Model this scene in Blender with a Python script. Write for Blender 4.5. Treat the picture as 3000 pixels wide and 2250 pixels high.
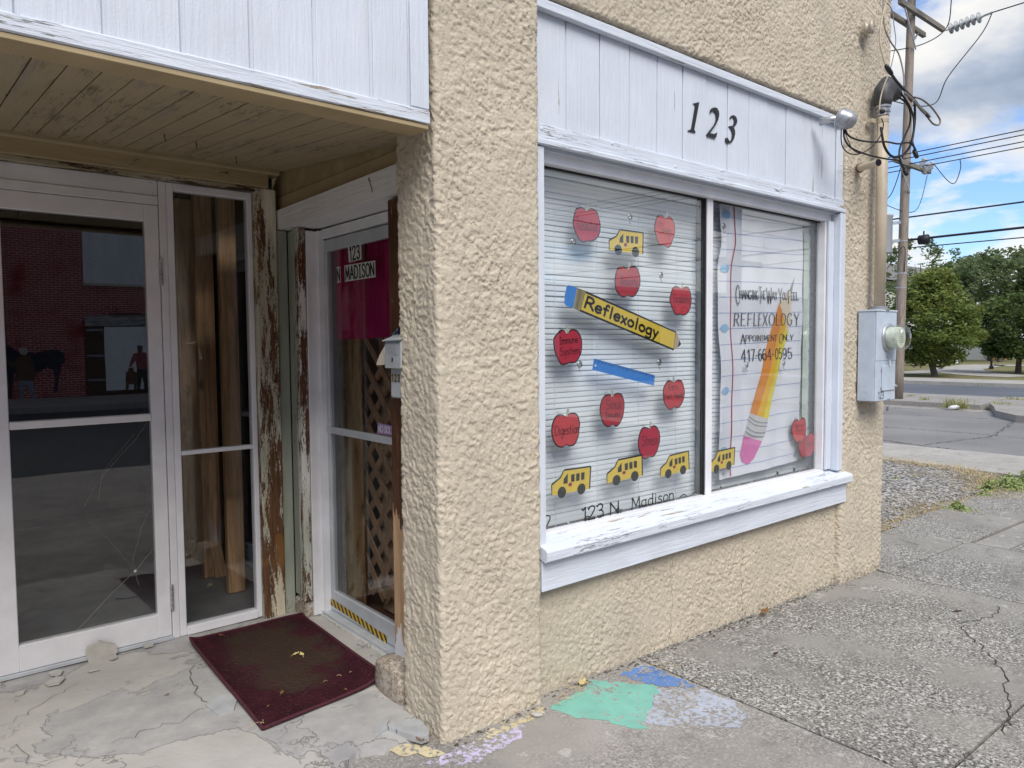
import bpy, bmesh, math, random
import numpy as np
from mathutils import Vector, Matrix
rad = math.radians
random.seed(7)
rng = np.random.default_rng(11)
S = bpy.context.scene
COL = S.collection
for _o in list(bpy.data.objects):
    bpy.data.objects.remove(_o)

# ------------------------------------------------------------------ camera
H = 1.45                                   # eye height above the entry slab (z = 0)
YAW, PITCH, ROLL, FPX = rad(39.763), rad(-3.091), rad(-0.455), 2142.48   # focal length in photo pixels
_f = np.array([math.sin(YAW)*math.cos(PITCH), math.cos(YAW)*math.cos(PITCH), math.sin(PITCH)])
_r = np.array([math.cos(YAW), -math.sin(YAW), 0.0])
_u = np.cross(_r, _f)
RT = math.cos(ROLL)*_r + math.sin(ROLL)*_u
UP = -math.sin(ROLL)*_r + math.cos(ROLL)*_u
FW = _f
cd = bpy.data.cameras.new('camera')
cam = bpy.data.objects.new('camera', cd)
COL.objects.link(cam)
cd.sensor_width = 36
cd.lens = FPX/3000*36
cd.clip_start = 0.05
cd.clip_end = 3000
cam.matrix_world = Matrix(((RT[0], UP[0], -FW[0], 0), (RT[1], UP[1], -FW[1], 0), (RT[2], UP[2], -FW[2], H), (0, 0, 0, 1)))
S.camera = cam

# ------------------------------------------------------------------ sky, sun, exposure
SUN_EL, SUN_AZ = rad(50), rad(206)         # azimuth measured from +Y towards +X: over the street, veiled by cloud
sun_dir = Vector((math.sin(SUN_AZ)*math.cos(SUN_EL), math.cos(SUN_AZ)*math.cos(SUN_EL), math.sin(SUN_EL)))
W = bpy.data.worlds.new('World')
S.world = W
W.use_nodes = True
wn = W.node_tree
wn.nodes.clear()
def wnode(t, **k):
    n = wn.nodes.new(t)
    for a, b in k.items():
        setattr(n, a, b)
    return n
def wl(a, b):
    wn.links.new(a, b)
sky = wnode('ShaderNodeTexSky', sky_type='NISHITA', sun_disc=False)
sky.sun_elevation = SUN_EL
sky.sun_rotation = SUN_AZ
sky.air_density = 1.0
sky.dust_density = 0.6
sky.ozone_density = 2.0
tc = wnode('ShaderNodeTexCoord')
sep = wnode('ShaderNodeSeparateXYZ')
wl(tc.outputs['Generated'], sep.inputs[0])
def wmath(op, a, b=None, clamp=False):
    n = wnode('ShaderNodeMath', operation=op, use_clamp=clamp)
    for i, x in enumerate((a, b)):
        if x is None:
            continue
        if isinstance(x, (int, float)):
            n.inputs[i].default_value = x
        else:
            wl(x, n.inputs[i])
    return n.outputs[0]
zz = wmath('ADD', wmath('MAXIMUM', sep.outputs[2], 0.0), 0.42)
px = wmath('DIVIDE', sep.outputs[0], zz)
py = wmath('DIVIDE', sep.outputs[1], zz)
pz = wmath('DIVIDE', wmath('MULTIPLY', sep.outputs[2], 2.1), zz)
CLX, CLY = 31.89, 5.55
def cloud_density(ox, oy, oz=0.0):
    c = wnode('ShaderNodeCombineXYZ')
    wl(wmath('ADD', px, CLX+ox), c.inputs[0])
    wl(wmath('ADD', py, CLY+oy), c.inputs[1])
    wl(wmath('ADD', pz, oz), c.inputs[2])
    out = []
    for sc, det, rough, dist in ((0.75, 2.0, .5, .1), (2.3, 9.0, .55, .12)):
        n = wnode('ShaderNodeTexNoise', noise_dimensions='3D')
        n.inputs['Scale'].default_value = sc
        n.inputs['Detail'].default_value = det
        n.inputs['Roughness'].default_value = rough
        n.inputs['Distortion'].default_value = dist
        wl(c.outputs[0], n.inputs['Vector'])
        out.append(n.outputs['Fac'])
    return wmath('ADD', wmath('MULTIPLY', out[0], .42), wmath('MULTIPLY', out[1], .58))
c0 = cloud_density(0, 0)
c1 = cloud_density(0.03*math.sin(SUN_AZ), 0.03*math.cos(SUN_AZ), 0.13)     # density a step towards the sun
def ramp(nodefac, stops):
    r = wnode('ShaderNodeValToRGB')
    e = r.color_ramp.elements
    e[0].position, e[0].color = stops[0]
    e[1].position, e[1].color = stops[-1]
    for p, c in stops[1:-1]:
        k = e.new(p)
        k.color = c
    wl(nodefac, r.inputs[0])
    return r.outputs[0]
cov = ramp(c0, [(0.468, (0, 0, 0, 1)), (0.490, (.6, .6, .6, 1)), (0.525, (1, 1, 1, 1))])
lit = wmath('ADD', wmath('MULTIPLY', wmath('SUBTRACT', c0, c1), 3.2), .5, clamp=True)
thick = wmath('ADD', wmath('MULTIPLY', wmath('SUBTRACT', 1.0, lit), .62), wmath('MULTIPLY', wmath('SUBTRACT', c0, .5), 2.2))
CL = 3.7
cc = ramp(thick, [(0.20, (1.12, 1.10, 1.05, 1)), (0.32, (.92, .93, .95, 1)), (0.44, (.52, .60, .74, 1)), (0.60, (.27, .35, .50, 1))])
cmul = wnode('ShaderNodeVectorMath', operation='SCALE')
wl(cc, cmul.inputs[0])
cmul.inputs['Scale'].default_value = CL
skc = wnode('ShaderNodeMix', data_type='RGBA', blend_type='MULTIPLY')
skc.inputs[0].default_value = 1.0
wl(sky.outputs[0], skc.inputs[6])
skc.inputs[7].default_value = (.56, .67, .82, 1)
mixc = wnode('ShaderNodeMix', data_type='RGBA')
wl(cov, mixc.inputs[0])
wl(skc.outputs[2], mixc.inputs[6])
wl(cmul.outputs[0], mixc.inputs[7])
bg = wnode('ShaderNodeBackground')
bg.inputs[1].default_value = 0.10
wl(mixc.outputs[2], bg.inputs[0])
wo = wnode('ShaderNodeOutputWorld')
wl(bg.outputs[0], wo.inputs[0])

sl = bpy.data.lights.new('sun', 'SUN')
sl.energy = 1.5
sl.angle = rad(36)
sl.color = (1.0, 0.95, 0.87)
so = bpy.data.objects.new('sun', sl)
COL.objects.link(so)
so.rotation_euler = sun_dir.to_track_quat('Z', 'Y').to_euler()

S.view_settings.view_transform = 'Standard'
S.view_settings.look = 'None'
S.view_settings.gamma = 1
S.view_settings.use_curve_mapping = False
S.view_settings.exposure = 1.32
S.render.engine = 'CYCLES'
S.cycles.max_bounces = 10
S.cycles.transparent_max_bounces = 24
S.cycles.use_denoising = True

# ------------------------------------------------------------------ photo pixel -> place in the scene
def ray(u, v):
    return RT*((u-1500)/FPX) - UP*((v-1125)/FPX) + FW
def gZ(u, v, z=0.0):
    d = ray(u, v)
    t = (z-H)/d[2]
    return (d[0]*t, d[1]*t, z)
def gY(u, v, y):
    d = ray(u, v)
    t = y/d[1]
    return (d[0]*t, y, d[2]*t+H)
def gX(u, v, x):
    d = ray(u, v)
    t = x/d[0]
    return (x, d[1]*t, d[2]*t+H)

# ------------------------------------------------------------------ objects
WL = {}
def link(o):
    COL.objects.link(o)
    return o
def tag(o, label=None, cat=None, group=None, kind=None):
    if label: o['label'] = label
    if cat: o['category'] = cat
    if group: o['group'] = group
    if kind: o['kind'] = kind
    return o
def empty(name, loc, label, cat, group=None):
    o = link(bpy.data.objects.new(name, None))
    o.empty_display_size = 0.1
    o.location = loc
    WL[o.name] = Vector(loc)
    return tag(o, label, cat, group)
def place(o, w, parent):
    WL[o.name] = Vector(w)
    if parent is not None:
        o.parent = parent
        o.location = Vector(w) - WL[parent.name]
    else:
        o.location = w
def inst(src, name, parent, offset):
    o = link(src.copy())
    o.name = name
    place(o, WL[src.name] + Vector(offset), parent)
    return o
class MB:
    def __init__(s):
        s.v, s.f = [], []
    def add(s, vs, fs):
        b = len(s.v)
        s.v += [tuple(map(float, p)) for p in vs]
        s.f += [[i+b for i in f] for f in fs]
        return s
    def poly(s, pts):
        return s.add(pts, [list(range(len(pts)))])
    def box(s, x0, y0, z0, x1, y1, z1, ch=0.0):
        if x0 > x1: x0, x1 = x1, x0
        if y0 > y1: y0, y1 = y1, y0
        if z0 > z1: z0, z1 = z1, z0
        c = min(ch, (x1-x0)*.45, (y1-y0)*.45, (z1-z0)*.45)
        if c <= 0:
            P = [(x, y, z) for z in (z0, z1) for y in (y0, y1) for x in (x0, x1)]
            return s.add(P, [(0, 2, 3, 1), (4, 5, 7, 6), (0, 1, 5, 4), (2, 6, 7, 3), (0, 4, 6, 2), (1, 3, 7, 5)])
        lo, hi = (x0, y0, z0), (x1, y1, z1)
        V, idx = [], {}
        for sx in (0, 1):
            for sy in (0, 1):
                for sz in (0, 1):
                    for ax in range(3):
                        p = []
                        for k, q in enumerate((sx, sy, sz)):
                            b = hi[k] if q else lo[k]
                            if k != ax:
                                b += -c if q else c
                            p.append(b)
                        idx[(sx, sy, sz, ax)] = len(V)
                        V.append(p)
        F = []
        for ax in range(3):
            for q in (0, 1):
                o = [a for a in range(3) if a != ax]
                f = []
                for a, b in ((0, 0), (1, 0), (1, 1), (0, 1)):
                    k = [0, 0, 0]; k[ax] = q; k[o[0]] = a; k[o[1]] = b
                    f.append(idx[(*k, ax)])
                F.append(f if (q == 1) != (ax == 1) else f[::-1])
        for ax in range(3):
            o = [a for a in range(3) if a != ax]
            for a in (0, 1):
                for b in (0, 1):
                    def kk(e, x):
                        k = [0, 0, 0]; k[ax] = e; k[o[0]] = a; k[o[1]] = b
                        return idx[(*k, x)]
                    F.append([kk(0, o[0]), kk(1, o[0]), kk(1, o[1]), kk(0, o[1])])
        for sx in (0, 1):
            for sy in (0, 1):
                for sz in (0, 1):
                    F.append([idx[(sx, sy, sz, a)] for a in range(3)])
        return s.add(V, F)
    def prism(s, pts, ext):
        n = len(pts)
        e = Vector(ext)
        a = [Vector(p) for p in pts]
        b = [p+e for p in a]
        return s.add(a+b, [list(range(n))[::-1], list(range(n, 2*n))] + [[i, (i+1) % n, n+(i+1) % n, n+i] for i in range(n)])
    def tube(s, pts, r, n=8, cap=True):
        pts = [Vector(p) for p in pts]
        m = len(pts)
        R = r if isinstance(r, (list, tuple)) else [r]*m
        V, F = [], []
        t0 = (pts[1]-pts[0]).normalized()
        a = t0.orthogonal().normalized()
        for i, p in enumerate(pts):
            t = (pts[min(i+1, m-1)]-pts[max(i-1, 0)])
            t = t.normalized() if t.length > 1e-9 else t0
            a = a - t*a.dot(t)
            a = a.normalized() if a.length > 1e-6 else t.orthogonal().normalized()
            b = t.cross(a)
            for k in range(n):
                w = 2*math.pi*k/n
                V.append(p + (a*math.cos(w)+b*math.sin(w))*R[i])
        for i in range(m-1):
            for k in range(n):
                F.append([i*n+k, i*n+(k+1) % n, (i+1)*n+(k+1) % n, (i+1)*n+k])
        if cap:
            F.append(list(range(n))[::-1])
            F.append([(m-1)*n+k for k in range(n)])
        return s.add(V, F)
    def lathe(s, base, axis, prof, n=20):
        """prof: (distance along axis, radius)"""
        base, axis = Vector(base), Vector(axis).normalized()
        return s.tube([base+axis*d for d, _ in prof], [max(r, 1e-4) for _, r in prof], n)
    def build(s, name, mat, parent=None, smooth=False, origin=None, fix=False):
        me = bpy.data.meshes.new(name)
        A = np.array(s.v, dtype=float)
        lo, hi = A.min(0), A.max(0)
        w = Vector(((lo[0]+hi[0])/2, (lo[1]+hi[1])/2, lo[2])) if origin is None else Vector(origin)
        me.from_pydata([tuple(p) for p in (A-np.array(w))], [], s.f)
        me.validate()
        if fix:
            bm = bmesh.new(); bm.from_mesh(me)
            bmesh.ops.recalc_face_normals(bm, faces=bm.faces)
            bm.to_mesh(me); bm.free()
        if smooth:
            me.polygons.foreach_set('use_smooth', [True]*len(me.polygons))
        if mat is not None:
            me.materials.append(mat)
        o = link(bpy.data.objects.new(name, me))
        place(o, w, parent)
        return o
def crom(pts, k=6, closed=False):
    P = [np.array(p, float) for p in pts]
    n = len(P)
    if n < 3 and not closed:
        return P
    out = []
    for i in range(n if closed else n-1):
        if closed:
            a, b, c, d = P[(i-1) % n], P[i], P[(i+1) % n], P[(i+2) % n]
        else:
            a, b, c, d = P[max(i-1, 0)], P[i], P[i+1], P[min(i+2, n-1)]
        for t in np.linspace(0, 1, k, endpoint=False):
            out.append(.5*((2*b)+(c-a)*t+(2*a-5*b+4*c-d)*t*t+(3*b-a-3*c+d)*t**3))
    if not closed:
        out.append(P[-1])
    return out

# ------------------------------------------------------------------ materials
class MT:
    def __init__(s, name):
        s.m = bpy.data.materials.new(name)
        s.m.use_nodes = True
        s.t = s.m.node_tree
        s.t.nodes.clear()
        s.out = s.t.nodes.new('ShaderNodeOutputMaterial')
        s.geo = None
    def n(s, t, **k):
        x = s.t.nodes.new(t)
        for a, b in k.items():
            setattr(x, a, b)
        return x
    def put(s, sock, val):
        if isinstance(val, bpy.types.NodeSocket):
            s.t.links.new(val, sock)
        elif val is not None:
            if hasattr(sock.default_value, '__len__'):
                v = tuple(val)
                if len(sock.default_value) == 4 and len(v) == 3:
                    v = v+(1,)
                sock.default_value = v
            else:
                sock.default_value = val
    def pos(s, scale=(1, 1, 1), off=(0, 0, 0), rot=(0, 0, 0)):
        if s.geo is None:
            s.geo = s.n('ShaderNodeNewGeometry')
        mp = s.n('ShaderNodeMapping')
        s.put(mp.inputs[0], s.geo.outputs['Position'])
        mp.inputs['Scale'].default_value = scale
        mp.inputs['Location'].default_value = off
        mp.inputs['Rotation'].default_value = rot
        return mp.outputs[0]
    def noise(s, vec, scale, detail=4, rough=.55, dist=0, out='Fac'):
        x = s.n('ShaderNodeTexNoise')
        s.put(x.inputs['Vector'], vec)
        x.inputs['Scale'].default_value = scale
        x.inputs['Detail'].default_value = detail
        x.inputs['Roughness'].default_value = rough
        x.inputs['Distortion'].default_value = dist
        return x.outputs[out]
    def voro(s, vec, scale, feat='F1', out='Distance', rand=1):
        x = s.n('ShaderNodeTexVoronoi', feature=feat)
        s.put(x.inputs['Vector'], vec)
        x.inputs['Scale'].default_value = scale
        x.inputs['Randomness'].default_value = rand
        return x.outputs[out]
    def step(s, fac, a, b):
        x = s.n('ShaderNodeMapRange', interpolation_type='SMOOTHSTEP')
        s.put(x.inputs[0], fac)
        x.inputs[1].default_value = a
        x.inputs[2].default_value = b
        return x.outputs[0]
    def ramp(s, fac, stops):
        r = s.n('ShaderNodeValToRGB')
        e = r.color_ramp.elements
        def c4(c): return tuple(c)+(1,) if len(c) == 3 else c
        e[0].position, e[0].color = stops[0][0], c4(stops[0][1])
        e[1].position, e[1].color = stops[-1][0], c4(stops[-1][1])
        for p, c in stops[1:-1]:
            k = e.new(p); k.color = c4(c)
        s.put(r.inputs[0], fac)
        return r.outputs[0]
    def mix(s, fac, a, b):
        x = s.n('ShaderNodeMix', data_type='RGBA')
        s.put(x.inputs[0], fac); s.put(x.inputs[6], a); s.put(x.inputs[7], b)
        return x.outputs[2]
    def mul(s, a, b):
        x = s.n('ShaderNodeMix', data_type='RGBA', blend_type='MULTIPLY')
        x.inputs[0].default_value = 1
        s.put(x.inputs[6], a); s.put(x.inputs[7], b)
        return x.outputs[2]
    def math(s, op, a, b=None):
        x = s.n('ShaderNodeMath', operation=op)
        s.put(x.inputs[0], a)
        if b is not None: s.put(x.inputs[1], b)
        return x.outputs[0]
    def bump(s, h, strength=.3, dist=.01, prev=None):
        x = s.n('ShaderNodeBump')
        s.put(x.inputs['Height'], h)
        x.inputs['Strength'].default_value = strength
        x.inputs['Distance'].default_value = dist
        if prev is not None: s.put(x.inputs['Normal'], prev)
        return x.outputs[0]
    def pbr(s, col, rough=.6, metal=0, spec=.5, normal=None, **k):
        p = s.n('ShaderNodeBsdfPrincipled')
        s.put(p.inputs['Base Color'], col)
        s.put(p.inputs['Roughness'], rough)
        s.put(p.inputs['Metallic'], metal)
        s.put(p.inputs['Specular IOR Level'], spec)
        if normal is not None: s.put(p.inputs['Normal'], normal)
        for a, b in k.items(): s.put(p.inputs[a], b)
        s.t.links.new(p.outputs[0], s.out.inputs[0])
        return s.m
def plain(name, col, rough=.6, metal=0, var=.12, scale=12, bump=.06, bscale=90, spec=.4, **k):
    """a plain surface with mottling and fine relief"""
    t = MT(name)
    p = t.pos()
    f = t.noise(p, scale, 5)
    c = t.ramp(f, [(.3, [x*(1-var) for x in col]), (.7, [min(1, x*(1+var)) for x in col])])
    r = t.math('ADD', t.math('MULTIPLY', t.noise(p, scale*2.3, 3), .16), rough-.08)
    nb = t.bump(t.noise(p, bscale, 3), bump, .004) if bump else None
    return t.pbr(c, r, metal, spec, nb, **k)
def glassmat(name, f0=.05, tint=(.93, .95, .95), dirt=0.0, dscale=30):
    t = MT(name)
    g = t.n('ShaderNodeNewGeometry'); t.geo = g
    d = t.n('ShaderNodeVectorMath', operation='DOT_PRODUCT')
    t.put(d.inputs[0], g.outputs['Incoming']); t.put(d.inputs[1], g.outputs['Normal'])
    c = t.math('ABSOLUTE', d.outputs['Value'])
    sch = t.math('POWER', t.math('SUBTRACT', 1.0, c), 5.0)
    fac = t.math('ADD', t.math('MULTIPLY', sch, 1-f0), f0)
    tr = t.n('ShaderNodeBsdfTransparent'); t.put(tr.inputs[0], tint)
    gl = t.n('ShaderNodeBsdfGlossy'); gl.inputs['Roughness'].default_value = 0.0
    wv = t.bump(t.noise(t.pos(), 1.6, 1), .05, .01)
    t.put(gl.inputs['Normal'], wv)
    m = t.n('ShaderNodeMixShader')
    t.put(m.inputs[0], fac); t.put(m.inputs[1], tr.outputs[0]); t.put(m.inputs[2], gl.outputs[0])
    last = m.outputs[0]
    if dirt:
        df = t.n('ShaderNodeBsdfDiffuse'); t.put(df.inputs[0], (.55, .55, .52))
        k = t.math('MULTIPLY', t.step(t.noise(t.pos((1, 1, .35)), dscale, 6, .65), .5, .85), dirt)
        m2 = t.n('ShaderNodeMixShader')
        t.put(m2.inputs[0], k); t.put(m2.inputs[1], last); t.put(m2.inputs[2], df.outputs[0])
        last = m2.outputs[0]
    t.t.links.new(last, t.out.inputs[0])
    return t.m

def stucco(name, base, fleck=.5, dark=(.13, .085, .05), cracks=()):
    t = MT(name)
    p = t.pos()
    c = t.ramp(t.noise(p, 3.2, 5), [(.3, [x*.90 for x in base]), (.7, [x*1.07 for x in base])])
    fl = t.math('MULTIPLY', t.step(t.noise(p, 95, 3, .6), .60, .70), fleck)
    patch = t.step(t.noise(p, 2.2, 3), .32, .62)
    c = t.mix(t.math('MULTIPLY', fl, patch), c, dark)
    c = t.mix(t.math('MULTIPLY', t.step(t.noise(p, 42, 2), .66, .72), .45), c, [x*1.12 for x in base])
    z = t.n('ShaderNodeSeparateXYZ'); t.put(z.inputs[0], t.geo.outputs['Position'])
    foot = t.math('SUBTRACT', t.noise(p, 48, 5, .7), t.math('MULTIPLY', t.math('ADD', z.outputs[2], .12), 1.1))
    c = t.mix(t.math('MULTIPLY', t.step(foot, .44, .60), .6), c, (.075, .065, .05))
    run = t.noise(t.pos((1, 1, .10)), 7, 5, .6)
    c = t.mix(t.math('MULTIPLY', t.step(run, .60, .78), .28), c, (.33, .26, .18))
    for x0, k in cracks:
        d = t.math('ADD', t.math('SUBTRACT', z.outputs[0], x0), t.math('MULTIPLY', t.math('SUBTRACT', t.noise(t.pos((.2, .2, 1)), 5+k, 5, .6), .5), .16))
        c = t.mix(t.math('MULTIPLY', t.math('SUBTRACT', 1.0, t.step(t.math('ABSOLUTE', d), .0008, .0024)), .75), c, (.08, .06, .045))
    b = t.bump(t.noise(p, 120, 5, .65), .75, .005)
    b = t.bump(t.math('MULTIPLY', fl, -1.0), .6, .006, b)
    return t.pbr(c, .85, 0, .2, b)
def white_board(name, axis='z', base=(.64, .69, .77), peel=.3, grime=(.46, .44, .42), gk=.34):
    t = MT(name)
    st = {'z': (9, 9, .55), 'x': (.55, 9, 9), 'y': (9, .55, 9)}[axis]
    p = t.pos(st)
    q = t.pos()
    c = t.ramp(t.noise(q, 4, 5), [(.3, [x*.93 for x in base]), (.72, [min(.86, x*1.04) for x in base])])
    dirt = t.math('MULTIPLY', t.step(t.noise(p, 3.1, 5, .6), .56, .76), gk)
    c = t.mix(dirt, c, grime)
    pe = t.step(t.noise(t.pos(tuple(.35*x for x in st)), 4.7, 6, .62), .705-.11*peel, .715-.11*peel)
    pe = t.math('MULTIPLY', pe, 1.0 if peel > 0 else 0.0)
    c = t.mix(pe, c, (.33, .28, .22))
    if peel > .5:
        ln = t.noise(t.pos(tuple(.5*x for x in st), (3, 1, 2)), 5.5, 5, .6, .3)
        ln = t.math('ABSOLUTE', t.math('SUBTRACT', ln, .5))
        ln = t.math('MULTIPLY', t.math('SUBTRACT', 1.0, t.step(ln, .004, .012)), t.step(t.noise(q, 2.2, 3), .45, .6))
        c = t.mix(t.math('MULTIPLY', ln, .8), c, (.10, .085, .07))
        pe = t.math('MAXIMUM', pe, ln)
    gr = t.noise(p, 6, 6, .65, .5)
    n1 = t.bump(gr, .45, .012)
    n2 = t.bump(t.noise(q, 130, 3), .18, .004, n1)
    n3 = t.bump(t.math('SUBTRACT', 1.0, pe), .5, .002, n2)
    return t.pbr(c, .55, 0, .35, n3)
def peeling(name, axis='z', wood=(.10, .050, .024), paints=((.62, .56, .44), (.40, .41, .34), (.74, .72, .66)), amount=.5, orange=0.0, seed=0):
    """several coats of cracked paint over dark wood"""
    t = MT(name)
    st = {'z': (1, 1, .28), 'x': (.28, 1, 1), 'y': (1, .28, 1)}[axis]
    p = t.pos(st, (seed, seed*.7, seed*.3))
    fine = t.pos({'z': (1, 1, .12), 'x': (.12, 1, 1), 'y': (1, .12, 1)}[axis], (seed*.2, 0, 0))
    w = t.ramp(t.noise(fine, 60, 6, .65), [(.3, [x*.55 for x in wood]), (.7, [x*1.5 for x in wood])])
    pc = t.ramp(t.noise(p, 5.5, 4), [(.36, paints[0]), (.5, paints[1]), (.62, paints[2])])
    pc = t.mul(pc, t.ramp(t.noise(fine, 35, 4), [(.3, (.82, .82, .80)), (.7, (1.05, 1.05, 1.05))]))
    n1 = t.noise(t.pos({'z': (1, 1, .15), 'x': (.15, 1, 1), 'y': (1, .15, 1)}[axis], (seed, 2, 1)), 22, 8, .74, .3)
    ck = t.voro(t.pos({'z': (1, 1, .5), 'x': (.5, 1, 1), 'y': (1, .5, 1)}[axis]), 75, 'DISTANCE_TO_EDGE')
    crack = t.math('MULTIPLY', t.math('SUBTRACT', 1.0, t.step(ck, .0, .10)), .035)
    big = t.noise(p, 2.6, 3)
    s = t.math('ADD', t.math('ADD', t.math('MULTIPLY', n1, .65), t.math('MULTIPLY', big, .35)), crack)
    a = .62-.22*amount
    bare = t.step(s, a, a+.025)
    if orange:
        ob = t.step(t.noise(t.pos((1, 1, .5), (seed+3, 1, 2)), 4.0, 2), .58, .60)
        w = t.mix(t.math('MULTIPLY', ob, orange), w, (.34, .16, .035))
    c = t.mix(bare, pc, w)
    nb = t.bump(t.math('SUBTRACT', 1.0, bare), .7, .003)
    nb = t.bump(t.noise(fine, 90, 5), .4, .004, nb)
    return t.pbr(c, t.math('ADD', t.math('MULTIPLY', bare, .1), .6), 0, .3, nb)
def timber(name, base, axis='z', scale=1.0):
    t = MT(name)
    st = {'z': (1, 1, .06), 'x': (.06, 1, 1), 'y': (1, .06, 1)}[axis]
    p = t.pos(st)
    g = t.noise(p, 45*scale, 6, .6, 1.2)
    c = t.ramp(g, [(.3, [x*.55 for x in base]), (.5, base), (.7, [min(1, x*1.3) for x in base])])
    kn = t.voro(t.pos({'z': (1, 1, .45), 'x': (.45, 1, 1), 'y': (1, .45, 1)}[axis]), 5.5*scale)
    c = t.mix(t.math('SUBTRACT', 1.0, t.step(kn, .05, .14)), c, [x*.25 for x in base])
    return t.pbr(c, .7, 0, .3, t.bump(g, .3, .004))
def concrete(name, base=(.36, .34, .31), speck=.55, sscale=95, dark=(.045, .043, .042), pale=(.58, .56, .52)):
    """cement with exposed pale and dark aggregate that comes and goes in patches"""
    t = MT(name)
    p = t.pos()
    c = t.ramp(t.noise(p, 1.7, 6, .6), [(.3, [x*.80 for x in base]), (.7, [x*1.12 for x in base])])
    st = t.step(t.noise(p, 1.25, 5, .62), .34, .56)
    n1 = t.noise(p, sscale, 4, .65)
    n2 = t.noise(t.pos((1, 1, 1), (5, 9, 1)), sscale*.75, 3, .6)
    c = t.mix(t.math('MULTIPLY', t.math('MULTIPLY', t.step(n1, .47, .56), st), speck), c, dark)
    c = t.mix(t.math('MULTIPLY', t.math('MULTIPLY', t.step(n2, .55, .61), st), speck), c, pale)
    c = t.mix(t.math('MULTIPLY', t.step(t.noise(p, 11, 5, .6), .60, .68), .42), c, pale)
    c = t.mix(t.math('MULTIPLY', t.step(t.noise(t.pos((1, 1, 1), (2, 2, 0)), 5.5, 6, .62), .55, .72), .55), c, [x*.45 for x in base])
    nb = t.bump(n1, .45*speck+.1, .006)
    return t.pbr(c, .88, 0, .25, nb), t
def concretem(*a, **k):
    return concrete(*a, **k)[0]

TAN = (.575, .51, .405)
m_stucco = stucco('tan_stucco', TAN, .35)
m_stucco_up = stucco('tan_stucco_dirty', (.56, .495, .395), .95)
m_stucco_lo = stucco('tan_stucco_low', (.55, .488, .385), .65, cracks=((2.92, 0), (3.55, 2)))
m_tan = plain('tan_paint', (.36, .285, .175), .6, var=.12, scale=5, bump=.12)
m_tan_up = plain('tan_trim_paint', (.40, .31, .18), .6, var=.1, scale=6, bump=.1)
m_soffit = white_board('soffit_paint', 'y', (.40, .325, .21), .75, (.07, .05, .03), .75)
m_white_z = white_board('white_plank_paint', 'z', peel=.24, gk=.20)
m_white_x = white_board('white_trim_paint', 'x', peel=.1)
m_white_fx = white_board('white_flaking_paint', 'x', peel=.9)
m_white_cz = white_board('white_casing_paint', 'z', peel=.1)
m_white_y = white_board('white_lintel_paint', 'y', (.76, .76, .76), .0)
m_alum = plain('aluminium', (.80, .80, .83), .40, .18, var=.08, scale=7, bump=.03, bscale=25)
m_alum_d = plain('grey_aluminium', (.54, .575, .61), .42, .25, var=.12, scale=7, bump=.04)
m_alum_w = plain('silver_painted_aluminium', (.80, .80, .84), .42, .08, var=.06, scale=6, bump=.04)
m_rubber = plain('black_gasket', (.012, .012, .012), .6)
m_steel = plain('galvanised_steel', (.50, .51, .53), .38, .7, var=.2, scale=20)
m_black = plain('black_paint', (.012, .012, .013), .35, var=.2)
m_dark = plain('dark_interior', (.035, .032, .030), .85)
m_brown_in = plain('brown_inner_wall', (.10, .055, .032), .9, var=.35, scale=30, bump=.8, bscale=40)
m_glass = glassmat('window_glass', .115, (.975, .985, .985), dirt=.015, dscale=14)
m_glass_d = glassmat('door_glass', .074, (.96, .965, .97), dirt=.012, dscale=9)
m_glass_s = glassmat('storm_glass', .045, (.92, .93, .94), dirt=.02, dscale=20)
# ================================================================== GROUND
def struct(o):
    return tag(o, kind='structure')
def gz(x, y=0):
    return -.045 - .03*(min(max(x, 2), 8)-2)
m_soil = plain('dry_soil', (.16, .13, .09), .95, var=.3, scale=3, bump=.4, bscale=12)
struct(MB().poly([(-900, -900, -.62), (900, -900, -.62), (900, 900, -.62), (-900, 900, -.62)]).build('ground', m_soil))
def asphalt(name, base, speck=.3):
    t = MT(name)
    p = t.pos()
    c = t.ramp(t.noise(p, .55, 5), [(.3, [x*.85 for x in base]), (.7, [x*1.15 for x in base])])
    c = t.mix(t.math('MULTIPLY', t.step(t.noise(p, 55, 3), .55, .66), speck), c, [min(1, x*1.9) for x in base])
    c = t.mix(t.math('MULTIPLY', t.step(t.noise(t.pos((2.2, .12, 1)), 2.2, 4), .56, .70), .45), c, [x*.72 for x in base])
    return t.pbr(c, .85, 0, .3, t.bump(t.noise(p, 80, 3), .35, .006))
m_asph = asphalt('worn_grey_asphalt', (.205, .20, .195))
m_asph_d = asphalt('dark_asphalt', (.105, .115, .135), .2)
m_asph_m = asphalt('street_asphalt', (.045, .05, .058), .15)
m_conc = concretem('exposed_aggregate_concrete', (.29, .277, .25), .84, 88)
m_conc_s = concretem('smooth_concrete', (.32, .30, .275), .4)
m_conc_l = concretem('pale_concrete', (.40, .38, .345), .22)
m_crack = plain('dark_joint', (.022, .02, .018), .95, var=.3)
def ribbon_ground(mbx, pl, w, zf, jit=.012):
    P = [np.array(p, float) for p in pl]
    Q = []
    for a, b in zip(P[:-1], P[1:]):
        n = max(2, int(np.linalg.norm(b-a)/.035))
        for t in np.linspace(0, 1, n, endpoint=False):
            Q.append(a+(b-a)*t+rng.normal(size=2)*jit)
    Q.append(P[-1])
    for i in range(len(Q)-1):
        d = Q[i+1]-Q[i]; d = d/(np.linalg.norm(d)+1e-9); nn = np.array([-d[1], d[0]])
        w0 = w*(.5+.9*rng.random()); w1 = w*(.5+.9*rng.random())
        a, b, c, e = Q[i]+nn*w0, Q[i]-nn*w0, Q[i+1]-nn*w1, Q[i+1]+nn*w1
        mbx.poly([(*q, zf(*q)) for q in (a, b, c, e)])
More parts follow.
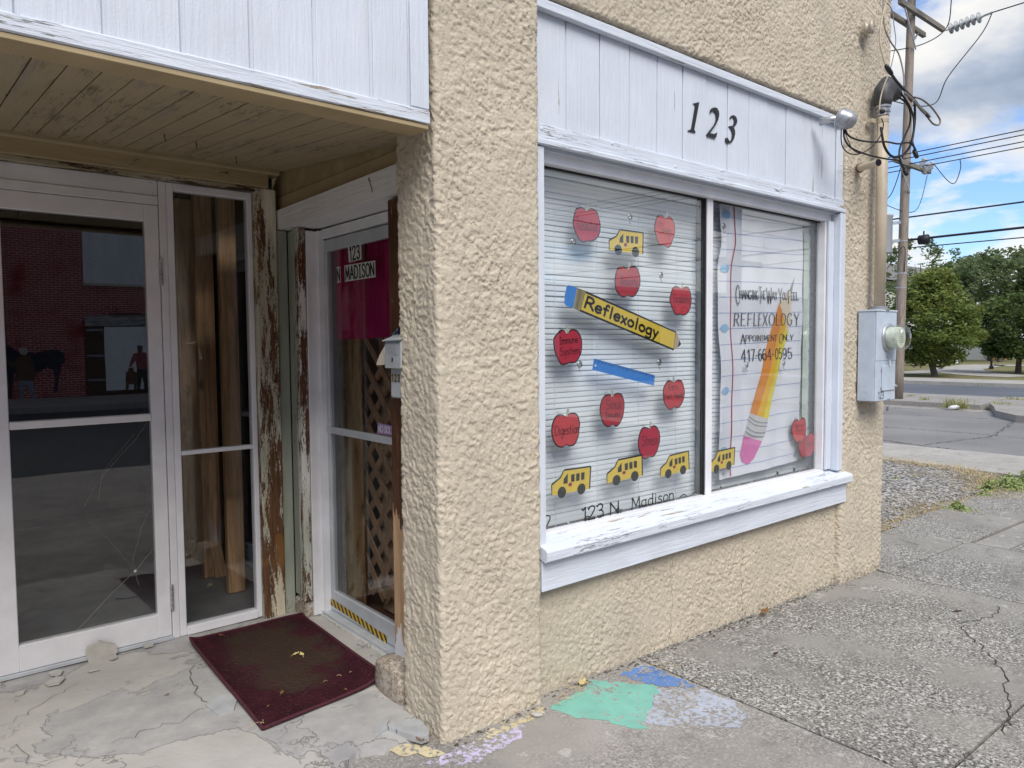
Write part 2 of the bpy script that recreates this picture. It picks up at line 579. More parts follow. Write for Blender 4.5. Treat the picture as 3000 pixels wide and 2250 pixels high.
def slab_strip(name, mat, poly, z, t=.25, parent=None):
    """a flat raised slab from a plan outline"""
    return MB().prism([(x, y, z-t) for x, y in poly], (0, 0, t)).build(name, mat, parent, fix=True)
# streets
struct(MB().poly([(-120, -15.5, -.30), (12.3, -15.5, -.30), (12.3, -2.6, -.30), (-120, -2.6, -.30)]).build('street', m_asph_m))
side_street = struct(MB().poly([(12.3, -120, -.30), (20.9, -120, -.30), (20.9, 160, -.30), (12.3, 160, -.30)]).build('side_street', m_asph))
struct(MB().poly([(24.3, -120, -.27), (31.2, -120, -.27), (31.2, 160, -.27), (24.3, 160, -.27)]).build('far_street', m_asph_d))
# kerbs, far pavements
far_pave = struct(slab_strip('far_pavement', m_conc_s, [(20.9, 6.6), (24.3, 6.9), (24.3, 120), (20.9, 120)], -.17))
struct(slab_strip('traffic_island', m_conc_s, [tuple(p) for p in ((18.6, 4.2), (18.15, 4.6), (18.3, 5.1), (19.2, 5.75), (20.4, 6.15), (21.4, 6.55), (24.3, 6.8), (24.3, -60), (17.9, -60), (18.1, -5))], -.15))
far_walk = struct(slab_strip('park_kerb', m_conc_l, [(31.2, -100), (34.0, -100), (34.0, 150), (31.2, 150)], -.13))
struct(slab_strip('opposite_pavement', m_conc_l, [(-120, -15.5), (12.0, -15.5), (12.0, -25), (-120, -25)], -.13))
# park ground with its winding path
def lawnmat():
    t = MT('dry_lawn')
    p = t.pos()
    c = t.ramp(t.noise(p, .45, 6, .62), [(.32, (.16, .135, .075)), (.5, (.205, .19, .095)), (.62, (.12, .15, .055))])
    c = t.mix(t.math('MULTIPLY', t.step(t.noise(p, 9, 5), .5, .65), .5), c, (.24, .17, .095))
    return t.pbr(c, .95, 0, .1, t.bump(t.noise(p, 14, 4), .6, .05))
m_lawn = lawnmat()
struct(MB().poly([(34.0, -120, -.17), (500, -120, -.17), (500, 400, -.17), (34.0, 400, -.17)]).build('park_lawn', m_lawn))
PZ = -.15
ctr = [gZ(u, v, PZ) for u, v in ((3010, 1103), (2900, 1098), (2828, 1090), (2800, 1082), (2840, 1075), (2900, 1069), (3010, 1072))]
pts = crom([c[:2] for c in ctr], 8)
mb = MB()
L, R = [], []
for i, p in enumerate(pts):
    d = pts[min(i+1, len(pts)-1)]-pts[max(i-1, 0)]
    d /= np.linalg.norm(d)+1e-9
    nrm = np.array([-d[1], d[0]])
    L.append(p+nrm*1.3); R.append(p-nrm*1.3)
for i in range(len(pts)-1):
    mb.poly([(*L[i], PZ), (*R[i], PZ), (*R[i+1], PZ), (*L[i+1], PZ)])
struct(mb.build('park_path', m_conc_l))
mb = MB()
ctr = [gZ(u, v, PZ+.004)[:2] for u, v in ((2822, 1083), (2760, 1084), (2700, 1089), (2620, 1095))]
pts = crom(ctr, 6)
for i in range(len(pts)-1):
    d = pts[i+1]-pts[i]; d /= np.linalg.norm(d); nrm = np.array([-d[1], d[0]])*.8
    mb.poly([(*(pts[i]+nrm), PZ+.004), (*(pts[i]-nrm), PZ+.004), (*(pts[i+1]-nrm), PZ+.004), (*(pts[i+1]+nrm), PZ+.004)])
struct(mb.build('park_side_path', m_conc_l))

for pl, w in (([(12.9, -6), (13.2, 2), (12.8, 4), (13.4, 6), (13.1, 12)], .009), ([(15.2, -4), (15.0, 3), (15.5, 5), (15.2, 9)], .006), ([(18.6, -2), (18.9, 4), (18.4, 7.5), (18.8, 12)], .008), ([(13.2, 5), (15.3, 4.6), (18.6, 5.2)], .005), ([(13.3, 8.2), (16, 8.6), (20.5, 8.1)], .005)):
    mb = MB()
    ribbon_ground(mb, pl, w, lambda x, y: -.297, .03)
    mb.build('crack', m_crack, side_street)
mb = MB()
mb.poly([(12.32, -30, -.2965), (12.95, -30, -.2965), (12.95, 60, -.2965), (12.32, 60, -.2965)])
mb.build('gutter', m_conc_l, side_street)
mb = MB()
mb.poly([(20.2, 6.4, -.2965), (20.88, 6.4, -.2965), (20.88, 60, -.2965), (20.2, 60, -.2965)])
mb.build('gutter', m_conc_s, side_street)
# near pavement: slabs on a dark bed
bed = MB()
nx = [-30, 2, 5, 8, 12.3]
for a, b in zip(nx[:-1], nx[1:]):
    bed.poly([(a, -2.45, gz(a)-.05), (b, -2.45, gz(b)-.05), (b, 9, gz(b)-.05), (a, 9, gz(a)-.05)])
pave = struct(bed.build('pavement', m_crack))
def slab(x0, x1, y0, y1, mat, name='slab', lift=0, tilt=0):
    xs = sorted({x0, x1, *[k for k in (2.0, 8.0) if x0 < k < x1]})
    m = MB()
    top = [(x, y0, gz(x)+lift) for x in xs]+[(x, y1, gz(x)+lift+tilt) for x in xs[::-1]]
    n = len(top)
    bot = [(x, y, z-.12) for x, y, z in top]
    fs = [[i, (i+1) % n, n+(i+1) % n, n+i][::-1] for i in range(n)]
    m.add(top+bot, fs)
    k = len(xs)
    for i in range(k-1):
        m.add([top[i], top[i+1], top[n-2-i], top[n-1-i]], [(0, 1, 2, 3)])
    return m.build(name, mat, pave)
J = .006
s0 = slab(-6, 2.655, .2, 2.32, m_conc_s)
slab(-6, 2.655, -2.4, .2-J*2, m_conc_s)
slab(2.655+2*J, 5.135, .95, 2.30, m_conc)
slab(2.655+2*J, 5.135, -2.4, .95-J*2, m_conc)
slab(5.135+2*J, 6.58, .9, 2.145, m_conc)
slab(5.135+2*J, 6.58, -2.4, .9-J*2, m_conc)
slab(6.58+2*J, 8.6, 1.86, 2.10, m_conc_s)
slab(6.58+2*J, 8.6, -.3, 1.86-2*J, m_conc)
slab(6.58+2*J, 8.6, -2.4, -.3-2*J, m_conc)
slab(8.6+2*J, 10.6, .5, 2.10, m_conc)
slab(8.6+2*J, 10.6, -2.4, .5-2*J, m_conc)
# strip ramping up to the gravel bed
slab(5.135+2*J, 6.5, 2.152, 2.66, m_conc, lift=.003, tilt=.035)
slab(6.5+J, 9.3, 2.13, 2.74, m_conc, lift=.003, tilt=.035)
slab(9.3+J, 10.6, 2.13, 2.6, m_conc_s, lift=.003, tilt=.01)
# walk along the side street
for a, b in ((-2.4, .7), (.7, 2.95), (2.95, 4.36), (4.36, 6.0), (6.0, 8.9)):
    slab(10.6+J, 12.28, a, b-.012, m_conc_l, lift=.004)
# gravel bed
def gravelmat():
    t = MT('gravel')
    p = t.pos()
    v = t.voro(p, 34, out='Color')
    sepn = t.n('ShaderNodeSeparateColor'); t.put(sepn.inputs[0], v)
    c = t.ramp(sepn.outputs[0], [(.1, (.075, .072, .068)), (.5, (.25, .235, .215)), (.9, (.50, .48, .45))])
    c = t.mix(t.step(t.noise(p, 1.5, 5), .52, .66), c, (.20, .165, .11))
    d = t.voro(p, 34)
    return t.pbr(c, .9, 0, .2, t.bump(d, 1.0, .02))
m_gravel = gravelmat()
gb = [(5.24, 2.66), (6.5, 2.70), (7.4, 2.76), (8.4, 2.72), (9.1, 2.62), (9.9, 2.80), (10.45, 3.35), (10.55, 4.0), (10.55, 8.9), (5.24, 8.9)]
mb = MB()
cz = gz(8)+.05
mb.add([(7.8, 5.2, cz+.03)]+[(x, y, gz(x)+.028) for x, y in gb], [[0, i+1, (i+1) % len(gb)+1] for i in range(len(gb))])
struct(mb.build('gravel_bed', m_gravel))
def near_bed(x, y):
    return gz(x)+.03
mb = MB()
for k in range(5200):
    x = 5.3+5.2*rng.random()**1.1
    y = 2.74+rng.random()**1.6*3.2
    if y < 2.8+max(0, x-9.2)*.6: continue
    s = .006+.013*rng.random()**2
    z = near_bed(x, y)+s*.3+.006
    q = rng.normal(size=(6, 3))*.22
    o = np.array([(1, 0, 0), (-1, 0, 0), (0, 1, 0), (0, -1, 0), (0, 0, .6), (0, 0, -.6)])+q
    mb.add([(x+a*s*1.2, y+b*s, z+c*s) for a, b, c in o], [(0, 2, 4), (2, 1, 4), (1, 3, 4), (3, 0, 4), (2, 0, 5), (1, 2, 5), (3, 1, 5), (0, 3, 5)])
tag(mb.build('gravel_stones', plain('pale_stone', (.30, .285, .26), .85, var=.55, scale=45), None), 'loose grey gravel lying in the bed beyond the shop corner', 'gravel', kind='stuff')
# cracks in the pavement
mb = MB()
zf = lambda x, y: gz(x)+.003
def gp(pl, z=-.09): return [gZ(u, v, z)[:2] for u, v in pl]
ribbon_ground(mb, gp([(2918, 1762), (2925, 1788), (2880, 1812), (2800, 1822), (2815, 1850), (2870, 1890), (2925, 1955), (2950, 2030), (2965, 2100), (2945, 2180)], -.115), .0022, zf)
mb.build('crack', m_crack, pave)
mb = MB()
ribbon_ground(mb, gp([(2640, 1588), (2672, 1600), (2695, 1608)], -.165), .003, lambda x, y: gz(x)+.03)
mb.build('crack', m_crack, pave)
# worn street-art paint on the slab
def wornpaint(name, col, wear=.5):
    m, t = concrete(name, (.32, .30, .275), .4)
    bs = [n for n in t.t.nodes if n.type == 'BSDF_PRINCIPLED'][0]
    src = bs.inputs['Base Color'].links[0].from_socket
    k = t.noise(t.pos((1, 1, 1), (1.7, 4, 0)), 48, 5, .7)
    k2 = t.noise(t.pos((1, 1, 1), (1.7, 4, 0)), 4, 3)
    k3 = t.noise(t.pos((1, .35, 1), (1, 2, 0), (0, 0, .5)), 30, 4, .65)
    k = t.math('ADD', t.math('ADD', t.math('MULTIPLY', k, .5), t.math('MULTIPLY', k3, .25)), t.math('MULTIPLY', k2, .25))
    a = .40+.18*wear
    c = t.mix(t.step(k, a, a+.03), src, t.ramp(t.noise(t.pos(), 9, 4), [(.3, [x*.88 for x in col]), (.7, [x*1.08 for x in col])]))
    t.put(bs.inputs['Base Color'], c)
    return m
def paintpatch(name, mat, px, z=-.055, lift=.001, jag=.010):
    P = [np.array(gZ(u, v, z)[:2]) for u, v in px]
    Q = []
    for a, b in zip(P, P[1:]+P[:1]):
        n = max(2, int(np.linalg.norm(b-a)/.03))
        for t in np.linspace(0, 1, n, endpoint=False):
            Q.append(a+(b-a)*t+rng.normal(size=2)*jag)
    o = MB().poly([(x, y, gz(x)+lift) for x, y in Q[::-1]]).build(name, mat, pave, fix=True)
    return o
paintpatch('painted_patch', wornpaint('teal_ground_paint', (.20, .46, .375), .18), [(1605, 2087), (1660, 2050), (1742, 1990), (1800, 1995), (1925, 2008), (1905, 2060), (1888, 2136), (1800, 2124), (1690, 2110)])
paintpatch('painted_patch', wornpaint('blue_ground_paint', (.11, .22, .48), .22), [(1812, 1978), (1870, 1952), (1905, 1946), (1945, 1962), (2052, 2011), (1930, 2006)], lift=.0011)
paintpatch('painted_patch', wornpaint('grey_blue_ground_paint', (.40, .43, .50), .42), [(1927, 2012), (2060, 2014), (2150, 2055), (2205, 2092), (2160, 2128), (2040, 2126), (1892, 2120), (1908, 2060)], lift=.0009)
paintpatch('painted_patch', wornpaint('lilac_ground_paint', (.52, .48, .66), .55), [(1230, 2249), (1300, 2222), (1370, 2190), (1500, 2122), (1545, 2128), (1520, 2170), (1440, 2215), (1410, 2249)], lift=.0008)
paintpatch('painted_patch', wornpaint('cream_ground_paint', (.58, .50, .30), .5), [(1370, 2178), (1490, 2115), (1590, 2076), (1605, 2092), (1540, 2124), (1420, 2178)], lift=.0011, jag=.002)
paintpatch('painted_patch', wornpaint('cream_ground_paint_two', (.58, .50, .32), .45), [(1130, 2210), (1160, 2192), (1220, 2190), (1290, 2205), (1280, 2225), (1190, 2232)], lift=.003)

# entry slab of the recess
def entrymat():
    t = MT('entry_floor')
    p = t.pos()
    wp = t.n('ShaderNodeVectorMath', operation='ADD')
    sc = t.n('ShaderNodeVectorMath', operation='SCALE')
    t.put(sc.inputs[0], t.noise(p, 3.5, 5, .6, out='Color')); sc.inputs['Scale'].default_value = .55
    t.put(wp.inputs[0], p); t.put(wp.inputs[1], sc.outputs[0])
    big = t.noise(t.pos((1, 1, 1), (4, 1.3, 0)), 1.5, 6, .6, .6)
    c = t.ramp(t.noise(p, 3, 6, .6), [(.3, (.37, .355, .33)), (.7, (.47, .455, .425))])
    worn = t.step(big, .50, .515)
    c2 = t.ramp(t.noise(p, 7, 6, .65), [(.3, (.27, .27, .28)), (.55, (.36, .355, .35)), (.7, (.43, .42, .42))])
    c = t.mix(t.math('MULTIPLY', worn, .85), c, c2)
    edge = t.math('MULTIPLY', t.step(big, .492, .503), t.math('SUBTRACT', 1.0, t.step(big, .508, .516)))
    c = t.mix(t.math('MULTIPLY', edge, .5), c, (.20, .19, .18))
    c = t.mix(t.math('MULTIPLY', t.step(t.noise(p, 2.1, 4), .60, .74), .5), c, (.25, .25, .28))
    vd = t.voro(wp.outputs[0], 2.3, 'DISTANCE_TO_EDGE')
    gap = t.math('SUBTRACT', 1.0, t.step(vd, .002, .012))
    gap = t.math('MULTIPLY', gap, t.step(t.noise(p, 2.0, 2), .48, .6))
    c = t.mix(t.math('MULTIPLY', gap, .6), c, (.11, .10, .10))
    h = t.math('SUBTRACT', t.math('SUBTRACT', t.noise(p, 5, 6, .6), t.math('MULTIPLY', worn, .22)), t.math('MULTIPLY', gap, .3))
    nb = t.bump(h, .55, .018)
    return t.pbr(c, .75, 0, .3, t.bump(t.noise(p, 60, 4), .15, .004, nb))
m_entry = entrymat()
mb = MB()
NX, NY = 120, 90
ex0, ex1 = -1.6, 1.76
def edge_y(x):
    return 2.30+.028*math.sin(x*5.1+1)+.016*math.sin(x*17)+.010*math.sin(x*41+2)
V = []
for i in range(NX+1):
    x = ex0+(ex1-ex0)*i/NX
    y0 = edge_y(x)
    for j in range(NY+1):
        f = j/NY
        y = y0+(3.95-y0)*f
        z = -.004-.020*max(0, (2.75-y)/.45)**1.5
        z += .002*math.sin(x*7.3+y*5)+.0015*math.sin(x*23-y*17)
        V.append((x, y, z))
mb.add(V, [[i*(NY+1)+j, (i+1)*(NY+1)+j, (i+1)*(NY+1)+j+1, i*(NY+1)+j+1] for i in range(NX) for j in range(NY)])
for i in range(NX):                          # broken front lip
    a, b = V[i*(NY+1)], V[(i+1)*(NY+1)]
    mb.poly([a, (a[0], a[1]-.012, a[2]-.05), (b[0], b[1]-.012, b[2]-.05), b])
entry = struct(mb.build('entry_floor', m_entry, smooth=True))
# filler strip of pavement between lip and slab
slab(-6, 1.52, 2.321, 2.37, m_conc_s)
# cracks in the entry floor
mb = MB()
ribbon_ground(mb, gp([(572, 1940), (560, 1985), (565, 2020), (590, 2055), (640, 2063)], 0), .0013, lambda x, y: .0015)
ribbon_ground(mb, gp([(300, 2190), (420, 2145), (520, 2110), (590, 2080), (625, 2068)], 0), .0007, lambda x, y: .0015)
ribbon_ground(mb, gp([(0, 2128), (60, 2105), (90, 2085), (230, 2000)], 0), .0007, lambda x, y: .0015)
ribbon_ground(mb, gp([(95, 2245), (85, 2210), (60, 2185), (30, 2195)], 0), .0010, lambda x, y: .0015)
mb.build('crack', m_crack, entry)

# ================================================================== THE SHOP
shop = empty('shop_building', (3.0, 2.3, 0), 'tan stucco shop with white window panels and a recessed glass entrance', 'building')
# numpy noise for the stucco relief
def vnoise(x, y, seed):
    xi, yi = np.floor(x).astype(np.int64), np.floor(y).astype(np.int64)
    xf, yf = x-xi, y-yi
    u = xf*xf*xf*(xf*(xf*6-15)+10); w = yf*yf*yf*(yf*(yf*6-15)+10)
    def h(a, b):
        n = (a*374761393+b*668265263+seed*1442695041) & 0x7fffffff
        n = ((n ^ (n >> 13))*1274126177) & 0x7fffffff
        n = n ^ (n >> 16)
        return (n & 0xffff)/65535.0
    return (h(xi, yi)*(1-u)+h(xi+1, yi)*u)*(1-w)+(h(xi, yi+1)*(1-u)+h(xi+1, yi+1)*u)*w
def fbm(x, y, f, seed, oct=3, g=.5):
    s, a, t = 0, 1, 0
    for k in range(oct):
        s = s+a*vnoise(x*f+31*k, y*f+17*k, seed+k); t += a
        f *= 2.05; a *= g
    return s/t
def relief(s, z, seed, amp, f):
    wx = fbm(s, z, f*.45, seed+50, 2)-.5
    wz = fbm(s, z, f*.45, seed+60, 2)-.5
    a = s+wx*1.5/f; b = z+wz*1.5/f
    n1 = fbm(a+b*.35, b*.85, f, seed, 3, .45)
    l1 = np.clip((n1-.37)/.24, 0, 1)
    l1 = l1*l1*(3-2*l1)
    n2 = 1-np.abs(fbm(a, b, f*2.3, seed+9, 2)*2-1)
    big = fbm(s, z, f*.16, seed+4, 2)-.5
    tr = .5+1.0*fbm(s+5, z, 4.3, seed+33, 2)
    return amp*tr*(.8*l1-.4+.62*(n2-.6)+.6*big+.30*(fbm(s, z, f*5.2, seed+77, 2)-.5))
def stucco_strip(name, profile, frame, length, step, mat, seed, amp, f, rough_end=None):
    """profile: 2-D polyline with rounded corners; frame(p2, t) -> 3-D; extruded along t in [0, length]"""
    P = [np.array(p, float) for p in profile]
    D = []
    for i, p in enumerate(P):                      # round the arrises
        if i in (0, len(P)-1):
            D.append(p); continue
        a = (P[i-1]-p); b = (P[i+1]-p)
        la, lb = np.linalg.norm(a), np.linalg.norm(b)
        r = min(.022, la*.4, lb*.4)
        A, B = p+a/la*r, p+b/lb*r
        for t in np.linspace(0, 1, 6):
            D.append((1-t)**2*A+2*t*(1-t)*p+t*t*B)
    Q = [D[0]]
    for a, b in zip(D[:-1], D[1:]):
        n = max(1, int(round(np.linalg.norm(b-a)/step)))
        for k in range(1, n+1):
            Q.append(a+(b-a)*k/n)
    Q = np.array(Q)
    T = np.gradient(Q, axis=0)
    T = T/np.linalg.norm(T, axis=1)[:, None]
    N = np.stack([T[:, 1], -T[:, 0]], 1)
    s = np.concatenate([[0], np.cumsum(np.linalg.norm(np.diff(Q, axis=0), axis=1))])
    m = max(2, int(length/step))
    t = np.linspace(0, length, m)
    SS, TT = np.meshgrid(s, t, indexing='ij')
    d = relief(SS+seed*3.7, TT, seed, amp, f)
    PX = Q[:, 0][:, None]+N[:, 0][:, None]*d
    PY = Q[:, 1][:, None]+N[:, 1][:, None]*d
    if rough_end is not None:
        TT = TT + rough_end(SS, TT)
    X, Y, Z = frame(PX, PY, TT)
    V = np.stack([X, Y, Z], -1).reshape(-1, 3)
    a, b = len(s), m
    I, Jx = np.meshgrid(np.arange(a-1), np.arange(b-1), indexing='ij')
    k = (I*b+Jx).ravel()
    F = np.stack([k, k+b, k+b+1, k+1], 1)
    me = bpy.data.meshes.new(name)
    lo, hi = V.min(0), V.max(0)
    w = np.array([(lo[0]+hi[0])/2, (lo[1]+hi[1])/2, lo[2]])
    V = V-w
    me.vertices.add(len(V)); me.vertices.foreach_set('co', V.ravel())
    me.loops.add(F.size); me.loops.foreach_set('vertex_index', F.ravel().astype(np.int32))
    me.polygons.add(len(F)); me.polygons.foreach_set('loop_start', np.arange(0, F.size, 4, dtype=np.int32))
    me.polygons.foreach_set('use_smooth', np.ones(len(F), bool))
    me.update(); me.validate()
    me.materials.append(mat)
    o = link(bpy.data.objects.new(name, me))
    place(o, w, shop)
    return o
TOPZ = 4.3
vert = lambda z0: (lambda px, py, t: (px, py, t+z0))
PF = 2.215                                            # pillar front
def ragged(ss, tt):
    e = np.clip(1-tt/.05, 0, 1)
    return e*(.03*(fbm(ss, ss*0+3, 14, 5, 3)-.5))
stucco_strip('pillar', [(1.60, 2.52), (1.50, 2.50), (1.495, PF), (1.995, PF), (1.995, 2.31)], vert(-.062), TOPZ+.062, .0044, m_stucco, 1, .0056, 68, ragged)
stucco_strip('lower_wall', [(1.98, 2.275), (4.66, 2.275)], vert(-.14), .68, .0048, m_stucco_lo, 2, .0055, 74, ragged)
stucco_strip('corner_pier', [(4.60, 2.32), (4.62, 2.235), (5.215, 2.235), (5.215, 2.6)], vert(-.16), TOPZ+.16, .0056, m_stucco_up, 3, .0062, 72, ragged)
stucco_strip('upper_wall', [(PF+.004, TOPZ), (PF+.004, 2.846), (2.31, 2.852)], lambda a, b, t: (t+1.985, a, b), 2.66, .0052, m_stucco_up, 4, .0056, 82)
# plain masonry that the eye does not reach
mb = MB()
mb.box(5.0, 2.6, -.3, 5.205, 12, TOPZ)
mb.box(-6, 12, -.3, 5.205, 12.2, TOPZ)
mb.box(-6, 2.24, TOPZ-.06, 5.21, 12.2, TOPZ+.05)
mb.box(-6.2, 2.24, -.3, -6, 12.2, TOPZ)
mb.box(-6, 2.24, -.3, -1.6, 3.9, 2.2)
mb.build('masonry', m_stucco_up, shop)
# white panel over the window: boards, cap, band
pl = [2.021, 2.186, 2.393, 2.588, 2.785, 2.976, 3.174, 3.357, 3.555, 3.74, 3.932, 4.117, 4.315, 4.515]
hp = MB().box(2.0, 2.264, 2.25, 4.62, 2.31, 2.84).build('header_panel', m_white_z, shop)
for i, (a, b) in enumerate(zip(pl[:-1], pl[1:])):
    dz = .0015*math.sin(i*2.3)
    MB().box(a+(.006 if i in (1, 5) else .0022), 2.258+dz, 2.33, b-.0022, 2.2635, 2.80, .0025).build('plank', m_white_z, hp)
MB().box(4.518, 2.25, 2.26, 4.60, 2.2635, 2.81, .004).build('plank', m_white_z, hp)
MB().box(1.998, 2.228, 2.796, 4.565, 2.2575, 2.838, .004).build('header_cap', m_white_x, shop)
MB().box(1.998, 2.240, 2.262, 4.60, 2.2575, 2.345, .003).build('header_band', m_white_fx, shop)
for (x, z) in ((2.03, 2.325), (2.45, 2.335), (2.9, 2.30), (3.28, 2.335), (3.85, 2.32), (4.2, 2.30), (4.45, 2.33)):
    MB().lathe((x, 2.2405, z), (0, -1, 0), [(0, .009), (.002, .008), (.004, .003)], 10).build('nail_head', m_white_x, shop)
MB().box(1.998, 2.224, 2.258, 4.60, 2.2395, 2.282, .004).build('header_drip', m_white_fx, shop)
# window
YG = 2.335
ZT, ZB = 2.205, .635
win = MB()
win.box(2.03, 2.285, 2.205, 4.53, 2.345, 2.26, .003)          # head
win.box(2.03, 2.290, .60, 4.53, 2.345, .640, .003)           # foot
win.box(4.462, 2.288, .6405, 4.50, 2.345, 2.2045, .003)
win.box(2.03, 2.29, .6405, 2.075, 2.345, 2.2045, .003)
window = win.build('shop_window', m_alum, shop)
MB().box(4.475, 2.268, .6405, 4.535, 2.2845, 2.2045, .003).build('frame', m_white_cz, window)
MB().box(4.537, 2.225, .63, 4.60, 2.30, 2.2545, .006).build('casing', m_white_cz, window)
MB().box(1.999, 2.236, .60, 2.043, 2.283, 2.2545, .004).build('casing', m_white_cz, window)
MB().box(3.252, 2.319, .6405, 3.262, 2.344, 2.2045).build('gasket', m_rubber, window)
MB().box(3.2625, 2.310, .6405, 3.312, 2.344, 2.2045, .003).build('mullion', m_alum_w, window)
MB().box(3.3125, 2.325, .6405, 3.318, 2.344, 2.2045).build('gasket', m_rubber, window)
MB().box(2.07, 2.322, 2.196, 4.465, 2.3285, 2.2045).build('gasket', m_rubber, window)
MB().box(2.0755, 2.332, .6405, 3.2515, 2.337, 2.2045).build('pane', m_glass, window)
MB().box(3.3185, 2.332, .6405, 4.4615, 2.337, 2.2045).build('pane', m_glass, window)
# sill and apron
mb = MB()
x0, x1 = 2.0, 4.665
prof = [(2.2895, .628), (2.2895, .575), (2.196, .548), (2.186, .556), (2.186, .592), (2.194, .602)]
n = len(prof)
mb.add([(x, y, z) for x in (x0, x1) for y, z in prof], [list(range(n)), list(range(n, 2*n))[::-1]]+[[i, n+i, n+(i+1) % n, (i+1) % n] for i in range(n)])
sill = mb.build('window_sill', m_white_fx, shop, fix=True)
MB().box(2.004, 2.222, .418, 4.655, 2.265, .552, .003).build('sill_apron', m_white_x, shop)
# fascia over the recess
FY = 2.20
fas = [-.36, -.16, .04, .25, .444, .639, .833, 1.034, 1.233, 1.381]
fp = MB().box(-3.2, FY+.006, 2.23, 1.462, FY+.05, 3.6).build('fascia_panel', m_white_z, shop)
for i, (a, b) in enumerate(zip([-.56]+fas[:-1], fas)):
    MB().box(a+.008, FY-.001+.001*math.sin(i*1.9), 2.262, b-.006, FY+.0055, 3.6, .003).build('plank', m_white_z, fp)
MB().box(1.385, FY-.006, 2.275, 1.459, FY+.0055, 3.6, .003).build('fascia_stile', m_white_cz, shop)
MB().box(-3.2, FY-.010, 2.224, 1.460, FY+.0055, 2.272, .004).build('fascia_trim', m_white_fx, shop)
MB().box(-3.2, FY-.004, 2.207, 1.455, FY+.10, 2.223, .002).build('fascia_soffit_board', m_tan_up, shop)
# soffit boards, rising gently inwards
sb = MB()
sb.add([(-3.2, FY+.09, 2.262), (1.60, FY+.09, 2.262), (1.60, 3.84, 2.402), (-3.2, 3.84, 2.402)], [(0, 1, 2, 3)])
soffit = sb.build('soffit', m_dark, shop)
ang = math.atan2(.14, 1.55)
x = -1.5
while x < 1.58:
    w = .086
    a, b = x+.0022, min(x+w-.0022, 1.578)
    dz = rng.normal()*.0009
    m = MB()
    P = []
    for (y, z) in ((FY+.101, 2.238), (3.80, 2.372)):
        for xx in (a, b):
            P.append((xx, y, z+dz))
    m.add(P+[(p[0], p[1], p[2]+.018) for p in P], [(0, 2, 3, 1), (4, 5, 7, 6), (0, 1, 5, 4), (2, 6, 7, 3), (0, 4, 6, 2), (1, 3, 7, 5)])
    m.build('plank', m_soffit, soffit, fix=True)
    x += w
for xx, yy in ((.30, 3.0), (.86, 3.25), (1.0, 3.3), (1.22, 3.45)):
    MB().tube([(xx, yy, 2.33), (xx+.004, yy, 2.295)], .002, 5).build('nail', m_dark, soffit)
# beam over the shopfront
m_beam = peeling('peeling_tan_beam', 'x', (.055, .03, .018), ((.42, .33, .19), (.40, .31, .18), (.45, .36, .22)), .27, 0, 1.3)
MB().box(-3.2, 3.78, 2.276, 1.505, 3.86, 2.35, .004).build('beam', m_beam, shop)
MB().box(-3.2, 3.77, 2.345, 1.57, 3.87, 2.39, .01).build('cove_moulding', m_tan, shop)
MB().box(-3.2, 3.795, 2.252, 1.44, 3.86, 2.2755, .002).build('beam_strip', peeling('rotten_strip', 'x', (.07, .04, .022), ((.40, .32, .20), (.34, .30, .2), (.5, .45, .36)), .55, 0, 4.1), shop)
# shopfront frame in aluminium
YD = 3.84
ff = MB()
ff.box(-3.0, YD-.005, 2.178, .9755, YD+.045, 2.2515, .002)        # transom plate
ff.box(-3.0, YD-.012, 2.1345, .9755, YD+.045, 2.1775, .003)       # head
ff.box(.978, YD-.012, .0, 1.012, YD+.045, 2.2515, .003)           # jamb
frame = ff.build('shopfront_frame', m_alum, shop)
for q in ((.945, 2.238), (.955, 2.19), (.82, 2.182)):
    MB().lathe((q[0], YD-.0055, q[1]), (0, -1, 0), [(0, .0035), (.002, .003)], 8).build('screw', m_steel, frame)
MB().box(-3.0, YD-.02, .0, .98, YD+.05, .018, .002).build('threshold', m_alum_d, shop)
sd = MB()
sd.box(1.013, YD-.008, .0, 1.046, YD+.045, 2.2505, .003)
sd.box(1.0465, YD-.008, 2.214, 1.4055, YD+.045, 2.2505, .003)
sd.box(1.0465, YD-.015, .0, 1.4055, YD+.045, .043, .003)
sd.box(1.406, YD-.008, .0, 1.432, YD+.045, 2.2505, .003)
side = sd.build('sidelight', m_alum_w, shop)
MB().box(1.0468, YD+.012, .0435, 1.4052, YD+.017, 2.2135).build('pane', m_glass_d, side)
MB().box(1.0468, YD-.004, .911, 1.4052, YD+.035, .932, .002).build('glazing_bar', m_alum_w, side)
# the glass door
dr = MB()
D0, D1 = .268, .9745
dr.box(D0, YD-.012, .02, D0+.075, YD+.032, 2.132, .003)
dr.box(.912, YD-.012, .02, D1, YD+.032, 2.132, .003)
dr.box(D0+.0752, YD-.012, 2.052, .9118, YD+.032, 2.132, .003)
dr.box(D0+.0752, YD-.012, .02, .9118, YD+.032, .138, .003)
door = dr.build('glass_door', m_alum, shop)
MB().box(D0+.0755, YD+.006, .1385, .9115, YD+.012, 2.0515).build('pane', m_glass_d, door)
MB().box(D0+.0755, YD-.022, 1.096, .9115, YD+.005, 1.131, .004).build('push_bar', plain('bright_white_metal', (.80, .80, .80), .35, .1, var=.04), door)
for zz_ in (1.80, .20):
    hb = MB()
    for k in range(5):
        hb.lathe((.9765, YD-.020, zz_-.05+k*.026), (0, 0, 1), [(0, .0075), (.001, .0085), (.0225, .0085), (.0235, .0075)], 12)
    hb.build('hinge', m_steel, door)
mb = MB()
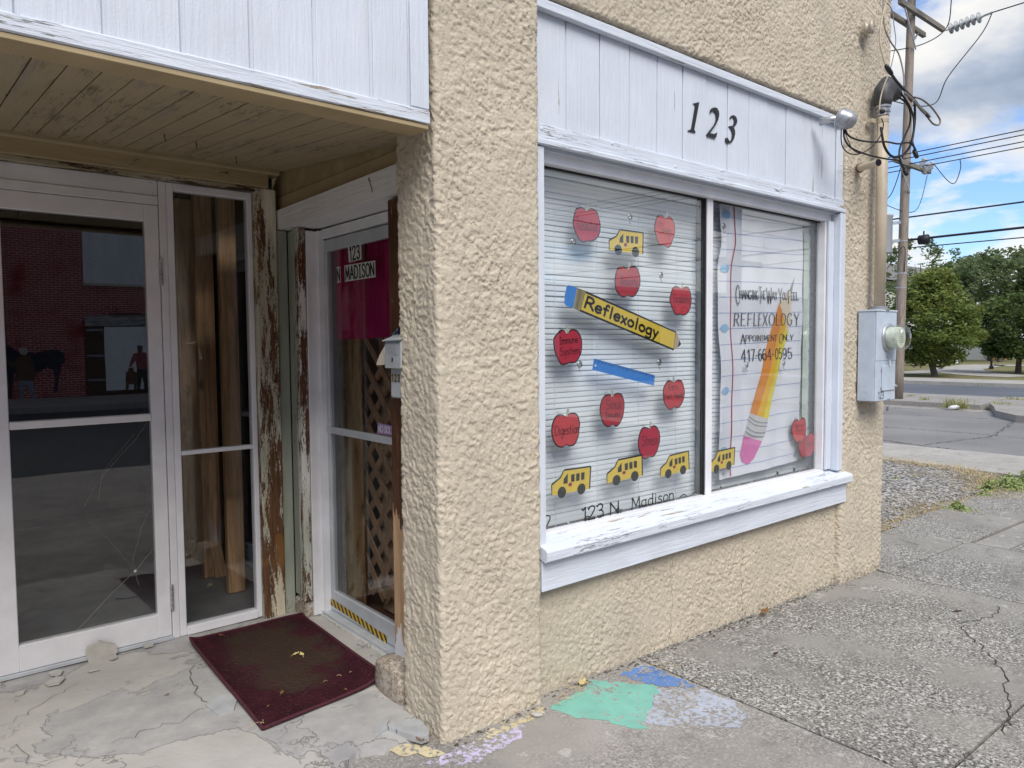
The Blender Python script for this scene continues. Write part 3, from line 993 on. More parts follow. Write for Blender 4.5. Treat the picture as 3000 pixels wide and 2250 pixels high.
def crackline(pl, w=.0007):
    P = [np.array(gY(u, v, YD-.0005)) for u, v in pl]
    Q = []
    for a, b in zip(P[:-1], P[1:]):
        for t in np.linspace(0, 1, 8, endpoint=False):
            q = a+(b-a)*t
            Q.append(q+np.array([rng.normal()*.0012, 0, rng.normal()*.0012]))
    Q.append(P[-1])
    mb.tube(Q, w*.62, 4)
crackline([(224, 1850), (280, 1790), (330, 1735), (396, 1673), (415, 1650), (448, 1607)])
crackline([(396, 1673), (388, 1640), (400, 1600), (415, 1545), (440, 1490)], .0004)
crackline([(396, 1673), (360, 1630), (310, 1570), (260, 1530)], .0003)
crackline([(396, 1673), (402, 1700), (408, 1715)], .0005)
crackline([(430, 1240), (395, 1290), (330, 1360), (280, 1420), (245, 1485)], .0005)
crackline([(395, 1270), (345, 1330), (300, 1385), (288, 1465)], .0004)
crackline([(396, 1673), (450, 1680)], .0004)
mb.lathe(gY(396, 1673, YD-.0005), (0, -1, 0), [(0, .007), (.001, .003)], 9)
mb.build('glass_crack', plain('broken_glass_edge', (.50, .50, .48), .5, spec=.8), door)
MB().box(-3.0, YD-.01, .02, D0-.004, YD+.03, 2.132, .003).build('entrance_leaf', m_alum, shop)
# corner posts with old paint
m_pp1 = peeling('peeling_cream_post', 'z', (.115, .055, .026), ((.66, .59, .45), (.46, .45, .36), (.74, .69, .57)), .54, .35, 0)
m_pp2 = peeling('peeling_green_white_post', 'z', (.115, .05, .022), ((.42, .44, .37), (.56, .56, .50), (.78, .77, .74)), .50, .2, 7)
m_pp3 = peeling('green_grey_jamb_paint', 'z', (.10, .05, .025), ((.33, .36, .30), (.38, .40, .34), (.50, .50, .44)), .22, 0, 3)
MB().box(1.434, 3.795, -.01, 1.548, 3.90, 2.275, .006).build('corner_post', m_pp1, shop)
MB().box(1.549, 3.812, -.01, 1.6115, 3.95, 2.068, .006).build('corner_bead', m_pp3, shop)
MB().box(1.598, 3.655, .085, 1.642, 3.715, 2.07, .005).build('door_casing', m_pp2, shop)
MB().box(1.612, 3.7155, .085, 1.65, 3.82, 2.07, .012).build('door_casing', m_pp3, shop)
MB().box(1.594, 3.690, .0855, 1.5975, 3.708, 2.069, .001).build('casing_bead', m_pp3, shop)
m_old = concretem('crumbling_cement', (.40, .35, .29), .7, 60, (.16, .10, .06))
MB().box(1.605, 3.67, -.02, 1.66, 3.82, .08, .012).build('plinth_block', m_old, shop)
# right-hand casing: varnish, bare wood, white primer
def casingmat():
    t = MT('half_stripped_casing')
    p = t.pos((1, 1, .10))
    w = t.ramp(t.noise(p, 50, 6, .6), [(.3, (.035, .013, .006)), (.7, (.12, .048, .020))])
    bare = t.ramp(t.noise(p, 40, 5), [(.3, (.36, .21, .11)), (.7, (.52, .34, .20))])
    z = t.n('ShaderNodeSeparateXYZ')
    t.put(z.inputs[0], t.geo.outputs['Position'])
    wob = t.math('ADD', z.outputs[2], t.math('MULTIPLY', t.noise(t.pos((9, 9, 1.6)), 2.2, 5, .6), .55))
    c = t.mix(t.step(wob, .985, .995), t.mix(t.step(wob, .505, .512), (.66, .67, .70), bare), w)
    sp = t.math('MULTIPLY', t.step(t.noise(t.pos((1, 1, .08)), 70, 4, .7), .66, .69), t.step(z.outputs[2], .7, .8))
    c = t.mix(sp, c, (.60, .58, .52))
    return t.pbr(c, .5, 0, .4, t.bump(t.noise(p, 60, 5), .35, .004))
MB().box(1.578, 2.51, .118, 1.62, 2.700, 2.055, .004).build('door_casing', casingmat(), shop)
# cement block under it, worn round
bm_ = bmesh.new()
bmesh.ops.create_cube(bm_, size=1)
bmesh.ops.subdivide_edges(bm_, edges=bm_.edges, cuts=7, use_grid_fill=True)
for v in bm_.verts:
    c = v.co
    l = max(abs(c.x), abs(c.y), abs(c.z))
    q = c.normalized()*.62
    c2 = c.lerp(q, .42)
    nse = .05*(fbm(np.array([c.x*3+c.z*2]), np.array([c.y*3+c.z]), 2.0, 8, 3)[0]-.5)
    v.co = Vector((1.562+(c2.x*(1+nse))*.145, 2.625+(c2.y*(1+nse))*.215, .04+c2.z*.165))
me_ = bpy.data.meshes.new('plinth_block'); bm_.to_mesh(me_); bm_.free()
me_.materials.append(m_old)
for pz in me_.polygons: pz.use_smooth = True
me_.transform(Matrix.Translation((-1.555, -2.625, 0)))
ob_ = link(bpy.data.objects.new('plinth_block', me_)); place(ob_, (1.555, 2.625, 0), shop)
# wall above the side door, flat board, white lintel
MB().box(1.590, 2.30, 2.24, 1.74, 3.95, 2.46, .0).build('side_wall_head', plain('tan_render', (.36, .275, .155), .8, var=.18, scale=12, bump=.5, bscale=45), shop)
MB().box(1.582, 2.50, 2.150, 1.60, 3.90, 2.248, .003).build('lintel_board', m_tan_up, shop)
mb = MB()
P = [(1.555, 3.885, 2.168), (1.555, 2.47, 2.180), (1.735, 2.47, 2.180), (1.735, 3.885, 2.168), (1.558, 3.90, 2.072), (1.558, 2.47, 2.064), (1.735, 2.47, 2.064), (1.735, 3.90, 2.072)]
mb.add(P, [(0, 1, 2, 3), (4, 7, 6, 5), (0, 4, 5, 1), (3, 2, 6, 7), (0, 3, 7, 4), (1, 5, 6, 2)])
mb.build('lintel', m_white_y, shop, fix=True)
for pl_ in ([(1080, 520), (1085, 540), (1090, 556), (1089, 566)], [(1078, 527), (1086, 532)], [(1105, 553), (1110, 552)], [(1095, 520), (1107, 517)]):
    P = [gX(u, v, 1.5535) for u, v in pl_]
    mb = MB()
    for i in range(len(P)-1):
        a, b = Vector(P[i]), Vector(P[i+1])
        w = .003
        mb.poly([a+Vector((0, w, 0)), a-Vector((0, w, 0)), b-Vector((0, w*.5, 0)), b+Vector((0, w*.5, 0))])
    mb.build('lintel_chip', m_dark, shop)
# storm door
XS = 1.73
sj = MB()
sj.box(1.645, 3.655, .0, 1.725, 3.70, 2.055, .003)          # jamb return
sj.box(1.70, 3.628, .0, 1.735, 3.6545, 2.055, .002)
sj.box(1.715, 2.70, 2.012, 1.76, 3.6275, 2.060, .003)
sj.box(1.70, 2.66, .0, 1.76, 2.715, 2.055, .003)
stormf = sj.build('storm_door_frame', m_alum, shop)
st = MB()
S0, S1 = 2.72, 3.626
st.box(XS, S1-.03, .025, XS+.03, S1, 2.005, .003)
st.box(XS, S0, .025, XS+.03, S0+.05, 2.005, .003)
st.box(XS, S0+.0502, 1.945, XS+.03, S1-.0302, 2.005, .003)
st.box(XS, S0+.0502, .025, XS+.03, S1-.0302, .135, .003)
storm = st.build('storm_door', m_alum_d, shop)
MB().box(XS-.006, S0+.01, .988, XS+.02, S1+.01, 1.022, .003).build('mid_rail', m_alum_d, storm)
MB().box(XS+.012, S0+.0505, .1355, XS+.016, S1-.0305, .9875).build('pane', m_glass_s, storm)
MB().box(XS+.012, S0+.0505, 1.0225, XS+.016, S1-.0305, 1.9445).build('pane', m_glass_s, storm)
def hazard():
    t = MT('hazard_tape')
    z = t.n('ShaderNodeSeparateXYZ')
    t.pos()
    t.put(z.inputs[0], t.geo.outputs['Position'])
    s = t.math('FRACT', t.math('MULTIPLY', t.math('ADD', z.outputs[1], t.math('MULTIPLY', z.outputs[2], -.75)), 23.0))
    c = t.mix(t.step(s, .47, .50), (.012, .012, .012), (.62, .40, .02))
    return t.pbr(c, .5)
mb = MB()
tp = [gX(u, v, XS-.0012) for u, v in ((970, 1752), (1046, 1803), (1100, 1842), (1135, 1864), (1134, 1872), (1132, 1886), (1090, 1855), (1030, 1812), (968, 1771), (967, 1764))]
mb.poly(tp)
mb.build('hazard_tape', hazard(), storm, fix=True)
MB().box(1.69, 2.66, -.01, 1.78, 3.66, .022, .004).build('threshold', m_alum_d, shop)
mb = MB()
for k in range(60):
    y = 2.7+.95*k/59
    mb.tube([(1.688+rng.normal()*.003, y, -.002), (1.688+rng.normal()*.003, y+.018, -.002)], .005+.003*rng.random(), 5)
mb.build('caulking', plain('caulk', (.5, .49, .46), .7), shop)
# rooms behind
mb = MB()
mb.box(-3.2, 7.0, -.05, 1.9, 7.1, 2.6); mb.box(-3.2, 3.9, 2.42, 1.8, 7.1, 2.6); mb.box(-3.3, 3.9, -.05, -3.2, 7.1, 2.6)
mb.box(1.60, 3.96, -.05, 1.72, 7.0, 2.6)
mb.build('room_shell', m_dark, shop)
MB().box(-3.2, YD+.055, -.06, 1.598, 7.0, -.004).build('room_floor', plain('grey_room_floor', (.22, .23, .235), .7, var=.2, scale=4), shop)
MB().box(1.785, 2.36, -.06, 5.0, 7.0, -.002).build('shop_floor', timber('shop_floor_wood', (.16, .09, .05), 'y'), shop)
mb = MB()
mb.box(4.62, 2.36, .0, 4.66, 2.90, 2.6)
mb.build('inner_reveal', m_brown_in, shop)
m_rw = plain('shop_room_wall', (.16, .15, .14), .9)
MB().box(1.80, 4.6, .0, 5.0, 4.7, 2.6).build('shop_room_wall', m_rw, shop)
MB().box(1.80, 2.36, 2.6, 5.0, 4.7, 2.7).build('shop_room_ceiling', m_rw, shop)
MB().box(2.0, 2.36, .0, 4.62, 2.40, .542).build('inner_apron', m_rw, shop)
MB().box(2.03, 2.346, .545, 4.62, 2.56, .572).build('inner_sill', timber('brown_inner_sill', (.15, .075, .04), 'x'), shop)
# ================================================================== LETTERING
GLY = {
'A': (7, "0 0,3.5 10,7 0;1.2 3.5,5.8 3.5"), 'C': (6, "~6 8.5,4.5 10,2.5 9.8,.6 7.5,0 5,.6 2.5,2.5 .2,4.5 0,6 1.5"),
'D': (6.5, "0 0,0 10;~0 10,3 9.8,5.6 8,6.3 5,5.6 2,3 .2,0 0"), 'E': (5, "5 10,0 10,0 0,5 0;0 5.2,4 5.2"),
'F': (5, "5 10,0 10,0 0;0 5.2,4 5.2"), 'G': (6.5, "~6 8.5,4.5 10,2.5 9.8,.6 7.5,0 5,.6 2.5,2.5 .2,4.5 .2,6 2,6 4.5;3.8 4.5,6.4 4.5"),
'H': (6, "0 0,0 10;6 0,6 10;0 5,6 5"), 'I': (4, "2 0,2 10;.5 10,3.5 10;.5 0,3.5 0"), 'L': (5, "0 10,0 0,5 0"),
'M': (7.5, "0 0,.8 10,3.75 2,6.7 10,7.5 0"), 'N': (6, "0 0,0 10,6 0,6 10"),
'O': (7, "~3.5 10,1 8.8,0 5,1 1.2,3.5 0,6 1.2,7 5,6 8.8,3.5 10"), 'P': (5.3, "0 0,0 10;~0 10,3.5 10,5.3 7.6,3.5 5,0 4.8"),
'R': (6, "0 0,0 10;~0 10,3.5 10,5.3 7.7,3.5 5.2,0 5;2.5 5,6 0"), 'S': (5.5, "~5.3 8.6,4 10,2 9.9,.6 8.2,1.4 6.2,3.6 5,5.3 3.2,4.8 1,2.6 0,.9 .5,0 2"),
'T': (6, "0 10,6 10;3 10,3 0"), 'U': (6, "~0 10,0 3,1 .6,3 0,5 .6,6 3,6 10"), 'W': (8, "0 10,2 0,4 8,6 0,8 10"),
'X': (6, "0 10,6 0;6 10,0 0"), 'Y': (6, "0 10,3 5,6 10;3 5,3 0"),
'a': (4.8, "~4.2 5.2,2.5 6,.6 5,0 3,.6 .8,2.2 0,3.6 1,4.2 3;~4.2 6,4.2 1.2,5 0"), 'c': (4, "~4 5,2.3 6,.6 5,0 3,.6 1,2.3 0,4 1"),
'd': (4.6, "~4.2 5,2.5 6,.6 5,0 3,.6 .8,2.2 0,3.8 1,4.2 3;4.3 10,4.3 0"),
'e': (4.4, "~.2 3.2,4.2 3.4,3.8 5.4,2.3 6,.6 5,0 3,.7 .8,2.4 0,4.3 1"), 'f': (3.8, "~4 9,3 10,1.9 9.2,1.6 7,1.5 0;0 5.8,3.5 5.8"),
'g': (4.5, "~4.2 5,2.5 6,.6 5,0 3,.6 .8,2.2 .3,3.8 1.2,4.2 3;~4.3 6,4.3 -1,3.4 -3,1.6 -3.4,.3 -2.5"),
'i': (2, "1 6,1 0;1 8,1 8.7"), 'l': (2, "1 10,1 0"), 'm': (5.8, "0 6,0 0;~0 4.5,1.4 6,2.6 5.2,2.8 3,2.8 0;~2.8 4.5,4.2 6,5.4 5.2,5.6 3,5.6 0"),
'n': (4, "0 6,0 0;~0 4.5,1.8 6,3.4 5.2,3.8 3,3.8 0"), 'o': (4.6, "~2.3 6,.6 5,0 3,.6 1,2.3 0,4 1,4.6 3,4 5,2.3 6"),
'p': (4.5, "0 6,0 -3.5;~0 5,2 6,4 5,4.5 3,4 1,2 0,0 1"), 'r': (3, "0 6,0 0;~0 4,1.2 5.6,2.8 6"),
's': (3.7, "~3.4 5.2,2 6,.6 5.2,.8 3.8,2.6 2.8,3.5 1.4,2.4 .1,.8 .2,0 1"), 't': (3.4, "1.5 9,1.5 0;0 6,3.4 6"),
'u': (4.2, "~0 6,0 2,.8 .3,2.2 0,3.6 1,4 3;4 6,4 0"), 'v': (4, "0 6,2 0,4 6"), 'x': (4, "0 6,4 0;4 6,0 0"), 'y': (4.4, "0 6,2.2 .6;4.4 6,1 -3.5"),
'0': (5, "~2.5 10,.7 8.5,0 5,.7 1.5,2.5 0,4.3 1.5,5 5,4.3 8.5,2.5 10"), '1': (3, ".5 8,2.2 10,2.2 0"), '2': (5, "~.2 7.8,1.2 9.6,3 10,4.6 9,4.6 7,3 4.2,0 0;0 0,5 0"),
'3': (5, "~.3 8.6,1.8 10,3.6 9.7,4.4 7.8,3.4 5.8,1.8 5.3;~1.8 5.3,3.8 5,4.9 3,4 .7,2 0,.2 1.4"), '4': (5, "3.6 0,3.6 10,0 3,5 3"),
'5': (5, "4.6 10,.8 10,.5 5.6;~.5 5.6,2.2 6.3,4.2 5.4,4.9 3.2,4 .8,2 0,.2 1.2"), '6': (5, "~4.2 9.4,2.6 10,.8 8,0 4.5,.6 1.2,2.4 0,4.4 1,4.9 3.2,4 5.4,2.2 5.8,.4 4"),
'7': (5, "0 10,5 10,1.8 0"), '8': (5, "~2.5 10,.8 9,.8 6.5,2.5 5.3,4.2 6.5,4.2 9,2.5 10;~2.5 5.3,.4 4,.2 1.5,2.5 0,4.8 1.5,4.6 4,2.5 5.3"),
'9': (5, "~.8 .6,2.4 0,4.2 2,5 5.5,4.4 8.8,2.6 10,.6 9,.1 6.8,1 4.6,2.8 4.2,4.6 6"),
'-': (3.6, "0 4.5,3.2 4.5"), ',': (1.6, ".8 .5,.2 -1.5"), '.': (1.6, ".5 0,.5 .7"), ' ': (3, ""),
}
def strokes(txt, gap=1.3, curl=False, bold_first=False):
    out, x = [], 0
    for ch in txt:
        w, d = GLY[ch]
        for s in filter(None, d.split(';')):
            sm = s[0] == '~'
            p = [tuple(map(float, q.split())) for q in s.lstrip('~').split(',')]
            p = [(a+x, b) for a, b in p]
            out += [[tuple(q) for q in crom(p, 5)]] if sm else [[a, b] for a, b in zip(p[:-1], p[1:])]
            if curl and ch.isupper() and s[0] != '~' and len(p) == 2:
                a, b = p[-1]                         # little serifs and hooks
                if abs(p[0][0]-p[1][0]) < 2:
                    for e in p:
                        out.append([(e[0]-.9, e[1]), (e[0]+.9, e[1])])
        x += w+gap
    return out, x-gap
def write(mb, txt, fmap, box, width, contrast=0, gap=1.3, curl=False, jit=0.0):
    """strokes of txt laid into box = (s0, t0, s1, t1) of fmap(s, t) -> 3-D; cap height spans t0..t1"""
    st, W_ = strokes(txt, gap, curl)
    s0, t0, s1, t1 = box
    for pl_ in st:
        P = [np.array(fmap(s0+(a+jit*rng.normal())/W_*(s1-s0), t0+(b+jit*rng.normal())/10*(t1-t0))) for a, b in pl_]
        nrm = np.cross(np.array(fmap(.6, .5))-np.array(fmap(.4, .5)), np.array(fmap(.5, .6))-np.array(fmap(.5, .4)))
        nrm /= np.linalg.norm(nrm)
        V = []
        m = len(P)
        for i in range(m):
            d = P[min(i+1, m-1)]-P[max(i-1, 0)]
            l = np.linalg.norm(d)
            if l < 1e-9: d = np.array([0, 0, 1.0]); l = 1
            d /= l
            w = width*(1-contrast*(1-abs(d[2])))
            q = np.cross(nrm, d)*w/2
            e = d*w*.35 if i == m-1 else (-d*w*.35 if i == 0 else 0)
            V += [P[i]+q+e, P[i]-q+e]
        mb.add(V, [[2*i, 2*i+1, 2*i+3, 2*i+2] for i in range(m-1)])
    return mb
def quadmap(c, f):
    """c: four photo corners BL, BR, TR, TL; f: pixel -> 3-D"""
    B = [np.array(f(u, v)) for u, v in c]
    def g(s, t):
        return (1-s)*(1-t)*B[0]+s*(1-t)*B[1]+s*t*B[2]+(1-s)*t*B[3]
    return g

# ================================================================== THINGS IN THE WINDOW
def paper(name, col, rough=.75):
    return plain(name, col, rough, var=.05, scale=25, bump=.04, bscale=40)
m_red = paper('red_paper', (.56, .035, .055))
REDS = [m_red, paper('crimson_paper', (.50, .03, .065)), paper('pinker_red_paper', (.62, .075, .085)), paper('deep_red_paper', (.46, .022, .04))]  # one red is pinker, with the tint of glass reflections put into its colour
m_blk = paper('black_marker', (.010, .010, .011), .5)
m_yel = paper('yellow_paper', (.76, .56, .07))
m_blu = paper('blue_paper', (.05, .25, .70))
m_stem = paper('stem_paper', (.46, .45, .36))
m_kraft = paper('kraft_paper', (.52, .42, .31))
m_whitep = paper('white_paper', (.8, .8, .82))
YP = 2.342
g_apple = 'red paper apples taped inside the window'
APPLE = [(0, .80), (.16, .90), (.42, 1.0), (.76, .86), (.97, .42), (.99, -.06), (.84, -.58), (.55, -.93), (.24, -1.0), (.02, -.91), (-.22, -.99), (-.54, -.96), (-.84, -.55), (-1.0, -.02), (-.95, .48), (-.74, .86), (-.42, .98), (-.15, .90)]
def apple(words, u0, v0, u1, v1, lines, label, yp=YP, squash=1.0, seed=0, stemdir=.1):
    r = np.random.default_rng(seed+3)
    cu, cv = (u0+u1)/2, (v0+v1)/2
    # the photo box measured at the paper's plane
    a = np.array(gY(u0, cv, yp)); b = np.array(gY(u1, cv, yp))
    lo = np.array(gY(cu, v1, yp)); hi = np.array(gY(cu, v0, yp))
    cx, cz, hx, hz = (a[0]+b[0])/2, (lo[2]+hi[2])/2, (b[0]-a[0])/2, (hi[2]-lo[2])/2
    sh = [(x+r.normal()*.03, y+r.normal()*.03) for x, y in APPLE]
    sh = crom(sh, 5, True)
    rot = r.normal()*.05
    def at(x, y, k=1.0):
        X, Y = x*k, y*k
        return (cx+(X*math.cos(rot)-Y*math.sin(rot))*hx, cz+(X*math.sin(rot)+Y*math.cos(rot))*hz)
    root = empty('paper_apple', (cx, yp, cz-hz), label, 'paper apple', g_apple)
    def pr(k, y, t): return [(*[at(x, yy, k)[0]], y, at(x, yy, k)[1]) for x, yy in sh]
    MB().prism(pr(1.0, yp, 0), (0, .0006, 0)).build('outline', m_blk, root, fix=True)
    MB().prism(pr(.925, yp-.0008, 0), (0, .0006, 0)).build('fruit', REDS[seed % 4], root, fix=True)
    sp = [(-.03, .78), (.09, .80), (stemdir+.13, 1.20), (stemdir-.03, 1.24)]
    MB().prism([(at(x, y)[0], yp-.0012, at(x, y)[1]) for x, y in sp], (0, .0005, 0)).build('stem', m_stem, root, fix=True)
    mb = MB()
    for txt, bx, w in lines:
        f = lambda s, t: np.array((at(s*2-1, t*2-1)[0], yp-.0016, at(s*2-1, t*2-1)[1]))
        write(mb, txt, f, bx, w, .2, jit=.12)
    mb.build('lettering', m_blk, root)
    tp = MB()
    x, z = at(-.55, .98)
    tp.add([(x-.012, yp-.0019, z-.008), (x+.012, yp-.0019, z-.012), (x+.014, yp-.0019, z+.012), (x-.010, yp-.0019, z+.014)], [(0, 1, 2, 3)])
    tp.build('tape', m_tape, root)
    return root
m_tape = glassmat('clear_tape', .10, (.86, .87, .88))
LW = .0032
apple('Relaxation', 1678, 608, 1760, 710, [('Relaxation', (.14, .34, .88, .70), LW*.8)], 'red paper apple reading Relaxation, top left in the window', seed=1)
apple('Sleep', 1918, 630, 1977, 722, [('Sleep', (.2, .36, .8, .72), LW*.8)], 'red paper apple reading Sleep, top right beside the grey strip', seed=2)
apple('Anxiety', 1800, 779, 1876, 872, [('Anxiety', (.2, .36, .88, .68), LW*.8)], 'red paper apple reading Anxiety, just above the big yellow pencil', seed=3)
apple('Circulatory', 1964, 837, 2026, 924, [('Circulatory', (.12, .42, .92, .72), LW*.8)], 'red paper apple reading Circulatory, right of the big yellow pencil', seed=4)
apple('Immune System', 1623, 965, 1705, 1068, [('Immune', (.2, .60, .86, .80), LW), ('System', (.2, .28, .88, .50), LW)], 'red paper apple reading Immune System, below the blue pencil eraser', seed=5, stemdir=-.05)
apple('Digestion', 1614, 1210, 1701, 1311, [('Digestion', (.13, .38, .93, .66), LW)], 'red paper apple reading Digestion, low at the left window edge', seed=6)
apple('Sinus Issues', 1757, 1152, 1830, 1249, [('Sinus', (.24, .52, .86, .82), LW), ('Issues', (.2, .28, .78, .44), LW)], 'red paper apple reading Sinus Issues, under the blue ruler', seed=7, stemdir=-.08)
apple('Ears Feet Hands', 1943, 1112, 2005, 1198, [('Ears,', (.26, .66, .72, .86), LW*.9), ('Feet, Hands', (.08, .36, .92, .54), LW*.9)], 'red paper apple reading Ears, Feet, Hands, right of the blue ruler', seed=8, stemdir=-.1)
apple('Stress', 1869, 1246, 1934, 1343, [('Stress', (.18, .40, .88, .70), LW)], 'red paper apple reading Stress, touching a bus at its lower left', yp=YP+.004, seed=9)
apple('Nerve Pain', 2320, 1225, 2362, 1296, [('Nerve', (.2, .62, .8, .8), LW*.7), ('Pain', (.28, .42, .74, .58), LW*.7)], 'red paper apple reading Nerve Pain, overlapping the Toxins apple', seed=10)
apple('Toxins', 2338, 1270, 2388, 1340, [('Toxins', (.32, .44, .92, .72), LW*.9)], 'red paper apple reading Toxins, bottom right corner of the window', yp=YP+.004, seed=11)

g_bus = 'yellow paper buses taped inside the window'
def bus(corners, label, yp=YP-.0):
    f = quadmap(corners, lambda u, v: gY(u, v, yp))
    c = f(.5, .0)
    root = empty('paper_bus', tuple(c), label, 'paper bus', g_bus)
    def P(pts, dy): return [tuple(f(s, t)+np.array((0, dy, 0))) for s, t in pts]
    out = [(0, .0), (-.012, .42), (.02, .50), (.20, .68), (.29, .95), (.33, 1.0), (.99, 1.0), (1.015, .97), (1.01, .0)]
    yel = [(.012, .0), (.012, .40), (.22, .63), (.31, .92), (.975, .93), (.972, .0)]
    MB().prism(P(out, 0), (0, .0006, 0)).build('outline', m_blk, root, fix=True)
    MB().prism(P(yel, -.0008), (0, .0006, 0)).build('body', m_yel, root, fix=True)
    for w in ([(.29, .40), (.30, .60), (.40, .80), (.40, .40)], [(.49, .42), (.485, .73), (.575, .74), (.575, .43)], [(.62, .43), (.615, .74), (.705, .75), (.705, .44)], [(.75, .44), (.745, .75), (.835, .76), (.835, .45)]):
        MB().prism(P(w, -.0016), (0, .0006, 0)).build('bus_window', m_blk, root, fix=True)
    for cs in (.255, .765):
        w = [(cs+.108*math.cos(a), .06+.235*math.sin(a)) for a in np.linspace(0, 2*math.pi, 22, endpoint=False)]
        MB().prism(P(w, -.0017), (0, .0006, 0)).build('wheel', m_blk, root, fix=True)
    w = [(.465+.05*math.cos(a), .33+.085*math.sin(a)) for a in np.linspace(.39, 2*math.pi+.39, 8, endpoint=False)]
    MB().prism(P(w, -.0020), (0, .0005, 0)).build('stop_sign', m_red, root, fix=True)
    w = MB()
    write(w, 'STOP', lambda s, t: f(s, t)+np.array((0, -.0024, 0)), (.432, .30, .498, .36), .0016)
    w.build('sign_lettering', m_blk, root)
bus([(1616, 1452), (1728, 1432), (1731, 1364), (1616, 1379)], 'yellow paper bus at the far left of the bottom row')
bus([(1778, 1417), (1883, 1393), (1881, 1331), (1778, 1351)], 'yellow paper bus touching the Stress apple')
bus([(1935, 1397), (2020, 1375), (2017.5, 1319), (1935, 1339)], 'yellow paper bus left of the window mullion')
bus([(1784.5, 733), (1883.6, 745.5), (1884.8, 680), (1784.5, 665.5)], 'yellow paper bus high between the Relaxation and Sleep apples')
bus([(2080, 1383), (2151, 1362), (2153, 1309), (2080, 1325)], 'yellow paper bus over the bottom corner of the notebook banner', yp=YP+.001)

# big paper pencil
F = lambda u, v: gY(u, v, YP)
z7 = lambda x, y: (1550+x*.4295, 450+y*.4295)
root = empty('paper_pencil', F(1790, 960), 'big yellow paper pencil reading Reflexology across the window', 'paper pencil')
def pp(name, px, mat, dy, root=root):
    return MB().prism([tuple(np.array(F(*z7(*p)))+np.array((0, dy, 0))) for p in px], (0, .0006, 0)).build(name, mat, root, fix=True)
pp('eraser', [(258, 902), (272, 897), (328, 915), (302, 1055), (256, 1040), (241, 1022), (244, 965)], m_blu, 0)
pp('barrel_edge', [(386, 936), (1003, 1214), (986, 1344), (345, 1076)], m_blk, 0)
pp('barrel', [(384, 952), (998, 1222), (984, 1330), (352, 1064)], m_yel, -.0008)
pp('ferrule', [(328, 915), (388, 937), (345, 1076), (301, 1055)], paper('ferrule_paper', (.62, .52, .24)), -.0004)
mb = MB()
fm = quadmap([z7(301, 1055), z7(345, 1076), z7(388, 937), z7(328, 915)], F)
for k in range(13):
    t = .04+.92*k/12
    a, b = fm(.03, t), fm(.97, t)
    mb.add([a+[0, -.0014, -.0013], b+[0, -.0014, -.0013], b+[0, -.0014, .0013], a+[0, -.0014, .0013]], [(0, 1, 2, 3)])
for s in (.36, .52):
    a, b = fm(s, .03), fm(s, .97)
    mb.add([a+[-.001, -.0015, 0], a+[.001, -.0015, 0], b+[.001, -.0015, 0], b+[-.001, -.0015, 0]], [(0, 1, 2, 3)])
mb.build('ferrule_line', m_blk, root)
pp('wood_tip', [(1003, 1214), (1024, 1262), (1036, 1302), (1012, 1324), (985, 1344)], m_kraft, -.0002)
pp('lead', [(1026, 1275), (1036, 1302), (1014, 1322), (1018, 1300)], m_blk, -.001)
fm = quadmap([z7(352, 1064), z7(984, 1330), z7(998, 1222), z7(384, 952)], lambda u, v: np.array(F(u, v))+np.array((0, -.0012, 0)))
mb = MB()
write(mb, 'Reflexology', fm, (.03, .22, .80, .86), .0135, .15, gap=1.7, jit=.1)
mb.build('lettering', m_blk, root)
# ruler
zr = lambda x, y: (1600+x*.217, 850+y*.217)
c = [zr(625, 1075), zr(1455, 1290), zr(1470, 1150), zr(645, 922)]
root = empty('paper_ruler', F(*zr(1040, 1180)), 'blue paper ruler with inch numbers under the big pencil', 'paper ruler')
MB().prism([F(*p) for p in c], (0, .0006, 0)).build('strip', m_blu, root, fix=True)
fm = quadmap(c, lambda u, v: np.array(F(u, v))+np.array((0, -.0006, 0)))
mb = MB()
for k in range(18):
    s = .012+k*.0545
    write(mb, str(k+1), fm, (s, .74, s+(.017 if k < 9 else .03), .96), .0016)
    for q in (.026, .034):
        write(mb, '1', fm, (s+q, .86, s+q+.002, .98), .001)
mb.build('ruler_numbers', m_blk, root)
mb = MB()
mb.lathe(fm(.035, .42), (0, -1, 0), [(0, .006), (.0004, .006)], 10)
mb.build('hole', m_whitep, root)
# street address on the glass
root = empty('window_lettering', F(1840, 1480), 'curly black address 123 N. Madison along the foot of the glass', 'lettering')
G = lambda u, v: gY(u, v, 2.3305)
fm = quadmap([(1580+510*.2472, 1150+1530*.2472), (1580+1590*.2472, 1150+1268*.2472), (1580+1590*.2472, 1150+1108*.2472), (1580+510*.2472, 1150+1372*.2472)], G)
def curls(mb, txt, fmap, box, w):
    write(mb, txt, fmap, box, w, .25, gap=1.6)
    s0, t0, s1, t1 = box
    _, WW = strokes(txt, 1.6)
    x = 0
    for ch in txt:
        cw = GLY[ch][0]
        for (a, b, sg) in () if ch.islower() or ch == '.' else ((x+.2, 9.2 if ch.isupper() or ch.isdigit() else 5.2, -1), (x+cw-.2, .8, 1)):
            sp = [(a+sg*(.1+.6*k/9*math.cos(k*.75)), b+.6*k/9*math.sin(k*.75)*1.3) for k in range(10)]
            P = [np.array(fmap(s0+p/WW*(s1-s0), t0+q/10*(t1-t0))) for p, q in sp]
            for i in range(9):
                d = P[i+1]-P[i]
                d = d/(np.linalg.norm(d)+1e-9)
                q = np.cross([0, -1, 0], d)*w*.28
                mb.add([P[i]+q, P[i]-q, P[i+1]-q, P[i+1]+q], [(0, 1, 2, 3)])
        x += cw+1.6
mb = MB(); curls(mb, '123', fm, (0, 0, .21, 1), .0085); mb.build('numerals', m_black, root)
mb = MB(); curls(mb, 'N.', fm, (.285, 0, .41, .88), .0085); mb.build('letters', m_black, root)
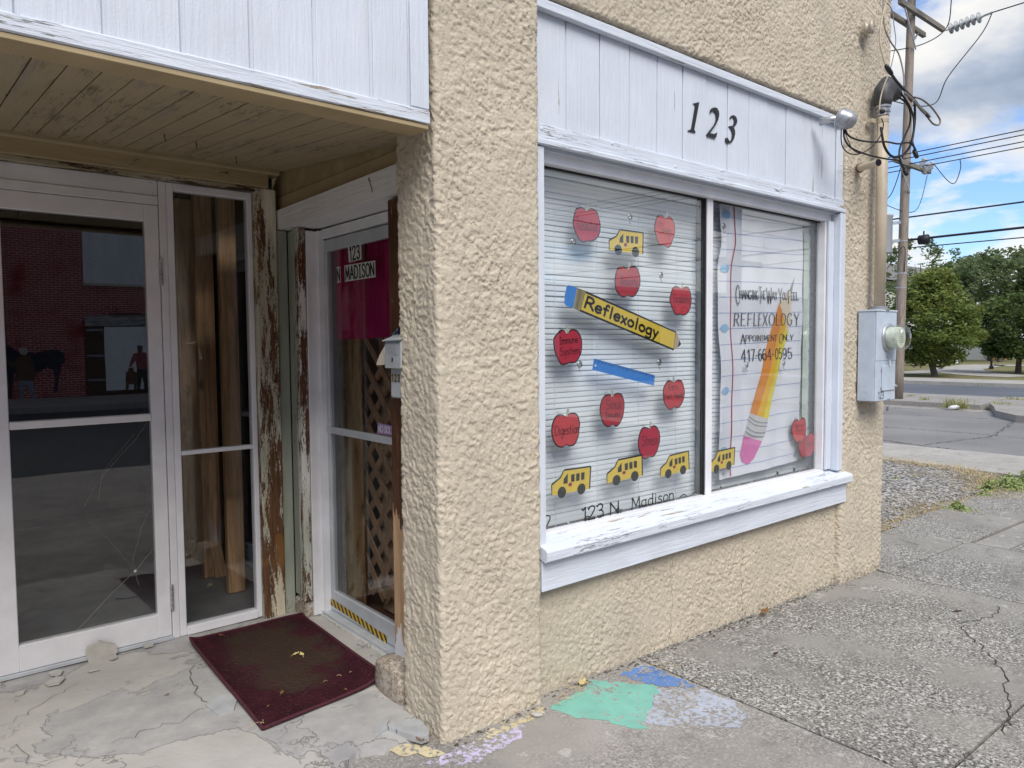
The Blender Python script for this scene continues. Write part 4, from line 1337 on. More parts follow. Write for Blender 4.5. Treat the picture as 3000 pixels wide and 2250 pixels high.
mb = MB(); curls(mb, 'Madison', fm, (.515, 0, 1.0, .84), .0075); mb.build('letters', m_black, root)
# mini blinds
m_slat = plain('white_blind_slat', (.87, .92, .97), .45, var=.03, scale=3, bump=0)
def blind(x0, x1, label, skip=0):
    root = empty('venetian_blind', ((x0+x1)/2, 2.43, .66), label, 'blind', 'white mini blinds behind the glass')
    MB().box(x0, 2.412, 2.20, x1, 2.446, 2.235, .003).build('head_rail', m_slat, root)
    n = 70
    first = None
    for k in range(n):
        z = 2.188-k*.0242
        if z < .628: break
        if first is None:
            m = MB()
            V = []
            for x in (x0+.004, x1-.004):
                for j in range(5):
                    t = j/4
                    V.append((x, 2.4160+.0052*t-.0016*math.sin(math.pi*t), z-.0132+.0266*t))
            m.add(V, [[j, j+1, 6+j, 5+j] for j in range(4)])
            first = m.build('slat', m_slat, root, smooth=True)
            zf = z
        else:
            o = inst(first, 'slat', root, (rng.normal()*.0006, rng.normal()*.0004, z-zf+rng.normal()*.0005))
            o.rotation_euler = (rng.normal()*.05, rng.normal()*.0016, 0)
    MB().box(x0+.003, 2.413, .592, x1-.003, 2.440, .606, .003).build('bottom_rail', m_slat, root)
    for f in (.16, .38, .62, .86):
        MB().tube([(x0+(x1-x0)*f, 2.4125, 2.2), (x0+(x1-x0)*f, 2.4125, .60)], .0011, 4).build('cord', m_slat, root)
blind(2.06, 3.31, 'white mini blind behind the left pane with apples and pencil')
blind(3.435, 4.575, 'white mini blind behind the notebook banner in the right pane')
MB().box(3.315, 2.405, .60, 3.425, 2.45, 2.20).build('inner_post', plain('grey_inner_post', (.42, .45, .45), .5), window)
# notebook-paper banner
YB = 2.372
BC = [(2110, 1407), (2340, 1350), (2351, 631), (2107, 596)]
fb0 = quadmap(BC, lambda u, v: gY(u, v, YB))
def fold(s, t):
    return .0065*math.sin(s*9+t*3)*(.3+.7*abs(math.sin(t*2.2+1)))+.004*math.sin(s*21-t*5)+.003*math.sin(t*26+s*2)
def fb(s, t, dy=0):
    p = fb0(s, t)
    edge = (.012*math.sin(t*11+.5)-.02*math.exp(-((t-.86)/.05)**2))*(1-s)
    return p+np.array((edge*-1 if s < .5 else .004*math.sin(t*14)*(s-.5), fold(s, t)+dy, 0))
root = empty('fabric_banner', tuple(fb0(.5, 0)), 'white notebook paper banner with orange pencil print advertising reflexology', 'banner')
def patch(name, mat, ss, tf0, tf1, dy, nt=1):
    m = MB()
    V = []
    for s in ss:
        a, b = tf0(s), tf1(s)
        for k in range(nt+1):
            V.append(fb(s, a+(b-a)*k/nt, dy))
    m.add(V, [[i*(nt+1)+k, (i+1)*(nt+1)+k, (i+1)*(nt+1)+k+1, i*(nt+1)+k+1] for i in range(len(ss)-1) for k in range(nt)])
    return m.build(name, mat, root, smooth=True)
m_cloth = plain('white_banner_cloth', (.82, .83, .90), .8, var=.02, scale=6, bump=.05, bscale=120)
patch('cloth', m_cloth, np.linspace(0, 1, 60), lambda s: 0.0, lambda s: 1.0, 0, 130)
m_line = paper('blue_print_line', (.30, .40, .68))
mb = MB()
for k in range(17):
    t = .035+k*.0575
    ss = np.linspace(.004, .996, 26)
    V = []
    for s in ss:
        V += [fb(s, t-.0009, -.0016), fb(s, t+.0009, -.0016)]
    mb.add(V, [[2*i, 2*i+2, 2*i+3, 2*i+1] for i in range(len(ss)-1)])
mb.build('ruled_lines', m_line, root)
V = []
tt = np.linspace(.004, .996, 60)
for t in tt:
    V += [fb(.130+.012*math.sin(t*7), t, -.0019), fb(.141+.012*math.sin(t*7), t, -.0019)]
MB().add(V, [[2*i, 2*i+1, 2*i+3, 2*i+2] for i in range(59)]).build('margin_line', paper('red_print_line', (.42, .03, .05)), root)
def printpoly(name, px, mat, dy):
    """outline given in banner coordinates, filled as a fan of small cells so that it follows the folds"""
    bm = bmesh.new()
    vs = [bm.verts.new((s, t, 0)) for s, t in px]
    bm.faces.new(vs)
    bmesh.ops.triangulate(bm, faces=bm.faces)
    bmesh.ops.subdivide_edges(bm, edges=[e for e in bm.edges], cuts=9, use_grid_fill=True)
    V = [fb(v.co.x, v.co.y, dy) for v in bm.verts]
    bm.verts.index_update()
    Fc = [[v.index for v in f.verts] for f in bm.faces]
    bm.free()
    MB().add(V, Fc).build(name, mat, root)
m_hole = paper('blue_print_hole', (.33, .55, .76))
for t in (.965, .77, .555, .325, .105):
    printpoly('hole_print', [(.062+.045*math.cos(a), t+.015*math.sin(a)) for a in np.linspace(0, 6.283, 14, endpoint=False)], m_hole, -.0024)
# printed pencil: eraser at lower left, point at upper right
A0, A1 = np.array((.320, .066)), np.array((.882, .722))
ax = A1-A0
pn = np.array((ax[1]*.345, -ax[0]*2.9)); pn = np.array((.108, -.017))
def pc(a, w): return tuple(A0+ax*a+pn*w)
printpoly('pencil_eraser', [pc(.0, -.75), pc(-.035, -.35), pc(-.04, .4), pc(0, .8), pc(.10, 1), pc(.10, -1)], paper('pink_print', (.72, .18, .46)), -.0032)
printpoly('pencil_ferrule', [pc(.10, -1), pc(.10, 1), pc(.225, 1), pc(.225, -1)], paper('silver_print', (.62, .62, .64)), -.0032)
printpoly('pencil_side', [pc(.225, -1), pc(.225, -.15), pc(.80, -.05), pc(.86, -.95), pc(.84, -1)], paper('orange_print', (.74, .27, .035)), -.0032)
printpoly('pencil_side', [pc(.225, -.15), pc(.225, .5), pc(.755, .55), pc(.80, -.05)], paper('amber_print', (.80, .47, .02)), -.0032)
printpoly('pencil_side', [pc(.225, .5), pc(.225, 1), pc(.72, 1), pc(.755, .55)], paper('yellow_print', (.78, .66, .06)), -.0032)
printpoly('pencil_wood', [pc(.86, -.95), pc(.80, -.05), pc(.755, .55), pc(.72, 1), pc(.95, .16), pc(.96, -.12)], paper('cream_print', (.74, .64, .50)), -.0032)
printpoly('pencil_lead', [pc(.96, -.14), pc(.945, .17), pc(1.01, .05), pc(1.045, -.02)], paper('lead_print', (.22, .25, .24)), -.0032)
mb = MB()
for a in (.125, .148, .185, .205):
    V = []
    for w in np.linspace(-1, 1, 10):
        q = .012*(1-w*w)
        for e in (-.004, .004):
            s, t = pc(a-q+e, w)
            V.append(fb(s, t, -.0040))
    mb.add(V, [[2*i, 2*i+2, 2*i+3, 2*i+1] for i in range(9)])
mb.build('ferrule_print', paper('grey_print', (.34, .35, .38)), root)
# banner wording, as measured on the glass; it is printed on the cloth behind
FT = lambda u, v: np.array(gY(u, v, YB))
zb = lambda x, y: (2100+x*.18083, 780+y*.18083)
Bi = np.array([fb0(0, 0), fb0(1, 0), fb0(1, 1), fb0(0, 1)])
def lay(c4):
    q = quadmap([zb(*p) for p in c4], lambda u, v: gY(u, v, YB))
    def g(s, t):
        p = q(s, t)
        ss = (p[0]-fb0(0, .5)[0])/(fb0(1, .5)[0]-fb0(0, .5)[0])
        t_ = (p[2]-fb0(ss, 0)[2])/(fb0(ss, 1)[2]-fb0(ss, 0)[2])
        return p+np.array((0, fold(ss, t_)-.0050, 0))
    return g
mb = MB()
for txt, x0_, x1_, yb0, yb1, yt0, yt1 in (('C', 290, 350, 612, 612, 312, 315), ('HANGING', 358, 645, 525, 535, 392, 398), ('T', 665, 722, 600, 602, 335, 340), ('HE', 712, 795, 530, 530, 398, 400), ('W', 815, 890, 602, 602, 350, 350), ('AY', 893, 970, 535, 535, 412, 415), ('Y', 995, 1050, 602, 602, 362, 365), ('OU', 1062, 1140, 540, 540, 425, 427), ('F', 1160, 1192, 602, 602, 395, 396), ('EEL', 1200, 1303, 545, 545, 425, 428)):
    write(mb, txt, lay([(x0_, yb0), (x1_, yb1), (x1_, yt1), (x0_, yt0)]), (0, 0, 1, 1), .0066, .4)
mb.build('slogan_lettering', m_blk, root)
mb = MB()
write(mb, 'REFLEXOLOGY', lay([(282, 962), (1295, 952), (1295, 765), (282, 762)]), (0, 0, 1, 1), .0072, .62, gap=2.6, curl=True)
mb.build('name_lettering', m_blk, root)
mb = MB()
write(mb, 'A', lay([(385, 1250), (445, 1250), (445, 1105), (385, 1105)]), (0, 0, 1, 1), .0068, .6)
write(mb, 'PPOINTMENT', lay([(455, 1212), (975, 1205), (975, 1115), (455, 1122)]), (0, 0, 1, 1), .006, .6, curl=True)
write(mb, 'O', lay([(1025, 1245), (1085, 1245), (1085, 1095), (1025, 1095)]), (0, 0, 1, 1), .006, .6)
write(mb, 'NLY', lay([(1095, 1195), (1228, 1190), (1228, 1110), (1095, 1112)]), (0, 0, 1, 1), .006, .6, curl=True)
mb.build('appointment_lettering', m_blk, root)
mb = MB()
write(mb, '417-664-0595', lay([(385, 1540), (1210, 1492), (1210, 1325), (385, 1355)]), (0, 0, 1, 1), .0082, .55, gap=1.7)
mb.build('phone_lettering', m_blk, root)
mb = MB()
for s, t in ((.05, .02), (.95, .025), (.05, .98), (.95, .98)):
    mb.lathe(fb(s, t, -.001), (0, -1, 0), [(0, .008), (.0015, .008), (.0015, .004)], 12)
mb.build('eyelet', m_steel, root)
# scalloped curtain edge seen beside the banner
mb = MB()
V = []
for k in range(60):
    z = .72+1.42*k/59
    V += [(4.40, 2.395, z), (4.462+.012*abs(math.sin(k*.9)), 2.392, z)]
mb.add(V, [[2*i, 2*i+1, 2*i+3, 2*i+2] for i in range(59)])
tag(mb.build('lace_edging', plain('pale_lace', (.62, .70, .64), .8), None), 'pale scalloped lace strip hanging right of the notebook banner', 'lace')
# suction hooks and string lights
m_clear = glassmat('clear_plastic', .22, (.80, .82, .80))
for (u, v, lab) in ((1680, 713, 'clear plastic suction hook under the Relaxation apple'), (1846, 640, 'clear plastic suction hook above the upper bus'), (1937, 812, 'clear plastic suction hook right of the Anxiety apple'), (1698, 1073, 'clear plastic suction hook under the Immune System apple'), (1932, 1067, 'clear plastic suction hook above the right end of the ruler'), (2121, 668, 'clear plastic suction hook at the top left of the banner'), (2189, 1075, 'clear plastic suction hook under the left half of the phone line'), (2297, 1070, 'clear plastic suction hook under the right half of the phone line')):
    r0 = empty('suction_hook', gY(u, v, 2.338), lab, 'suction hook', 'clear suction hooks on the glass')
    MB().lathe(gY(u, v-6, 2.3385), (0, 1, 0), [(0, .017), (.003, .016), (.006, .008), (.009, .006)], 14).build('cup', m_clear, r0, smooth=True)
    p = gY(u, v, 2.349)
    MB().tube([(p[0], 2.346, p[2]+.012), (p[0], 2.352, p[2]), (p[0], 2.352, p[2]-.018), (p[0], 2.345, p[2]-.026)], .003, 6).build('hook', m_clear, r0, smooth=True)
m_green = plain('green_wire', (.012, .05, .035), .5)
root = empty('string_lights', (3.2, 2.36, .612), 'dark green string of small lights lying along the window foot', 'string lights')
pts = [gY(1582, 1515, 2.352), gY(1597, 1510, 2.352), gY(1612, 1517, 2.352)]
pts = [np.array(p) for p in pts]
x = 2.14
while x < 4.42:
    pts.append(np.array((x, 2.356+.012*rng.random(), .600+.055*rng.random())))
    x += .035+.03*rng.random()
w_ = crom(pts, 4)
MB().tube(w_, .0035, 5).build('wire', m_green, root, smooth=True)
bulbs = MB(); sock = MB()
for k in range(3, len(pts), 3):
    d = np.array((rng.normal()*.6, -.2*rng.random(), .4+rng.random())); d /= np.linalg.norm(d)
    sock.tube([pts[k], pts[k]+d*.022], .006, 6)
    bulbs.tube([pts[k]+d*.022, pts[k]+d*.040], [.004, .0015], 6)
sock.build('sockets', m_green, root); bulbs.build('bulbs', plain('clear_bulb', (.6, .62, .58), .2), root)

# ================================================================== HOUSE NUMBERS, DOOR SIGNS
zn = lambda x, y: (1960+x*.12658, 280+y*.12658)
NUM = {'1': [(562, 182), (650, 160), (703, 150), (588, 785), (600, 815), (624, 845), (603, 860), (443, 820), (452, 800), (500, 790), (525, 760), (607, 270), (605, 210), (590, 195)],
'2': [(958, 392), (962, 340), (1000, 290), (1060, 270), (1120, 290), (1160, 370), (1165, 460), (1140, 560), (1080, 680), (945, 868), (1060, 890), (1085, 870), (1120, 855), (1095, 965), (1060, 983), (872, 925), (868, 910), (1040, 690), (1080, 610), (1100, 530), (1095, 430), (1060, 365), (1020, 345), (985, 375), (970, 395)],
'3': [(1412, 535), (1425, 490), (1460, 460), (1510, 452), (1560, 495), (1583, 580), (1570, 650), (1520, 710), (1495, 722), (1530, 800), (1535, 890), (1510, 990), (1460, 1070), (1400, 1100), (1330, 1085), (1312, 1040), (1318, 980), (1350, 970), (1375, 1000), (1395, 1045), (1425, 1060), (1455, 1010), (1470, 920), (1460, 830), (1430, 760), (1385, 715), (1400, 705), (1480, 700), (1510, 640), (1515, 570), (1495, 510), (1465, 500), (1440, 515), (1425, 540)]}
root = empty('house_number', gY(2090, 370, 2.25), 'large black italic metal numerals 123 on the white panel above the window', 'house number')
for d, px in NUM.items():
    m = MB()
    V = [gY(*zn(*p), 2.2515) for p in px]
    m.prism(V, (0, .004, 0))
    m.build('numeral', m_black, root, fix=True)
z4 = lambda x, y: (700+x*.5124, 450+y*.5124)
m_sticker = paper('white_sticker', (.66, .67, .66), .5)
XG = XS+.0112
GX = lambda u, v: gX(u, v, XG)
def sticker(quad, txt, box, label_root, name, bw=.012):
    q = [z4(*p) for p in quad]
    V = [GX(*p) for p in q]
    MB().prism(V, (.0005, 0, 0)).build('backing', m_sticker, label_root, fix=True)
    f = quadmap(q, lambda u, v: np.array(GX(u, v))-np.array((.0012, 0, 0)))
    m = MB(); write(m, txt, f, box, bw, .1, gap=2.2); m.build('lettering', m_blk, label_root)
root = empty('address_sticker', GX(*z4(660, 620)), 'white stick-on address 123 N MADISON in black capitals on the storm door', 'sticker')
sticker([(628, 622), (701, 605), (698, 512), (623, 528)], '123', (.12, .10, .88, .90), root, '123', .011)
sticker([(560, 740), (582, 736), (579, 645), (556, 650)], 'N', (.2, .12, .8, .88), root, 'N', .010)
sticker([(606, 733), (781, 706), (778, 611), (603, 640)], 'MADISON', (.04, .12, .96, .88), root, 'MADISON', .010)
root = empty('notice_sticker', GX(*z4(830, 1575)), 'small lilac notice reading NO SOLIC, cut off by the brown casing', 'sticker')
q = [z4(794, 1600), z4(905, 1616), z4(902, 1560), z4(792, 1540)]
MB().prism([GX(*p) for p in q], (.0005, 0, 0)).build('backing', paper('lilac_sticker', (.34, .20, .46), .5), root, fix=True)
f = quadmap(q, lambda u, v: np.array(GX(u, v))-np.array((.0012, 0, 0)))
m = MB(); write(m, 'NO SOLIC', f, (.05, .2, .92, .8), .006, .1); m.build('lettering', m_sticker, root)
# behind the storm door: curtain, lattice, boards
m_pink = MT('magenta_cloth')
_c = m_pink.ramp(m_pink.noise(m_pink.pos((6, 6, .6)), 6, 4), [(.3, (.30, .006, .07)), (.7, (.46, .016, .13))])
m_pink = m_pink.pbr(_c, .8, 0, .2)
mb = MB()
V = []
ys = np.linspace(2.70, 3.62, 50)
for y in ys:
    xx = 1.80+.008*math.sin(y*38)+.006*math.sin(y*17)
    V += [(xx, y, 1.99), (xx+.004, y, 1.490+.006*math.sin(y*5))]
mb.add(V, [[2*i, 2*i+1, 2*i+3, 2*i+2] for i in range(49)])
tag(mb.build('curtain', m_pink, None, smooth=True), 'short magenta curtain hanging behind the storm door', 'curtain')
m_lat = timber('lattice_wood', (.34, .21, .12), 'z')
root = empty('lattice_panel', (2.15, 3.3, 0), 'diagonal wooden lattice standing behind the storm door glass', 'lattice')
for sgn, xx in ((1, 1.905), (-1, 1.917)):
    k = -9
    while k < 12:
        y0 = 2.9+k*.155
        n0 = Vector((0, sgn, 1)).normalized()
        z0_, z1_ = .10, 1.95
        a = Vector((xx, y0, z0_)); b = Vector((xx, y0+sgn*(z1_-z0_), z1_))
        t0 = 0.0; t1 = 1.0
        def clampseg(a, b):
            ya, yb = a.y, b.y
            lo, hi = 2.5, 3.72
            ts = [0, 1]
            d = yb-ya
            ta, tb = (lo-ya)/d, (hi-ya)/d
            if ta > tb: ta, tb = tb, ta
            return max(0, ta), min(1, tb)
        ta, tb = clampseg(a, b)
        if tb > ta+.03:
            p, q = a.lerp(b, ta), a.lerp(b, tb)
            w = Vector((0, -n0.z, n0.y))*.02
            MB().prism([p+w, p-w, q-w, q+w], (.010, 0, 0)).build('lattice_slat', m_lat, root, fix=True)
        k += 1
m_plank = timber('pale_board_wood', (.55, .40, .24), 'z')
for i, (y, w, lab) in enumerate(((2.62, .16, 'pale plank behind the lattice nearest the brown casing'), (2.85, .15, 'second pale plank behind the lattice from the casing'), (3.06, .17, 'third pale plank behind the lattice from the casing'), (3.30, .16, 'pale plank behind the lattice towards the peeling post'))):
    tag(MB().box(1.945+.01*(i % 2), y, .02, 1.965+.01*(i % 2), y+w, 1.9, .003).build('plank', m_plank), lab, 'plank', 'planks standing behind the lattice')
tag(MB().box(1.86, 3.50, .0, 1.875, 3.74, 1.95, .002).build('strand_board', peeling('strand_board', 'z', (.12, .07, .03), ((.40, .28, .14), (.45, .33, .18), (.32, .20, .1)), .5)), 'strand board sheet at the hinge side behind the storm door', 'board')
# timbers in the dark shopfront
m_stud = timber('stud_wood', (.60, .38, .21), 'z')
for i, (u0, u1, vb, dx, lab) in enumerate(((500, 532, 1620, .02, 'dim stud at the far left behind the sidelight glass'), (546, 598, 1655, .0, 'broad stud, left of three behind the sidelight glass'), (601, 652, 1690, .0, 'stud with dark knots in the middle of the sidelight'), (672, 720, 1735, -.01, 'pale stud at the right side of the sidelight'))):
    a, b = gZ(u0, vb, 0), gZ(u1, vb, 0)
    y = (a[1]+b[1])/2
    xa, xb = gY(u0, vb, y)[0], gY(u1, vb, y)[0]
    tag(MB().box(xa, y, .0, xb, y+.05, 2.41, .003).build('timber_stud', m_stud), lab, 'timber', 'timbers standing inside the dark shopfront')
a, b = gZ(628, 1690, 0), gZ(670, 1690, 0)
root = MB().prism([(a[0], a[1]-.03, 0), (b[0], a[1]-.03, 0), (b[0]-.035, a[1]+.03, .36), (a[0]-.02, a[1]+.03, .36)], (0, .03, 0)).build('timber_offcut', m_stud, fix=True)
tag(root, 'short timber offcut leaning against the studs', 'timber')
for i, u in enumerate((250, 300, 345, 390)):
    a = gZ(u, 1500, 0)
    tag(MB().box(a[0]-.02, a[1], .0, a[0]+.13, a[1]+.04, 2.41, .003).build('timber_stud', m_stud), ['dim timber stud leftmost behind the glass door', 'second dim timber stud behind the glass door', 'third dim timber stud behind the glass door', 'dim timber stud behind the door nearest its hinges'][i], 'timber', 'timbers standing inside the dark shopfront')
# ================================================================== MAILBOX, FLAG
m_grey = plain('grey_enamel', (.36, .385, .41), .42, .1, var=.1, scale=14, bump=.05)
XM, MY0, MY1 = 1.500, 2.472, 2.578
root = empty('mailbox', (1.54, 2.525, 1.236), 'small grey metal mailbox with 123 stickers on the brown casing', 'mailbox')
MB().box(XM+.004, MY0, 1.240, XM+.078, MY1-.006, 1.462, .006).build('body', m_grey, root)
prof = [(XM-.006, 1.365), (XM-.012, 1.36), (XM-.012, 1.455), (XM-.004, 1.475), (XM+.07, 1.486), (XM+.078, 1.480), (XM+.0, 1.466)]
m = MB()
m.add([(x, y, z) for y in (MY0-.006, MY1+.006) for x, z in prof], [list(range(7)), list(range(7, 14))[::-1]]+[[i, (i+1) % 7, 7+(i+1) % 7, 7+i] for i in range(7)])
flap = m.build('flap', m_grey, root, fix=True)
m = MB()
m.add([(XM-.020, MY0-.012, 1.470), (XM-.020, MY1+.016, 1.466), (XM+.04, MY1+.012, 1.489), (XM+.04, MY0-.010, 1.492)]+[(XM-.020, MY0-.012, 1.474), (XM-.020, MY1+.016, 1.470), (XM+.04, MY1+.012, 1.493), (XM+.04, MY0-.010, 1.496)], [(0, 1, 2, 3), (4, 7, 6, 5), (0, 4, 5, 1), (1, 5, 6, 2), (2, 6, 7, 3), (3, 7, 4, 0)])
m.build('lid', m_grey, root, fix=True)
def fx(c, x):
    return lambda s, t: np.array((x, c[0]+(c[1]-c[0])*s, c[2]+(c[3]-c[2])*t))
m = MB(); write(m, 'MAIL', fx((MY1-.012, MY0+.012, 1.415, 1.44), XM-.0132), (0, 0, 1, 1), .0035); m.build('embossing', plain('embossed_grey', (.31, .335, .36), .45), root)
for k, d in enumerate('123'):
    y1 = MY1-.014-k*.024
    MB().box(XM+.0028, y1-.020, 1.304, XM+.0038, y1, 1.338).build('digit_sticker', paper('gold_sticker', (.24, .23, .17), .4), root)
    m = MB(); write(m, d, fx((y1-.003, y1-.017, 1.308, 1.334), XM+.0022), (0, 0, 1, 1), .005); m.build('digit', m_blk, root)
MB().box(XM-.0135, MY1-.055, 1.385, XM-.0122, MY1-.047, 1.402).build('lock_slot', m_black, root)
root = empty('flag', (1.52, 2.58, 1.33), 'small striped flag with navy star corner tucked behind the mailbox', 'flag')
def flagmat():
    t = MT('striped_flag_cloth')
    z = t.n('ShaderNodeSeparateXYZ'); t.pos(); t.put(z.inputs[0], t.geo.outputs['Position'])
    s = t.math('FRACT', t.math('MULTIPLY', t.math('ADD', z.outputs[1], t.math('MULTIPLY', z.outputs[2], .25)), 90))
    return t.pbr(t.mix(t.step(s, .6, .66), (.66, .65, .62), (.52, .36, .16)), .8)
m = MB()
fl = [gX(u, v, 1.515) for u, v in ((1131, 1007), (1112, 1040), (1103, 1064), (1103, 1070), (1126, 1069))]
m.prism([*fl], (.002, 0, 0))
m.build('striped_part', flagmat(), root, fix=True)
m = MB()
m.prism([gX(u, v, 1.560) for u, v in ((1143, 987), (1154, 972), (1160, 962), (1167, 960), (1167, 985))], (.004, 0, 0))
nav = m.build('star_part', plain('navy_cloth', (.012, .016, .06), .8), root, fix=True)
m = MB()
for u, v in ((1150, 983), (1155, 975), (1158, 982), (1161, 969), (1163, 979), (1164, 964), (1152, 979)):
    m.lathe(gX(u, v, 1.5595), (-1, 0, 0), [(0, .0022), (.0004, .002)], 5)
m.build('star', m_whitep, root)

# ================================================================== DOORMAT
def carpet():
    t = MT('burgundy_mat')
    p = t.pos((1, 1, 1), (0, 0, 0), (0, 0, .03))
    z = t.n('ShaderNodeSeparateXYZ'); t.put(z.inputs[0], t.pos())
    v = t.voro(t.pos((62, 120, 1)), 1.0)
    base = t.ramp(t.noise(p, 9, 5), [(.3, (.027, .0065, .0115)), (.7, (.048, .0105, .018))])
    dx = t.math('DIVIDE', t.math('SUBTRACT', z.outputs[0], 1.30), .24)
    dy = t.math('DIVIDE', t.math('SUBTRACT', z.outputs[1], 3.28), .42)
    r = t.math('ADD', t.math('MULTIPLY', dx, dx), t.math('MULTIPLY', dy, dy))
    r = t.math('ADD', r, t.math('MULTIPLY', t.math('SUBTRACT', t.noise(p, 4.5, 6, .65), .5), 3.4))
    d = t.math('SUBTRACT', 1.0, t.step(r, .35, 1.25))
    c = t.mix(t.math('MULTIPLY', d, .75), base, (.046, .034, .023))
    c = t.mix(t.math('MULTIPLY', t.step(t.noise(p, 160, 3), .60, .70), .45), c, (.17, .13, .10))
    return t.pbr(c, .95, 0, .1, t.bump(v, 1.0, .006))
m_mat = carpet()
C = [gZ(558, 1880, .012), gZ(885, 1800, .012), gZ(1120, 1988, .012), gZ(770, 2131, .012)]
cc_ = [np.array(c[:2]) for c in C]
def fmat(s, t):
    return (1-s)*(1-t)*cc_[3]+s*(1-t)*cc_[2]+s*t*cc_[1]+(1-s)*t*cc_[0]
root = empty('doormat', (1.30, 3.26, .0), 'burgundy ribbed doormat with a muddy middle before the storm door', 'doormat')
m = MB()
n1, n2 = 40, 60
V = []
def mz(s, t):
    lift = .030*max(0, (s-.80)/.2)**2*(1-t)**1.2 + .010*max(0, (t-.93)/.07)**2 + .012*max(0, (.08-s)/.08)**2*t
    return .011+lift+.0015*math.sin(s*9+t*7)
for i in range(n1+1):
    for j in range(n2+1):
        s, t = i/n1, j/n2
        x, y = fmat(s, t)
        V.append((x, y, mz(s, t)))
m.add(V, [[i*(n2+1)+j, (i+1)*(n2+1)+j, (i+1)*(n2+1)+j+1, i*(n2+1)+j+1] for i in range(n1) for j in range(n2)])
m.build('pile', m_mat, root, smooth=True)
per = [(s, 0) for s in np.linspace(0, 1, 24)]+[(1, t) for t in np.linspace(.04, 1, 34)]+[(s, 1) for s in np.linspace(.96, 0, 24)]+[(0, t) for t in np.linspace(.97, .0, 34)]
m = MB()
m.tube([(*fmat(s, t), mz(s, t)-.004) for s, t in per], .0075, 7)
m.build('edging', plain('burgundy_edging', (.062, .013, .023), .9, var=.35, scale=90, bump=.6, bscale=300), root, smooth=True)
# leaves, straws, chips
m_leafy = plain('yellow_leaf', (.58, .47, .20), .7, var=.25, scale=60)
m_leafb = plain('brown_leaf', (.20, .095, .035), .75, var=.3, scale=60)
m_leafd = plain('dark_leaf', (.055, .022, .020), .7, var=.3, scale=60)
def leaf(u, v, z, size, rot, mat, label, curl=.4):
    x, y, _ = gZ(u, v, z)
    pts_ = [(-1, 0), (-.55, .34), (-.1, .46), (.3, .36), (.75, .22), (1, 0), (.7, -.25), (.25, -.42), (-.2, -.40), (-.6, -.30)]
    V = [(0, 0, .1)]
    for k, (a, b) in enumerate(pts_):
        V.append((a, b, curl*(b*b*1.8+a*a*.5)+.12*math.sin(k*2.7)))
    c, s = math.cos(rot), math.sin(rot)
    W_ = [(x+(a*c-b*s)*size, y+(a*s+b*c)*size, z+.003+(h+.06)*size) for a, b, h in V]
    m = MB().add(W_, [[0, i+1, (i+1) % 10+1] for i in range(10)])
    m.tube([W_[1], (W_[1][0]-c*size*.5, W_[1][1]-s*size*.5, z+.004)], size*.03+.0006, 4)
    tag(m.build('fallen_leaf', mat, None, smooth=True), label, 'leaf', 'fallen leaves about the entrance')
leaf(867, 1918, .012, .020, .4, m_leafy, 'pale yellow leaf in the left half of the crumpled pair on the doormat')
leaf(884, 1920, .012, .022, 1.4, m_leafy, 'pale yellow leaf in the right half of the crumpled pair on the doormat')
leaf(647, 1863, .012, .017, 2.0, m_leafb, 'small brown leaf at the top left corner of the doormat')
leaf(826, 2032, .012, .016, .9, m_leafb, 'torn brown leaf low on the doormat')
leaf(785, 2071, .012, .009, .9, m_leafb, 'tiny brown leaf near the front edge of the doormat')
leaf(1013, 2022, .012, .010, 1.5, m_leafb, 'tiny brown leaf at the right side of the doormat')
leaf(490, 2037, .0, .010, .3, m_leafb, 'tiny brown leaf on the bare entry floor left of the mat')
leaf(1336, 2153, -.05, .024, 2.2, m_leafb, 'orange brown leaf at the foot of the pillar', .9)
leaf(1233, 2172, -.02, .022, 2.0, m_leafb, 'orange brown leaf on the broken slab beside the pillar', .8)
leaf(2240, 1797, -.08, .045, .2, m_leafb, 'curled brown leaf against the wall under the window', .8)
leaf(1706, 2003, -.045, .035, .5, m_leafy, 'dry yellow leaf at the wall beside the teal paint')
leaf(2272, 1918, -.07, .022, .1, m_leafd, 'dark purple leaf in the middle of the rough slab')
leaf(2805, 1794, -.13, .030, -.4, m_leafd, 'dark leaf near the cracked corner of the slab')
leaf(1462, 2110, -.05, .014, -.4, m_leafd, 'small dark leaf on the lilac paint by the pillar')
m_straw = plain('dry_straw', (.50, .40, .22), .8, var=.25, scale=40)
m = MB()
for (u, v, z, n, spr) in ((1690, 2020, -.045, 26, .06), (1945, 1960, -.05, 34, .08), (2010, 2000, -.05, 14, .08), (2250, 1795, -.08, 14, .07), (2505, 1690, -.115, 22, .08), (765, 2118, .013, 5, .03), (1015, 1985, .012, 3, .05), (2075, 2045, -.05, 5, .08), (1660, 2050, -.045, 18, .05), (1560, 2090, -.045, 10, .05)):
    x, y, _ = gZ(u, v, z)
    for k in range(n):
        a = rng.normal()*.8+ (2.6 if u < 2000 else 2.2)
        l = .012+.05*rng.random()**2
        px_, py_ = x+rng.normal()*spr, y+rng.normal()*spr*.45
        if u > 1500 and py_ > 2.262: py_ = 2.262-.02*rng.random()
        zz0 = z+.004+.008*rng.random()
        m.tube([(px_, py_, zz0), (px_+math.cos(a)*l*.5, py_+math.sin(a)*l*.4, zz0+.006*rng.random()), (px_+math.cos(a+.3)*l, py_+math.sin(a+.3)*l*.6, zz0)], .0007+.0006*rng.random(), 4)
tag(m.build('straw_litter', m_straw), 'dry straw and grass bits blown against the wall foot', 'litter', kind='stuff')
m = MB()
